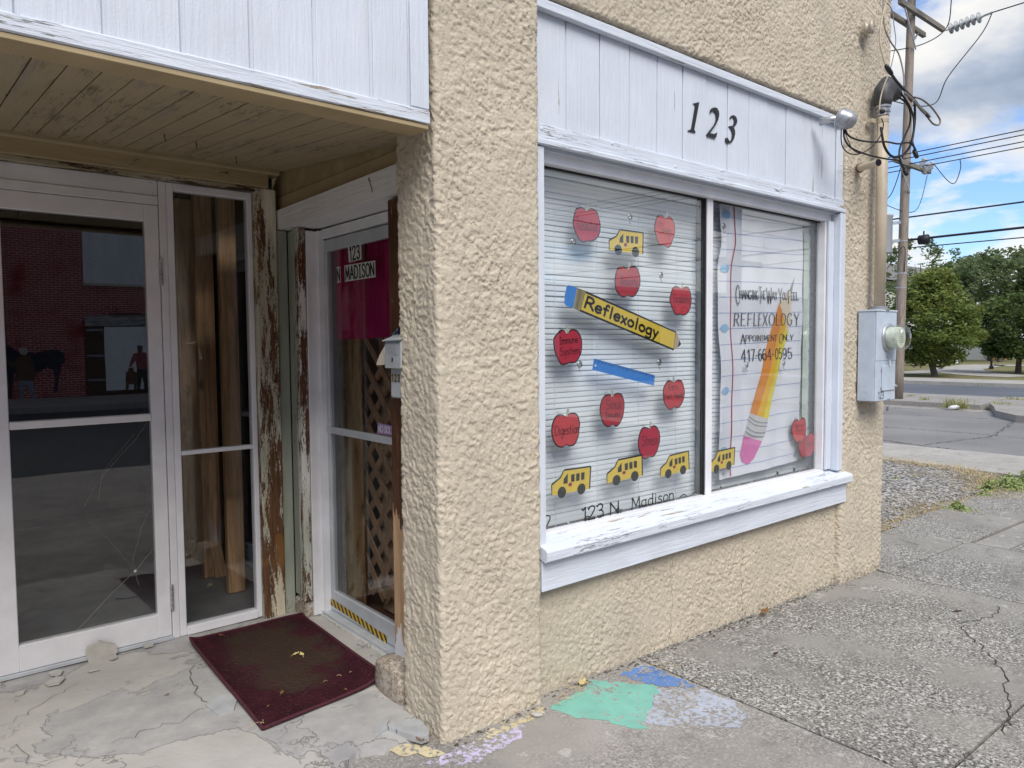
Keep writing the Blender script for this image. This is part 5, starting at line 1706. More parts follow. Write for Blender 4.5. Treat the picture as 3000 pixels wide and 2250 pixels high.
for k in range(420):
    x = 1.52+3.7*rng.random()
    y = 2.262-abs(rng.normal())*.022
    if x < 2.0: y -= .055
    s = .002+.006*rng.random()**2
    z = gz(x)+s*.4
    q = rng.normal(size=(6, 3))*.25
    o = np.array([(1, 0, 0), (-1, 0, 0), (0, 1, 0), (0, -1, 0), (0, 0, .6), (0, 0, -.6)])+q
    m.add([(x+a*s*1.6, y+b*s, z+c*s) for a, b, c in o], [(0, 2, 4), (2, 1, 4), (1, 3, 4), (3, 0, 4), (2, 0, 5), (1, 2, 5), (3, 1, 5), (0, 3, 5)])
tag(m.build('grit', plain('dark_grit', (.11, .095, .08), .95, var=.7, scale=60)), 'dark soil and grit along the foot of the wall', 'grit', kind='stuff')
m_chip = plain('cement_flake', (.44, .425, .39), .8, var=.12, scale=20, bump=.2)
def chip(px, z, t, label, lean=0.0, grp='broken cement pieces on the entry floor'):
    P = [Vector(gZ(u, v, z)) for u, v in px]
    if lean:
        y0 = min(p.y for p in P)
        for p in P:
            p.z += (p.y-y0)*lean
    m = MB().prism(P, (0, 0, t))
    tag(m.build('cement_chip', m_chip, None, fix=True), label, 'cement chip', grp)
P = [gY(u, v, 3.80) for u, v in ((250, 1908), (258, 1893), (290, 1878), (338, 1888), (344, 1904), (330, 1930), (285, 1951), (270, 1955), (260, 1946))]
tag(MB().prism([(x, 3.795-.05*(.14-z), z) for x, _, z in P], (0, .014, .004)).build('cement_chip', m_chip, None, fix=True), 'large pale cement flake leaning against the glass door', 'cement chip', 'broken cement pieces on the entry floor')
chip([(130, 2005), (165, 1985), (192, 1988), (175, 2005), (140, 2012)], .002, .007, 'thin cement flake, largest on the floor left of the leaning one')
chip([(142, 1975), (160, 1966), (185, 1966), (178, 1978), (150, 1982)], .002, .006, 'thin cement flake touching the door threshold')
chip([(55, 2030), (75, 2024), (70, 2034), (52, 2040)], .002, .005, 'tiny cement flake at the far left of the floor')
chip([(255, 1968), (285, 1960), (290, 1963), (262, 1970)], .002, .005, 'tiny cement flake just below the leaning one')
chip([(318, 1932), (340, 1920), (344, 1928), (330, 1934)], .002, .008, 'small cement chip at the right edge of the leaning flake')
chip([(420, 1897), (445, 1888), (450, 1893), (425, 1900)], .002, .012, 'cement crumb by the threshold under the door hinge')
m_slate = plain('grey_slab_piece', (.36, .37, .38), .75, var=.15, scale=14, bump=.3, bscale=25)
def piece(px, z, t, label):
    P = [Vector(gZ(u, v, z)) for u, v in px]
    tag(MB().prism(P, (0, 0, t)).build('slab_fragment', m_slate, None, fix=True), label, 'slab fragment', 'broken slab edge beside the pillar')
piece([(1158, 2150), (1195, 2124), (1232, 2126), (1258, 2160), (1256, 2172), (1235, 2180), (1200, 2170), (1165, 2160)], -.03, .026, 'large grey slab fragment at the base of the pillar')
piece([(1136, 2140), (1150, 2127), (1160, 2140), (1160, 2156), (1140, 2152)], -.03, .024, 'small grey slab fragment left of the large one')
piece([(1095, 2160), (1100, 2138), (1133, 2132), (1136, 2150), (1118, 2160)], -.03, .022, 'flat grey slab fragment furthest from the pillar')
piece([(600, 2070), (632, 2046), (690, 2030), (698, 2045), (685, 2085), (640, 2100), (625, 2090)], -.006, .009, 'dark grey patch of broken stone left of the doormat')
tag(MB().lathe((*gZ(1573, 2098, -.045)[:2], -.045), (0.2, .1, 1), [(0, .02), (.008, .026), (.014, .014)], 7).build('stone', m_chip), 'small pale stone lying at the pillar right corner', 'stone')

# ================================================================== ELECTRIC SERVICE AT THE CORNER
m_meter = plain('grey_meter_enamel', (.50, .575, .67), .40, .05, var=.07, scale=16, bump=.03)
X0, X1, YB0, YF = 4.83, 5.065, 2.225, 2.105
Z0, Z1 = 1.065, 1.655
xl = gY(2570, 915, YF)[0]; xr = gY(2628, 915, YF)[0]
X0, X1 = xl, xr
root = empty('electric_meter', ((X0+X1)/2, 2.16, Z0), 'grey electric meter box with round glass and 123 sticker', 'electric meter')
MB().box(X0, YF+.012, Z0, X1, YB0, Z1-.012, .003).build('cabinet', m_meter, root)
MB().box(X0-.004, YF-.004, Z1-.0118, X1+.004, YB0, Z1, .003).build('cabinet_top', m_meter, root)
MB().box(X0+.001, YF, 1.325, X1-.001, YF+.0118, Z1-.0122, .003).build('meter_cover', m_meter, root)
MB().box(X0+.001, YF+.002, Z0, X1-.001, YF+.0118, 1.3245, .003).build('breaker_cover', m_meter, root)
bx0, bx1 = X0+.28*(X1-X0), X0+.93*(X1-X0)
dr_ = MB().box(bx0, YF-.006, 1.130, bx1, YF+.0015, 1.295, .003).build('breaker_door', m_meter, root)
for z_ in (1.268, 1.150):
    MB().box(bx0-.010, YF-.005, z_-.012, bx0-.0005, YF+.001, z_+.012, .002).build('hinge', m_steel, dr_)
MB().lathe((bx1-.004, YF-.006, 1.155), (0, -1, 0), [(0, .009), (.012, .009), (.014, .005)], 10).build('latch', m_steel, dr_)
mx, mz_ = X0+.56*(X1-X0), 1.475
MB().lathe((mx, YF+.001, mz_), (0, -1, 0), [(0, .096), (.010, .094), (.014, .085)], 28).build('meter_ring', m_steel, root, smooth=True)
g_ = glassmat('meter_glass', .10, (.90, .93, .88))
MB().lathe((mx, YF-.012, mz_), (0, -1, 0), [(0, .083), (.06, .080), (.095, .077), (.104, .070), (.107, .045), (.108, .0)], 32).build('meter_glass', g_, root, smooth=True)
core = MB().lathe((mx, YF-.012, mz_), (0, -1, 0), [(0, .070), (.070, .068), (.072, .0)], 24).build('meter_core', plain('pale_meter_core', (.66, .68, .62), .6, var=.2, scale=40), root)
m = MB()
f = lambda s, t: np.array((mx-.045+.09*s, YF-.0855, mz_-.05+.1*t))
for k in range(6):
    m.add([f(.15, .2+k*.12), f(.85, .2+k*.12), f(.85, .225+k*.12), f(.15, .225+k*.12)], [(0, 1, 2, 3)])
m.build('meter_print', plain('faint_print', (.28, .30, .26), .6), core)
m = MB()
f = lambda s, t: np.array((X0+.14*(X1-X0)+s*.27*(X1-X0), YF+.0012, 1.080+.046*t))
write(m, '123', f, (0, 0, 1, 1), .0055, .0, gap=2)
m.build('lettering', m_blk, root)
m = MB()
for r_ in (.012, .020, .027):
    y_, z_ = 2.175, 1.105
    m.tube([(X0-.0004, y_+r_*math.cos(a), z_+r_*math.sin(a)) for a in np.linspace(0, 6.2832, 22)], .0011, 4)
m.build('knockout', m_meter, root)
MB().box(mx-.012, YF-.010, 1.345, mx+.018, YF-.0005, 1.360, .002).build('hasp', m_steel, root)
sl_ = empty('padlock', (X0+.6*(X1-X0), YF-.002, 1.01), 'small clear padlock seal hanging under the meter box', 'padlock')
px0 = X0+.60*(X1-X0)
MB().tube([(px0-.008, YF+.0, 1.030), (px0-.009, YF+.0, 1.050), (px0-.004, YF, 1.064), (px0+.004, YF, 1.064), (px0+.009, YF, 1.050), (px0+.008, YF, 1.030)], .0015, 6).build('shackle', m_steel, sl_)
MB().box(px0-.012, YF-.004, .992, px0+.012, YF+.005, 1.030, .003).build('lock_body', glassmat('seal_plastic', .2, (.75, .72, .82)), sl_)
MB().box(px0-.004, YF-.008, 1.060, px0+.020, YF+.008, 1.078, .002).build('hasp', m_steel, root)
tg = empty('meter_seal', (mx+.006, YF-.012, 1.30), 'white tag seal hanging from the meter cover hasp', 'seal')
MB().tube([(mx+.003, YF-.012, 1.352), (mx+.001, YF-.013, 1.338), (mx+.005, YF-.013, 1.330)], .0012, 5).build('loop', m_steel, tg)
MB().prism([(mx+.000, YF-.013, 1.332), (mx+.013, YF-.013, 1.330), (mx+.022, YF-.013, 1.292), (mx+.010, YF-.013, 1.288)], (0, .003, 0)).build('tag', m_whitep, tg, fix=True)
# conduit with weatherhead
m_pipe = plain('tan_painted_pipe', (.55, .465, .35), .45, var=.07, scale=8, bump=.06)
CX, CYY = (gY(2560, 800, 2.155)[0]+gY(2596, 800, 2.155)[0])/2, 2.155
CRAD = .034
root = empty('conduit', (CX, CYY, Z1), 'tan painted service pipe with dark weatherhead rising from the meter', 'conduit')
ztop = gY(2582, 338, CYY)[2]
MB().lathe((CX, CYY, Z1+.02), (0, 0, 1), [(0, CRAD), (ztop-Z1-.02, CRAD)], 24).build('pipe', m_pipe, root, smooth=True)
MB().lathe((CX, CYY, Z1), (0, 0, 1), [(0, .062), (.01, .062), (.012, .05), (.026, .05)], 24).build('hub', plain('grey_cast_hub', (.30, .31, .33), .5, .3), root)
MB().lathe((CX, CYY, ztop), (0, 0, 1), [(0, .038), (.02, .038), (.022, .044), (.034, .044), (.036, .038), (.05, .038), (.052, .046), (.07, .046)], 24).build('collar', m_steel, root)
zs = ztop-.045
m = MB()
m.lathe((CX, CYY, zs), (0, 0, 1), [(0, CRAD+.0015), (.025, CRAD+.0015)], 24)
m.box(CX-.085, CYY+.03, zs, CX-.035, CYY+.055, zs+.025)
m.build('pipe_strap', m_pipe, root)
m_wh = plain('dark_weatherhead', (.085, .085, .09), .5, .3, var=.3, scale=14)
def blob(name, mat, parent, sections, n=18):
    m = MB()
    V = []
    for (c, ru, rv, ax_u, ax_v) in sections:
        c = Vector(c)
        for k in range(n):
            a = 2*math.pi*k/n
            V.append(c+Vector(ax_u)*ru*math.cos(a)+Vector(ax_v)*rv*math.sin(a))
    F_ = []
    for i in range(len(sections)-1):
        for k in range(n):
            F_.append([i*n+k, i*n+(k+1) % n, (i+1)*n+(k+1) % n, (i+1)*n+k])
    F_.append(list(range(n))[::-1]); F_.append([(len(sections)-1)*n+k for k in range(n)])
    m.add(V, F_)
    return m.build(name, mat, parent, smooth=True, fix=True)
zw = ztop+.07
def rotsec(c, ang, ru, rv):
    return (c, ru, rv, (0.35*math.cos(ang)*0+math.cos(ang), 0, math.sin(ang)), (0, 1, 0))
blob('weatherhead', m_wh, root, [rotsec((CX, CYY, zw-.005), 0, .048, .048), rotsec((CX-.005, CYY, zw+.03), .1, .058, .056), rotsec((CX+.01, CYY, zw+.085), -.35, .075, .060), rotsec((CX+.055, CYY-.005, zw+.125), -.95, .072, .060), rotsec((CX+.11, CYY-.01, zw+.118), -1.45, .058, .056), rotsec((CX+.155, CYY-.01, zw+.085), -1.9, .038, .045)])
ztopw = zw
# small dead pipe stub
a, b = Vector(gY(2518, 493, 2.215)), Vector(gY(2574, 476, 2.06))
root = empty('pipe_stub', a, 'short rusty tan pipe stub sticking out beside the conduit', 'pipe')
MB().tube([a, a.lerp(b, .6), b], [.024, .022, .022], 14, cap=False).build('pipe', m_pipe, root, smooth=True)
MB().lathe(b-(b-a).normalized()*.004, (b-a), [(0, .0215), (.001, .0215)], 14).build('mouth', m_black, root)
MB().lathe(a, (b-a), [(0, .03), (.008, .03), (.010, .024)], 14).build('flange', plain('rusty_iron', (.14, .08, .05), .8), root)
# corner floodlight with its bracket
a = Vector(gY(2400, 358, 2.21)); b = Vector(gY(2464, 348, 2.10)); c = Vector(gY(2484, 352, 2.06))
root = empty('corner_lamp', a, 'grey weathered lamp fitting on a bracket at the panel top corner', 'lamp')
MB().tube([a, a.lerp(b, .5)+Vector((0, 0, .006)), b], [.022, .02, .022], 10).build('bracket', m_steel, root, smooth=True)
d = (c-b).normalized()
MB().lathe(b, d, [(-.006, .05), (.0, .058), (.012, .060), (.018, .056), (.05, .052), (.075, .040), (.088, .020), (.091, .0)], 22).build('lamp_shade', plain('weathered_zinc', (.36, .37, .39), .38, .5, var=.25, scale=30), root, smooth=True)
m = MB()
m.lathe(b, d, [(-.004, .0612), (.004, .0612)], 22); 
m.build('clamp_band', m_steel, root)
# porcelain reel insulator high on the wall
p0 = Vector(gY(2550, 80, 2.17))
root = empty('reel_insulator', p0, 'round white porcelain wire reel on an iron hook high at the corner', 'insulator')
MB().lathe(p0+Vector((0, .012, 0)), (.25, -1, .0), [(-.02, .036), (-.008, .04), (-.002, .028), (.010, .028), (.016, .042), (.028, .040), (.03, .016)], 20).build('reel', plain('porcelain', (.52, .46, .37), .3, var=.2, scale=25), root, smooth=True)
MB().tube([p0+Vector((-.004, -.03, -.0)), p0+Vector((-.01, -.03, .06)), p0+Vector((.0, .02, .13))], .005, 6).build('strap', m_pipe, root)
MB().tube([p0+Vector((.012, -.03, 0)), p0+Vector((.014, -.03, .06)), p0+Vector((.004, .02, .13))], .005, 6).build('strap', m_pipe, root)
q0 = Vector(gY(2562, 60, 2.17))
p1 = Vector(gY(2543, 82, 2.19)); 
MB().tube([p0, Vector(gY(2564, 60, 2.19)), Vector(gY(2562, 78, 2.19)), Vector(gY(2548, 84, 2.215))], .006, 7).build('hook', plain('rusty_hook', (.12, .075, .05), .8), root)
MB().lathe(Vector(gY(2545, 85, 2.21)), (0, -1, 0), [(0, .03), (.01, .026), (.014, .008)], 10).build('anchor_plate', plain('rusty_plate', (.15, .12, .10), .8), root)
# service cables
m_cab = plain('black_cable', (.014, .014, .016), .5)
m_cabg = plain('weathered_cable', (.19, .17, .15), .6)
m_cabt = plain('tan_cable', (.44, .37, .27), .6)
zc = lambda x, y: (2400+x*.3617, y*.3617)
def cable(px, ys, r, mat, label, name='service_cable', k=7, grp='loose service cables at the shop corner'):
    n = len(px)
    P = []
    for i, p in enumerate(px):
        y = ys[0]+(ys[1]-ys[0])*i/(n-1) if len(ys) == 2 else ys[i]
        P.append(gY(*zc(*p), y))
    o = MB().tube([tuple(q) for q in crom(P, k)], r, 7).build(name, mat, None, smooth=True)
    return tag(o, label, 'cable', grp)
cable([(180, 1035), (178, 1130), (195, 1200), (250, 1245), (330, 1245), (420, 1195), (490, 1110), (520, 1020), (505, 960)], (2.10, 2.08), .0034, m_cab, 'thin black cable looping under the lamp and up to the pipe')
cable([(200, 1050), (205, 1120), (250, 1190), (340, 1235), (450, 1268), (560, 1290), (640, 1300), (665, 1340), (690, 1375)], (2.09, 1.98), .0055, m_cab, 'black cable from the lamp running lowest to the right splice')
cable([(212, 1050), (240, 1100), (320, 1135), (430, 1150), (540, 1148), (640, 1165), (720, 1155), (760, 1180), (785, 1220)], (2.08, 1.97), .0055, m_cab, 'black cable from the lamp crossing the pipe to the upper splice')
cable([(205, 1060), (240, 1150), (275, 1215), (330, 1245)], (2.095, 2.09), .0028, m_cab, 'short thin black cable beside the lamp loop')
cable([(500, 1030), (510, 1100), (530, 1190), (580, 1260), (640, 1272), (700, 1235), (745, 1160), (770, 1020), (775, 900), (768, 800)], (2.05, 1.98), .0075, m_cab, 'thick black cable drooping in a deep loop from the pipe collar')
cable([(640, 785), (700, 830), (735, 900), (735, 1000), (700, 1090), (660, 1180), (648, 1250), (665, 1320), (690, 1370)], (2.04, 1.96), .006, m_cab, 'black cable from the weatherhead curving down to the lower splice')
cable([(655, 745), (700, 810), (740, 880), (765, 960), (765, 1060), (755, 1150), (780, 1220)], (2.03, 1.95), .0065, m_cab, 'black cable from the weatherhead hanging straight to the upper splice')
cable([(560, 560), (620, 650), (690, 730), (760, 800), (820, 880), (885, 945)], (2.06, 1.90), .0085, m_cab, 'stiff black cable running from the wall edge down to the right')
cable([(765, 785), (830, 805), (900, 860), (955, 930), (980, 980), (965, 1012), (920, 1000), (870, 940), (820, 880), (760, 815)], (1.96, 1.90), .0058, m_cabg, 'grey cable bent back in a wide loop against the sky')
cable([(690, 750), (760, 810), (830, 880), (885, 930), (895, 945)], (1.98, 1.90), .0075, m_cabg, 'grey cable end lying along the black one')
cable([(540, 20), (520, 100), (500, 200), (492, 320), (510, 430), (540, 530), (575, 580)], (2.16, 2.06), .0055, m_cabt, 'tan cable sagging from above the reel down to the splice')
cable([(520, 0), (520, 120), (535, 240), (580, 340), (640, 430), (670, 530), (685, 620), (688, 700)], (2.17, 2.02), .0048, m_cabg, 'grey brown cable curving from the top to the weatherhead mouth')
cable([(535, 10), (590, 80), (605, 200), (620, 330), (600, 460), (580, 545)], (2.16, 2.08), .0028, m_cabg, 'thin pale wire hanging over the edge of the wall')
cable([(560, 610), (530, 680), (505, 760), (492, 830), (488, 890)], (2.12, 2.08), .004, m_cabt, 'short tan wire lying over the weatherhead hood')
cable([(165, 1345), (230, 1345), (290, 1380), (335, 1450), (335, 1500), (310, 1530)], (2.222, 2.222), .002, m_cabt, 'thin tan painted wire stuck to the wall under the lamp', k=5)
for (pa, pb, lab) in (((535, 525), (590, 605), 'black taped splice at the wall edge'), ((765, 1210), (795, 1280), 'black taped splice hanging at the pole, upper'), ((685, 1360), (712, 1420), 'black taped splice hanging at the pole, lower'), ((490, 905), (530, 900), 'black clamp on the pipe collar'), ((725, 770), (760, 820), 'black taped splice below the weatherhead')):
    a, b = Vector(gY(*zc(*pa), 2.0)), Vector(gY(*zc(*pb), 1.98))
    tag(MB().tube([a, a.lerp(b, .15), a.lerp(b, .5), a.lerp(b, .85), b], [.006, .013, .0145, .013, .010], 9).build('cable_splice', m_cab, None, smooth=True), lab, 'cable splice', 'cable splices at the shop corner')
# ================================================================== UTILITY POLE AND WIRES
m_pole = timber('weathered_pole_wood', (.26, .215, .175), 'z', .7)
m_cer = plain('grey_porcelain', (.36, .38, .39), .35, var=.15, scale=6)
PB = Vector(gZ(2630, 1168, -.17))
PT = Vector((PB.x+.42, PB.y, 12.4))
root = empty('utility_pole', PB, 'tall weathered wooden utility pole carrying cross arms and a transformer', 'utility pole')
nseg = 14
MB().tube([PB.lerp(PT, i/nseg) for i in range(nseg+1)], [.135-.035*i/nseg for i in range(nseg+1)], 16).build('pole', m_pole, root, smooth=True)
def on_pole(z): return PB.lerp(PT, (z-PB.z)/(PT.z-PB.z))
def gP(u, v, dy=0): return Vector(gY(u, v, PB.y+dy))
def beam(name, a, b, w, h, mat, parent):
    a, b = Vector(a), Vector(b)
    d = (b-a).normalized(); s = d.cross(Vector((0, 0, 1))).normalized()*w/2; t = Vector((0, 0, h/2))
    m = MB()
    P = [p+x+y for p in (a, b) for x, y in ((s, t), (-s, t), (-s, -t), (s, -t))]
    m.add(P, [(0, 1, 2, 3), (7, 6, 5, 4), (0, 4, 5, 1), (1, 5, 6, 2), (2, 6, 7, 3), (3, 7, 4, 0)])
    return m.build(name, mat, parent, fix=True)
m_arm = timber('cross_arm_wood', (.20, .18, .155), 'x', 1)
arm_z = 10.5
pc_ = on_pole(arm_z)
beam('cross_arm', pc_+Vector((-1.15, -.17, .02)), pc_+Vector((1.80, -.17, .05)), .10, .13, m_arm, root)
beam('cross_arm', pc_+Vector((-1.6, .17, -.12)), pc_+Vector((1.35, .17, -.12)), .10, .13, m_arm, root)
beam('brace', pc_+Vector((-.85, -.18, -.07)), pc_+Vector((-.05, -.16, -.95)), .03, .05, m_steel, root)
beam('brace', pc_+Vector((.85, .14, -.19)), pc_+Vector((.05, .12, -.95)), .03, .05, m_steel, root)
def string(p, d, n=6, label=None):
    d = Vector(d).normalized()
    i0 = MB().tube([p, p+d*.12], .018, 6).build('insulator_string', m_steel, root)
    q = p+d*.12
    for k in range(n):
        c = q+d*(k*.15)
        MB().lathe(c, d, [(0, .03), (.02, .15), (.035, .155), (.045, .07), (.07, .05), (.15, .03)], 16).build('insulator_disc', m_cer, i0, smooth=True)
    e = q+d*(n*.15)
    MB().tube([e, e+d*.22], .03, 6).build('clamp', m_steel, i0)
    return e+d*.22
WD = Vector((-.12, -1, .04))
e1 = string(pc_+Vector((1.80, -.24, .0)), WD)
e2 = string(on_pole(11.15)+Vector((-.1, -.2, 0)), WD)
e3 = string(pc_+Vector((-1.55, .24, -.2)), Vector((.08, 1, -.03)), 5)
e4 = string(pc_+Vector((-1.3, -.1, .75)), WD)
# lower arm with switchgear, transformer
pl2 = on_pole(6.35)
beam('cross_arm', pl2+Vector((-1.1, -.15, .0)), pl2+Vector((1.25, -.15, .0)), .10, .12, m_arm, root)
beam('brace', pl2+Vector((-.7, -.15, -.08)), pl2+Vector((-.06, -.14, -.75)), .03, .04, m_steel, root)
for dx, dz in ((.55, .12), (.85, .02), (1.1, .10)):
    c = pl2+Vector((dx, -.22, dz))
    MB().lathe(c, (.15, -.5, .9), [(-.16, .05), (-.12, .09), (-.06, .05), (0, .10), (.05, .05), (.10, .09), (.16, .05)], 12).build('cutout', m_cer, root, smooth=True)
hk = gP(2738, 465, -1.0)
tc_ = on_pole(4.55)+Vector((-.62, .35, -.1))
tf = MB().lathe(tc_+Vector((0, 0, -.55)), (0, 0, 1), [(0, .27), (.03, .29), (1.0, .29), (1.02, .31), (1.06, .31), (1.10, .22), (1.13, .05)], 26).build('transformer', plain('transformer_grey', (.46, .48, .50), .4, .2, var=.05), root, smooth=True)
for dx in (-.12, .10):
    MB().lathe(tc_+Vector((dx, 0, .55)), (dx*.5, 0, 1), [(0, .05), (.05, .075), (.09, .05), (.14, .07), (.18, .045), (.23, .06), (.30, .03)], 12).build('bushing', m_cer, tf, smooth=True)
beam('bracket', tc_+Vector((.2, -.1, .3)), on_pole(4.8), .06, .08, m_steel, root)
beam('bracket', tc_+Vector((.2, -.1, -.2)), on_pole(4.3), .06, .08, m_steel, root)
for z_ in (3.35, 2.95, 4.25):
    MB().lathe(on_pole(z_), (0, 0, 1), [(0, .128), (.03, .128)], 16).build('pole_band', m_steel, root)
m_wire = plain('black_wire', (.02, .02, .022), .6)
def wire(a, b, sag, r, label, grp='overhead wires at the utility pole', mat=None, n=22, cat='wire'):
    a, b = Vector(a), Vector(b)
    P = [a.lerp(b, i/n)+Vector((0, 0, -sag*4*(i/n)*(1-i/n))) for i in range(n+1)]
    o = MB().tube(P, r, 6).build('overhead_wire', mat or m_wire, None, smooth=True)
    return tag(o, label, cat, grp)
def far(p, dx, dz, l=44): return Vector((p.x+dx, p.y-l, p.z+dz))
wire(e1, far(e1, -3, 1.2), .6, .016, 'wire leaving the right insulator string of the main cross arm')
wire(e2, far(e2, -3, 1.2), .6, .016, 'wire leaving the insulator string at the pole top')
wire(e4, far(e4, -3, 1.2), .6, .016, 'highest wire, partly hidden by the shop corner')
wire(e3, e3+Vector((4, 44, 1)), .6, .016, 'wire running away behind the shop from the main arm')
# jumper loops
def jumper(P, r, label):
    o = MB().tube([tuple(p) for p in crom(P, 7)], r, 6).build('jumper_wire', m_wire, None, smooth=True)
    return tag(o, label, 'wire', 'overhead wires at the utility pole')
jumper([e1, e1+Vector((0, .25, -.5)), e1+Vector((-.5, .9, -1.6)), pc_+Vector((.9, -.3, -2.3)), pc_+Vector((-.2, .2, -2.35)), pc_+Vector((-1.2, .6, -2.0)), e3], .014, 'long slack jumper hanging under the main cross arm')
jumper([e2, e2+Vector((0, .3, -.5)), pc_+Vector((.9, -.6, -.25)), pc_+Vector((.3, -.2, -.75)), pc_+Vector((-.9, .3, -1.1))], .014, 'jumper crossing the pole below the main arm')
for z_, u, v0, lab in ((6.9, 2660, 437, 'topmost of the four parallel mid wires right of the pole'), (6.55, 2660, 450, 'second of the four parallel mid wires right of the pole'), (6.1, 2660, 468, 'third of the four parallel mid wires right of the pole'), (5.85, 2700, 475, 'lowest of the four parallel mid wires right of the pole')):
    p = gP(u, v0, -.2)
    wire(p+Vector((.4, 9, -.1)), far(p, -1.5, .7), .25, .013, lab)
p = gP(2668, 619, -.15)
wire(p+Vector((1.5, 22, .2)), far(p, -1.5, .3), .35, .022, 'twisted service wire just below the transformer')
p = gP(2664, 692, -.15)
wire(p+Vector((1.5, 22, .2)), far(p, -1.5, .15), .25, .032, 'thick telephone cable crossing in front of the tree top')
p = gP(2745, 715, -.1)
wire(p+Vector((.0, 1.5, -.02)), far(p, -1, .1), .2, .016, 'thin cable just under the thick telephone cable')
p = gP(2706, 702, -.4)
root = empty('splice_case', p, 'small black splice case hanging from the telephone cable', 'splice case')
MB().lathe(p+Vector((0, .14, 0)), (0, -1, 0), [(0, .04), (.02, .13), (.26, .14), (.30, .05)], 12).build('case', m_cab, root, smooth=True)
MB().tube([p+Vector((0, 0, .10)), p+Vector((0, 0, .24))], .02, 6).build('hanger', m_cab, root)
jumper([on_pole(6.4)+Vector((-.7, -.2, .1)), on_pole(5.9)+Vector((-.62, -.1, .2)), on_pole(5.5)+Vector((-.66, .1, 0)), tc_+Vector((-.12, 0, .85))], .012, 'twisted wire dropping from the lower arm to the transformer')
jumper([pl2+Vector((1.1, -.3, .2)), pl2+Vector((1.6, -.5, -.25)), pl2+Vector((1.9, -.6, -.3)), pl2+Vector((2.0, -.7, .1)), pl2+Vector((1.95, -.7, .35))], .012, 'curly wire tail right of the lower cross arm')
jumper([tc_+Vector((.1, 0, .85)), on_pole(5.4)+Vector((.2, -.2, -.3)), pl2+Vector((.7, -.3, -.2))], .010, 'thin wire from the transformer up to the lower arm gear')
jumper([tc_+Vector((-.2, -.1, -.6)), tc_+Vector((.1, -.1, -1.0)), on_pole(3.9)+Vector((-.2, -.1, .2)), on_pole(3.4)+Vector((-.1, -.1, 0))], .012, 'slack wire loop under the transformer')

# ================================================================== TREES
def leafmat(name, cols):
    t = MT(name)
    a = t.n('ShaderNodeAttribute'); a.attribute_name = 'tint'
    c = t.ramp(a.outputs['Fac'], cols)
    d = t.n('ShaderNodeBsdfPrincipled')
    t.put(d.inputs['Base Color'], c); d.inputs['Roughness'].default_value = .55
    d.inputs['Specular IOR Level'].default_value = .3
    tr = t.n('ShaderNodeBsdfTranslucent'); t.put(tr.inputs[0], c)
    m = t.n('ShaderNodeMixShader'); m.inputs[0].default_value = .42
    t.put(m.inputs[1], d.outputs[0]); t.put(m.inputs[2], tr.outputs[0])
    t.t.links.new(m.outputs[0], t.out.inputs[0])
    return t.m
m_bark = plain('bark', (.115, .095, .078), .9, var=.3, scale=14, bump=.8, bscale=30)
def leaves_mesh(name, C, size, tint, mat, parent, r_):
    n = len(C)
    d1 = r_.normal(size=(n, 3)); d1 /= np.linalg.norm(d1, axis=1)[:, None]
    d1[:, 2] *= .6
    d2 = np.cross(d1, r_.normal(size=(n, 3))); d2 /= np.linalg.norm(d2, axis=1)[:, None]
    s = size*(.65+.7*r_.random(n))[:, None]
    V = np.stack([C-d1*s, C+d2*s*.42-d1*s*.1, C+d1*s, C-d2*s*.42-d1*s*.1], 1).reshape(-1, 3)
    lo = np.array([V[:, 0].mean(), V[:, 1].mean(), V[:, 2].min()])
    V = V-lo
    me = bpy.data.meshes.new(name)
    me.vertices.add(4*n); me.vertices.foreach_set('co', V.ravel())
    me.loops.add(4*n); me.loops.foreach_set('vertex_index', np.arange(4*n, dtype=np.int32))
    me.polygons.add(n); me.polygons.foreach_set('loop_start', np.arange(0, 4*n, 4, dtype=np.int32))
    me.update(); me.validate()
    at = me.attributes.new('tint', 'FLOAT', 'POINT')
    at.data.foreach_set('value', np.repeat(tint, 4).astype(np.float32))
    me.materials.append(mat)
    o = link(bpy.data.objects.new(name, me))
    place(o, lo, parent)
    return o
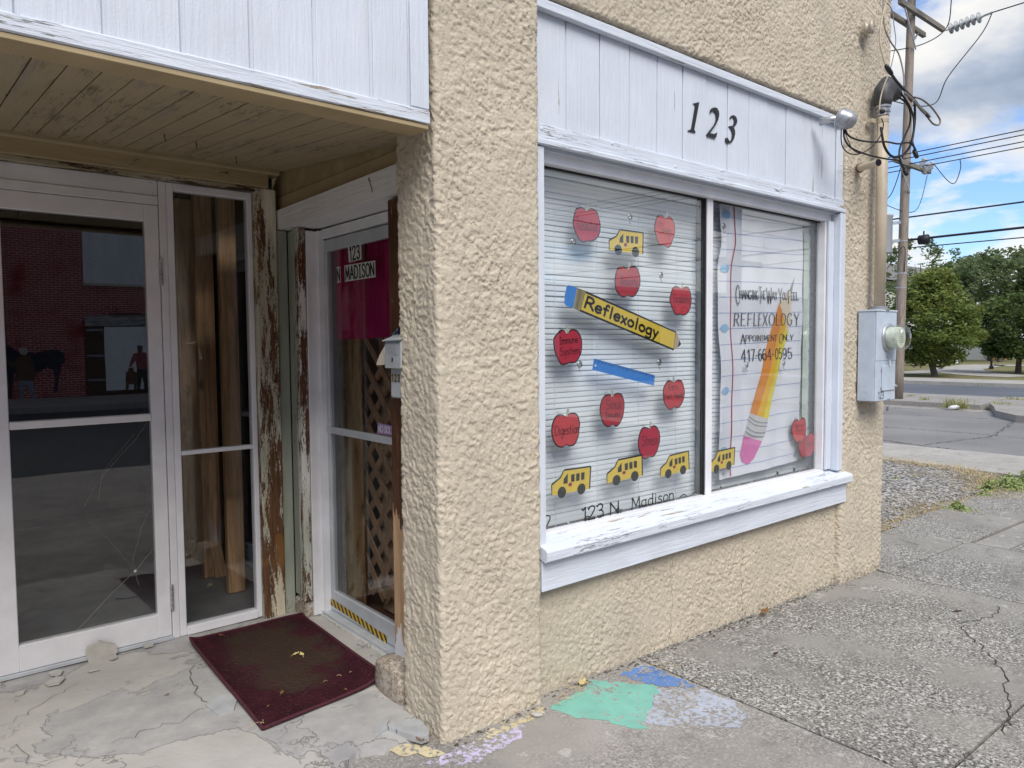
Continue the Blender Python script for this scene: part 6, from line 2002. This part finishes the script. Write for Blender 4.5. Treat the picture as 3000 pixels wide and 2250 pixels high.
def tree(base, h, w, z0, kind, n, size, mat, label, seed, loose=.5, trunk_r=.16, profile=None):
    r_ = np.random.default_rng(seed)
    base = Vector(base)
    root = empty('tree', base, label, 'tree', 'trees in the park')
    # limbs
    tm = MB()
    top = base+Vector((r_.normal()*.1, r_.normal()*.1, h*.82))
    P = [base+Vector((0, 0, -.1)), base+Vector((0, 0, .12)), base.lerp(top, .3)+Vector((r_.normal()*.08, r_.normal()*.08, 0)), base.lerp(top, .65)+Vector((r_.normal()*.12, r_.normal()*.12, 0)), top]
    tm.tube([tuple(p) for p in crom(P, 4)], list(np.interp(np.linspace(0, 1, 17), [0, .08, .35, 1], [trunk_r*1.25, trunk_r, trunk_r*.75, .02])), 10)
    tips = []
    for k in range(22):
        f = .22+.62*r_.random()
        a = r_.random()*6.283
        s = base.lerp(top, f)
        z = s.z-base.z
        l = w*.5*(.45+.35*r_.random())*max(.12, 1-((z-h*.42)/(h*.62))**2)
        e = s+Vector((math.cos(a)*l, math.sin(a)*l, l*(.45+.5*r_.random())))
        m_ = s.lerp(e, .5)+Vector((0, 0, -.05*l))
        tm.tube([s, m_, e], [trunk_r*.28*(1-f*.6), trunk_r*.16*(1-f*.6), .012], 6)
        tips.append(e)
    tm.build('trunk', m_bark, root, smooth=True)
    # clumps filling an uneven crown
    nc = int(150*(1 if loose < .6 else .8))
    cl = []
    while len(cl) < nc:
        t = r_.random()
        z = z0+(h-z0)*t
        prof = profile(t)
        a = r_.random()*6.283
        rr = math.sqrt(r_.random())
        rr = rr*.5+.5*rr**.35
        wob = 1+.22*math.sin(a*3+seed)+.14*math.sin(a*5+t*9)
        R = w*.5*prof*rr*wob
        if r_.random() > .25+prof: continue
        cl.append((base.x+math.cos(a)*R, base.y+math.sin(a)*R, base.z+z))
    cl = np.array(cl)
    cr = (w*(.11 if loose < .6 else .075))*(.6+.8*r_.random(nc))
    ct = r_.random(nc)
    idx = r_.integers(0, nc, n)
    off = r_.normal(size=(n, 3))
    off /= (np.linalg.norm(off, axis=1)[:, None]+1e-9)
    off *= (r_.random(n)**(.4 if loose < .6 else .6))[:, None]
    off[:, 2] *= .75
    C = cl[idx]+off*cr[idx][:, None]
    out = np.clip(np.linalg.norm(C[:, :2]-np.array([base.x, base.y]), axis=1)/(w*.5), 0, 1)
    side = (C[:, 0]-base.x)*-.3+(C[:, 1]-base.y)*.8
    tint = np.clip(.42+.22*(ct[idx]-.5)+.28*(r_.random(n)-.5)+.10*(C[:, 2]-base.z-h*.5)/h, 0, 1)
    leaves_mesh('crown', C, size, tint, mat, root, r_)
    return root
m_l1 = leafmat('pear_leaves', [(.15, (.08, .115, .025)), (.5, (.18, .23, .055)), (.85, (.37, .35, .10))])
m_l2 = leafmat('dark_green_leaves', [(.15, (.045, .075, .022)), (.5, (.105, .155, .045)), (.85, (.20, .23, .075))])
m_l3 = leafmat('grey_green_leaves', [(.15, (.07, .11, .05)), (.5, (.15, .20, .085)), (.85, (.25, .29, .14))])
def pyr(t): return max(.05, min(1, (.35+t/.22))*(1-max(0, t-.30)/.74)**.62)
def rnd(t): return max(.05, math.sin(math.pi*min(1, max(0, .10+t*.88)))**.6)
def fan(t): return max(.08, min(1, .35+t*1.1)*(1-max(0, t-.6)/.42)**.6)
def treeh(u, vtop, b):
    d = Vector(b)-Vector((0, 0, H))
    p = gY(u, vtop, b[1])
    # height of the pixel ray at the tree's distance
    rr = ray(u, vtop); t = math.hypot(b[0], b[1])/math.hypot(rr[0], rr[1])
    return rr[2]*t+H-b[2]
b1 = gZ(2737, 1102, PZ); h1 = treeh(2740, 800, b1)
tree(b1, h1, 4.3, .75, 0, 21000, .105, m_l1, 'bushy yellow green tree directly right of the utility pole', 21, .4, .17, pyr)
b2 = gZ(2983, 1093, PZ); h2 = treeh(2985, 868, b2)
tree(b2, h2, 4.6, .95, 0, 19000, .115, m_l2, 'darker green tree at the right edge of the photo', 22, .4, .17, rnd)
b3 = gZ(2932, 1060, PZ)
h3 = treeh(2930, 745, (b3[0], b3[1], PZ))
tree(b3, h3, 10.5, 4.6, 0, 8500, .22, m_l3, 'tall loose grey green tree far behind, upper right', 23, .8, .34, fan)
b4 = gZ(2690, 1072, PZ)
h4 = treeh(2690, 705, b4)
tree(b4, h4, 6.4, 2.2, 0, 4200, .13, m_l3, 'tall airy tree behind the utility pole', 24, .8, .22, fan)
b5 = (b2[0]+10, b2[1]-7.5, PZ)
tree(b5, 8.0, 7.0, 2.4, 0, 5500, .17, m_l3, 'loose grey green tree just outside the right edge', 25, .8, .25, fan)
b6 = gZ(2640, 1080, PZ)
tree((b6[0]-3, b6[1]+3.0, PZ), 5.2, 5.5, .6, 0, 9000, .15, m_l2, 'dense dark tree low behind the utility pole, left', 26, .4, .22, rnd)
# far house behind the trees
m_roof = plain('grey_shingle_roof', (.165, .155, .15), .9, var=.15, scale=2, bump=.4, bscale=4)
hx, hy = 70, 31
ra = Vector(gY(2625, 790, hy)); 
house = empty('house', (hx, hy, PZ), 'low house with a grey shingle roof behind the park trees', 'house')
dd = lambda u: (gY(u, 1000, hy)[0])
hx0, hx1 = gY(2590, 1000, 27.0)[0], gY(2880, 1000, 27.0)[0]
zr0 = gY(2700, 790, 30.0)[2]; ze = gY(2860, 850, 27.0)[2]
m_siding = plain('white_siding', (.62, .62, .60), .7, var=.05)
MB().box(hx0, 27.3, PZ, hx1-.4, 36, ze).build('wall', m_siding, house)
m = MB()
m.add([(hx0-.6, 26.7, ze), (hx1, 26.7, ze), (hx1-4.5, 31, zr0+.4), (hx0-.6, 31, zr0+.4), (hx0-.6, 36, ze), (hx1, 36, ze)], [(0, 1, 2, 3), (3, 2, 5, 4), (1, 5, 2), (0, 3, 4)])
m.build('roof', m_roof, house, fix=True)
for k in range(4):
    xx = hx0+2+k*4.5
    if xx < hx1-2: MB().box(xx, 27.24, 1.0, xx+1.3, 27.31, 2.3).build('window', m_black, house)
# pale shed and orange crate seen between trunks
sx = gZ(2890, 1056, PZ)
shed = empty('shed', sx, 'white shed wall glimpsed between the two nearer trees', 'shed')
MB().box(sx[0]+2, sx[1]+.6, PZ, sx[0]+2.2, sx[1]+3.6, 3.0).build('wall', m_siding, shed)
MB().box(sx[0]+1.98, sx[1]+.3, PZ, sx[0]+2.2, sx[1]+.59, 3.0).build('corner_post', plain('red_brown_post', (.14, .055, .04), .8), shed)
tag(MB().box(sx[0]+1, sx[1]-.95, PZ, sx[0]+2.2, sx[1]-.15, .9, .02).build('crate', plain('orange_wood', (.50, .27, .07), .7, var=.15)), 'orange wooden box between the white shed and a trunk', 'box')
# lamp post
lb = Vector(gZ(2904, 1081, PZ))
root = empty('lamp_post', lb, 'thin black lamp post on the park lawn', 'lamp post')
MB().lathe(lb, (0, 0, 1), [(0, .12), (.15, .12), (.18, .06), (3.4, .045)], 10).build('post', m_black, root)
MB().lathe(lb+Vector((0, 0, 3.4)), (0, 0, 1), [(0, .08), (.05, .16), (.40, .20), (.45, .10), (.55, .02)], 10).build('lamp_head', m_black, root)
MB().box(lb.x-.18, lb.y-.05, .30, lb.x-.04, lb.y+.15, .48).build('outlet_box', m_black, root)
# pots with plants
for i, (u, lab) in enumerate(((2752, 'white urn planter nearest the tree trunk'), (2766, 'middle white urn planter beyond the lawn'), (2798, 'rightmost white urn planter beyond the lawn'))):
    p = Vector(gZ(u, 1064, PZ))
    root = empty('planter', p, lab, 'planter', 'white urn planters beside the park path')
    MB().lathe(p, (0, 0, 1), [(0, .22), (.05, .22), (.12, .15), (.4, .33), (.66, .40), (.70, .42), (.70, .36)], 14).build('urn', m_whitep, root, smooth=True)
    r_ = np.random.default_rng(40+i)
    C = np.array(p)+np.array((0, 0, .85))+r_.normal(size=(220, 3))*np.array((.2, .2, .16))
    leaves_mesh('plant', C, .10, r_.random(220)*.6+.2, m_l1, root, r_)

# ================================================================== GRASSES AND WEEDS
m_dry = plain('dry_grass', (.46, .36, .19), .9, var=.3, scale=30, bump=0)
m_grn = plain('green_weed', (.25, .31, .11), .8, var=.35, scale=20, bump=0)
def blades(name, pts, n, hmin, hmax, spr, mat, label, lean=.8, cat='grass', wid=.003):
    m = MB()
    for k in range(n):
        i = rng.integers(0, len(pts)-1)
        f = rng.random()
        a, b = np.array(pts[i]), np.array(pts[i+1])
        x, y = a[:2]+(b[:2]-a[:2])*f+rng.normal(size=2)*spr
        z = a[2]+(b[2]-a[2])*f
        h = hmin+(hmax-hmin)*rng.random()**1.6
        t = rng.random()*6.283
        d = np.array((math.cos(t), math.sin(t)))
        w = wid*(.6+.8*rng.random())
        l = lean*h*(.4+rng.random())
        p = np.array((-d[1], d[0]))*w
        mid = np.array((x, y))+d*l*.4
        tip = np.array((x, y))+d*l
        m.add([(x-p[0], y-p[1], z), (x+p[0], y+p[1], z), (mid[0]+p[0]*.7, mid[1]+p[1]*.7, z+h*.65), (mid[0]-p[0]*.7, mid[1]-p[1]*.7, z+h*.65), (tip[0], tip[1], z+h*(.95 if lean < 1.2 else .5))], [(0, 1, 2, 3), (3, 2, 4)])
    o = m.build(name, mat)
    return tag(o, label, cat, kind='stuff')
def nb(x, y): return (x, y, near_bed(x, y)-.005)
edge = [nb(5.25, 2.70), nb(5.7, 2.72), nb(6.3, 2.74), nb(7.2, 2.82), nb(8.2, 2.80), nb(9.0, 2.70)]
blades('dry_grass_edge', edge, 2600, .006, .026, .06, m_dry, 'flattened dry grass along the near edge of the gravel', 4.5)
blades('dry_grass_edge', [nb(8.9, 2.75), nb(9.6, 2.85), nb(10.3, 3.4), nb(10.45, 4.3), nb(10.45, 6.0)], 3600, .01, .055, .15, m_dry, 'dry grass fringe along the far edge of the gravel', 3.2)
blades('dry_grass_patch', [nb(7.3, 2.95), nb(8.3, 3.3), nb(9.6, 3.5), nb(9.9, 4.6)], 2800, .006, .03, .26, m_dry, 'sparse dry grass lying over the middle of the gravel', 2.0)
def weed(u, v, n, w, h, label, mat=m_grn, z=-.19):
    x, y, _ = gZ(u, v, z)
    p = (x, y, near_bed(x, y)-.01)
    root = empty('weed', p, label, 'weed', 'green weeds about the gravel and kerbs')
    m = MB()
    for k in range(n):
        a = rng.random()*6.283
        r0 = abs(rng.normal())*w*.5
        c = Vector((p[0]+math.cos(a)*r0, p[1]+math.sin(a)*r0, p[2]+h*rng.random()*(1-min(.7, r0/w))))
        s = .010+.014*rng.random()
        d = Vector(rng.normal(size=3)).normalized(); e = d.orthogonal().normalized()
        m.add([c-d*s, c+e*s*.5, c+d*s, c-e*s*.5], [(0, 1, 2, 3)])
    m.build('leaves', mat, root)
    m = MB()
    for k in range(10):
        a = rng.random()*6.283
        m.tube([p, (p[0]+math.cos(a)*w*.3, p[1]+math.sin(a)*w*.3, p[2]+h*.5), (p[0]+math.cos(a)*w*.6, p[1]+math.sin(a)*w*.6, p[2]+h*.8*rng.random())], .002, 4)
    m.build('stems', mat, root)
weed(2805, 1492, 420, .11, .10, 'feathery grey green weed at the near gravel edge')
weed(2895, 1438, 260, .09, .16, 'leafy bright green weed right of the gravel edge')
weed(2625, 1405, 160, .10, .05, 'low green weed in the gravel close to the wall corner')
weed(2680, 1398, 90, .07, .04, 'small low green weed further out in the gravel')
weed(2880, 1450, 160, .12, .05, 'small pale weed patch between the two leafy ones')
weed(2955, 1430, 700, .30, .18, 'broad yellow green weed mat at the right gravel edge')
weed(3010, 1420, 700, .32, .22, 'yellow green weed mat cut by the right edge of the photo')
m_yg = plain('yellow_green_grass', (.30, .30, .10), .9, var=.3, scale=20, bump=0)
for (u, v, z, n, h, s, lab) in ((2800, 1196, -.26, 260, .34, .22, 'tall yellow green grass tuft growing in the far gutter'), (2710, 1172, -.17, 50, .13, .10, 'small grass tuft on the far pavement near the pole'), (2668, 1160, -.17, 30, .09, .1, 'tiny grass tuft beyond the pole foot'), (2930, 1184, -.15, 60, .12, .2, 'grass tuft on the traffic island kerb'), (2985, 1171, -.15, 90, .12, .3, 'grass tuft on the far side of the traffic island')):
    x, y, _ = gZ(u, v, z)
    blades('grass_tuft', [(x, y-s, z), (x, y+s, z)], n, h*.3, h, s*.35, m_yg, lab, .9, 'grass', .006)
x, y, _ = gZ(2795, 1199, -.28)
tag(MB().lathe((x, y, -.29), (0.1, .3, 1), [(0, .10), (.05, .16), (.10, .10), (.12, .02)], 7).build('litter_bag', m_whitep, None, smooth=True), 'white crumpled litter in the gutter grass', 'litter')

# ================================================================== ACROSS THE STREET (seen in the glass)
YO = -19.6
def rfl(u, v, y=YO, plane=3.852):
    p = gY(u, v, 2*plane-y)
    return (p[0], y, p[2])
def brickmat():
    t = MT('dark_red_brick')
    b = t.n('ShaderNodeTexBrick')
    t.put(b.inputs['Vector'], t.pos((1, 1, 1), (0, 0, 0), (rad(90), 0, 0)))
    t.put(b.inputs['Color1'], (.28, .030, .032)); t.put(b.inputs['Color2'], (.38, .052, .046)); t.put(b.inputs['Mortar'], (.75, .66, .64))
    b.inputs['Scale'].default_value = 1.0
    b.inputs['Mortar Size'].default_value = .007
    b.inputs['Brick Width'].default_value = .22
    b.inputs['Row Height'].default_value = .075
    fade = t.step(t.noise(t.pos(), 1.1, 5, .6), .34, .50)
    c = t.mix(fade, (.28, .030, .036), b.outputs['Color'])
    return t.pbr(c, .85, 0, .2, t.bump(b.outputs['Fac'], -.4, .01))
shop2 = empty('brick_building', (0, YO, 0), 'dark red brick building across the street mirrored in the glass door', 'building')
MB().box(-30, YO-14, -.3, 13.5, YO, 9.5).build('wall', brickmat(), shop2)
m_cor = MT('corrugated_iron')
_p = m_cor.pos()
_z = m_cor.n('ShaderNodeSeparateXYZ'); m_cor.put(_z.inputs[0], _p)
m_cor = m_cor.pbr(m_cor.ramp(m_cor.noise(m_cor.pos((3, 1, .3)), 1.2, 4), [(.3, (.72, .74, .75)), (.7, (.88, .89, .90))]), .5, .1)
a, b = rfl(236, 660), rfl(425, 835)
xa, xb, za, zb_ = a[0], a[0]+2.4, b[2], a[2]+.5
m = MB()
V = []
xs = np.arange(xa, xb, .02)
for x in xs:
    y = YO+.03+.018*math.sin((x-xa)*2*math.pi/.085)
    V += [(x, y, za), (x, y, zb_)]
m.add(V, [[2*i, 2*i+1, 2*i+3, 2*i+2] for i in range(len(xs)-1)])
m.build('corrugated_sheet', m_cor, shop2, smooth=True)
MB().box(xa, YO, za-.09, xb, YO+.07, za-.005).build('sill', plain('cream_sill', (.55, .52, .40), .7), shop2)
# arched opening with white doors
a0 = rfl(256, 1165); a1 = rfl(256, 930)
ax0, ax1 = a0[0], a0[0]+2.55
zsp = a1[2]-.15
arch = [(ax0, YO+.035, -.13), (ax1, YO+.035, -.13), (ax1, YO+.035, zsp)]+[(ax0+(ax1-ax0)*(1-k/10), YO+.035, zsp+.32*math.sin(math.pi*k/10)) for k in range(1, 10)]+[(ax0, YO+.035, zsp)]
MB().prism(arch, (0, -.03, 0)).build('arched_opening', plain('brown_door_wood', (.10, .055, .04), .8, var=.2), shop2, fix=True)
MB().box(ax0+.02, YO+.036, zsp-.12, ax1-.02, YO+.075, zsp+.22).build('transom', peeling('flaking_transom', 'x', (.2, .2, .2), ((.5, .5, .48), (.4, .4, .38), (.6, .6, .58)), .5), shop2)
wx0 = rfl(308, 1000)[0]
MB().box(wx0, YO+.036, .02, ax1-.05, YO+.07, zsp-.16).build('white_panel', plain('white_door_panel', (.85, .86, .87), .6, var=.06), shop2)
for z_ in (.35, 1.15, 2.0):
    MB().box(ax0+.05, YO+.036, z_, wx0-.03, YO+.06, z_+.07).build('rail', plain('grey_rail', (.32, .33, .36), .6), shop2)
# mural figures painted on the wall
def mural(name, px, col, label=None, y=YO+.012):
    return MB().prism([rfl(u, v, y) for u, v in px], (0, -.006, 0)).build(name, plain(name+'_paint', col, .8, var=.2, scale=8), mur, fix=True)
mur = empty('horse_mural', rfl(100, 1168), 'wall painting of a man leading a dark horse on brick', 'mural')
zm = lambda x, y: (x*.5124, 450+y*.5124)
mural('horse', [zm(*p) for p in ((-90, 1090), (-40, 1060), (0, 1065), (40, 1095), (90, 1130), (190, 1145), (260, 1125), (330, 1120), (370, 1145), (375, 1190), (350, 1215), (345, 1260), (335, 1310), (325, 1370), (300, 1365), (318, 1310), (305, 1240), (270, 1225), (215, 1250), (130, 1250), (75, 1255), (70, 1320), (62, 1400), (42, 1400), (50, 1330), (38, 1260), (20, 1190), (-20, 1150), (-80, 1160))], (.022, .028, .045))
mural('coat', [zm(*p) for p in ((105, 1165), (125, 1150), (160, 1155), (185, 1190), (210, 1275), (195, 1280), (185, 1240), (190, 1300), (80, 1300), (95, 1230), (40, 1210), (10, 1195), (15, 1175), (70, 1195))], (.13, .075, .045), y=YO+.018)
mural('head', [zm(*p) for p in ((105, 1125), (110, 1112), (140, 1108), (156, 1122), (152, 1145), (130, 1156), (112, 1146))], (.52, .47, .40), y=YO+.018)
mural('trousers', [zm(*p) for p in ((105, 1300), (185, 1300), (205, 1400), (180, 1408), (155, 1330), (130, 1330), (130, 1405), (105, 1405))], (.24, .27, .32), y=YO+.018)
mur = empty('traveller_mural', rfl(405, 1168), 'painting of a person in a red top holding a tall suitcase on the white panel', 'mural')
YQ = YO+.078
mural('torso', [zm(*p) for p in ((765, 1145), (800, 1132), (840, 1140), (850, 1230), (785, 1230), (778, 1180), (750, 1222), (740, 1215))], (.34, .10, .11), y=YQ)
mural('head', [zm(*p) for p in ((788, 1098), (818, 1098), (818, 1128), (803, 1140), (790, 1128))], (.16, .10, .08), y=YQ)
mural('trousers', [zm(*p) for p in ((785, 1231), (845, 1231), (850, 1380), (835, 1385), (815, 1270), (800, 1360), (788, 1360))], (.05, .045, .045), y=YQ)
mural('suitcase', [zm(*p) for p in ((722, 1248), (735, 1246), (738, 1225), (765, 1222), (768, 1246), (785, 1248), (785, 1400), (770, 1400), (768, 1320), (740, 1320), (738, 1400), (724, 1400))], (.15, .075, .05), y=YQ)
# pale lodge building further along, with its name
lodge = empty('lodge_building', (36, YO, 0), 'long pale building across the street mirrored in the window', 'building')
m_pale = plain('pale_render', (.40, .40, .43), .8, var=.08, scale=1)
MB().box(13.6, YO-12, -.3, 80, YO+.0, 4.05).build('wall', m_pale, lodge)
MB().box(13.6, YO-12, 4.051, 80, YO+.12, 4.25).build('parapet', plain('parapet_cap', (.45, .45, .47), .7), lodge)
def wallf(x0, x1, z0, z1): return lambda s, t: np.array((x0+(x1-x0)*s, YO+.014, z0+(z1-z0)*t))
m = MB(); write(m, 'EAGLE', wallf(33.6, 31.0, 3.0, 3.35), (0, 0, 1, 1), .07); write(m, 'LODGE', wallf(30.3, 27.6, 3.0, 3.35), (0, 0, 1, 1), .07); m.build('lettering', plain('sign_letters', (.12, .11, .12), .6), lodge)
for x in (18, 23, 28, 33, 38, 44, 50):
    MB().box(x, YO+.002, .3, x+2.2, YO+.03, 2.6).build('window', m_black, lodge)
# banner pole at the kerb, mirrored in the window
bx, by = 12.4, -3.5
root = empty('banner_pole', (bx, by, -.2), 'dark kerbside lamp pole with a cloth banner mirrored in the window', 'lamp pole')
m_bp = plain('blue_grey_pole', (.10, .10, .13), .5)
MB().lathe((bx, by, -.3), (0, 0, 1), [(0, .2), (.5, .2), (.55, .15), (7.5, .13)], 14).build('pole', m_bp, root, smooth=True)
MB().box(bx-.9, by-.04, 2.95, bx+.9, by+.04, 3.05).build('signal_arm', m_bp, root)
MB().tube([(bx-.1, by, 5.35), (bx-.95, by, 5.35)], .02, 8).build('banner_arm', m_bp, root)
MB().tube([(bx-.1, by, 3.55), (bx-.95, by, 3.55)], .02, 8).build('banner_arm', m_bp, root)
ban = MB().box(bx-.85, by-.006, 3.56, bx-.15, by+.006, 5.34).build('banner_cloth', plain('navy_banner', (.07, .07, .13), .8), root)
m = MB(); write(m, 'AMERICA', lambda s, t: np.array((bx-.18-.64*s, by+.009, 4.55+.16*t)), (0, 0, 1, 1), .022); m.build('lettering', m_whitep, ban)
for z_, lab in ((8.3, 'highest street wire mirrored in the window'), (7.8, 'second street wire mirrored in the window'), (7.3, 'third street wire mirrored in the window'), (6.6, 'fourth street wire mirrored in the window'), (6.0, 'fifth street wire mirrored in the window'), (5.2, 'lowest street wire mirrored in the window')):
    wire((-30, -13.5, z_+.4), (70, -13.5, z_), .5, .02, lab, 'street wires opposite the shop')
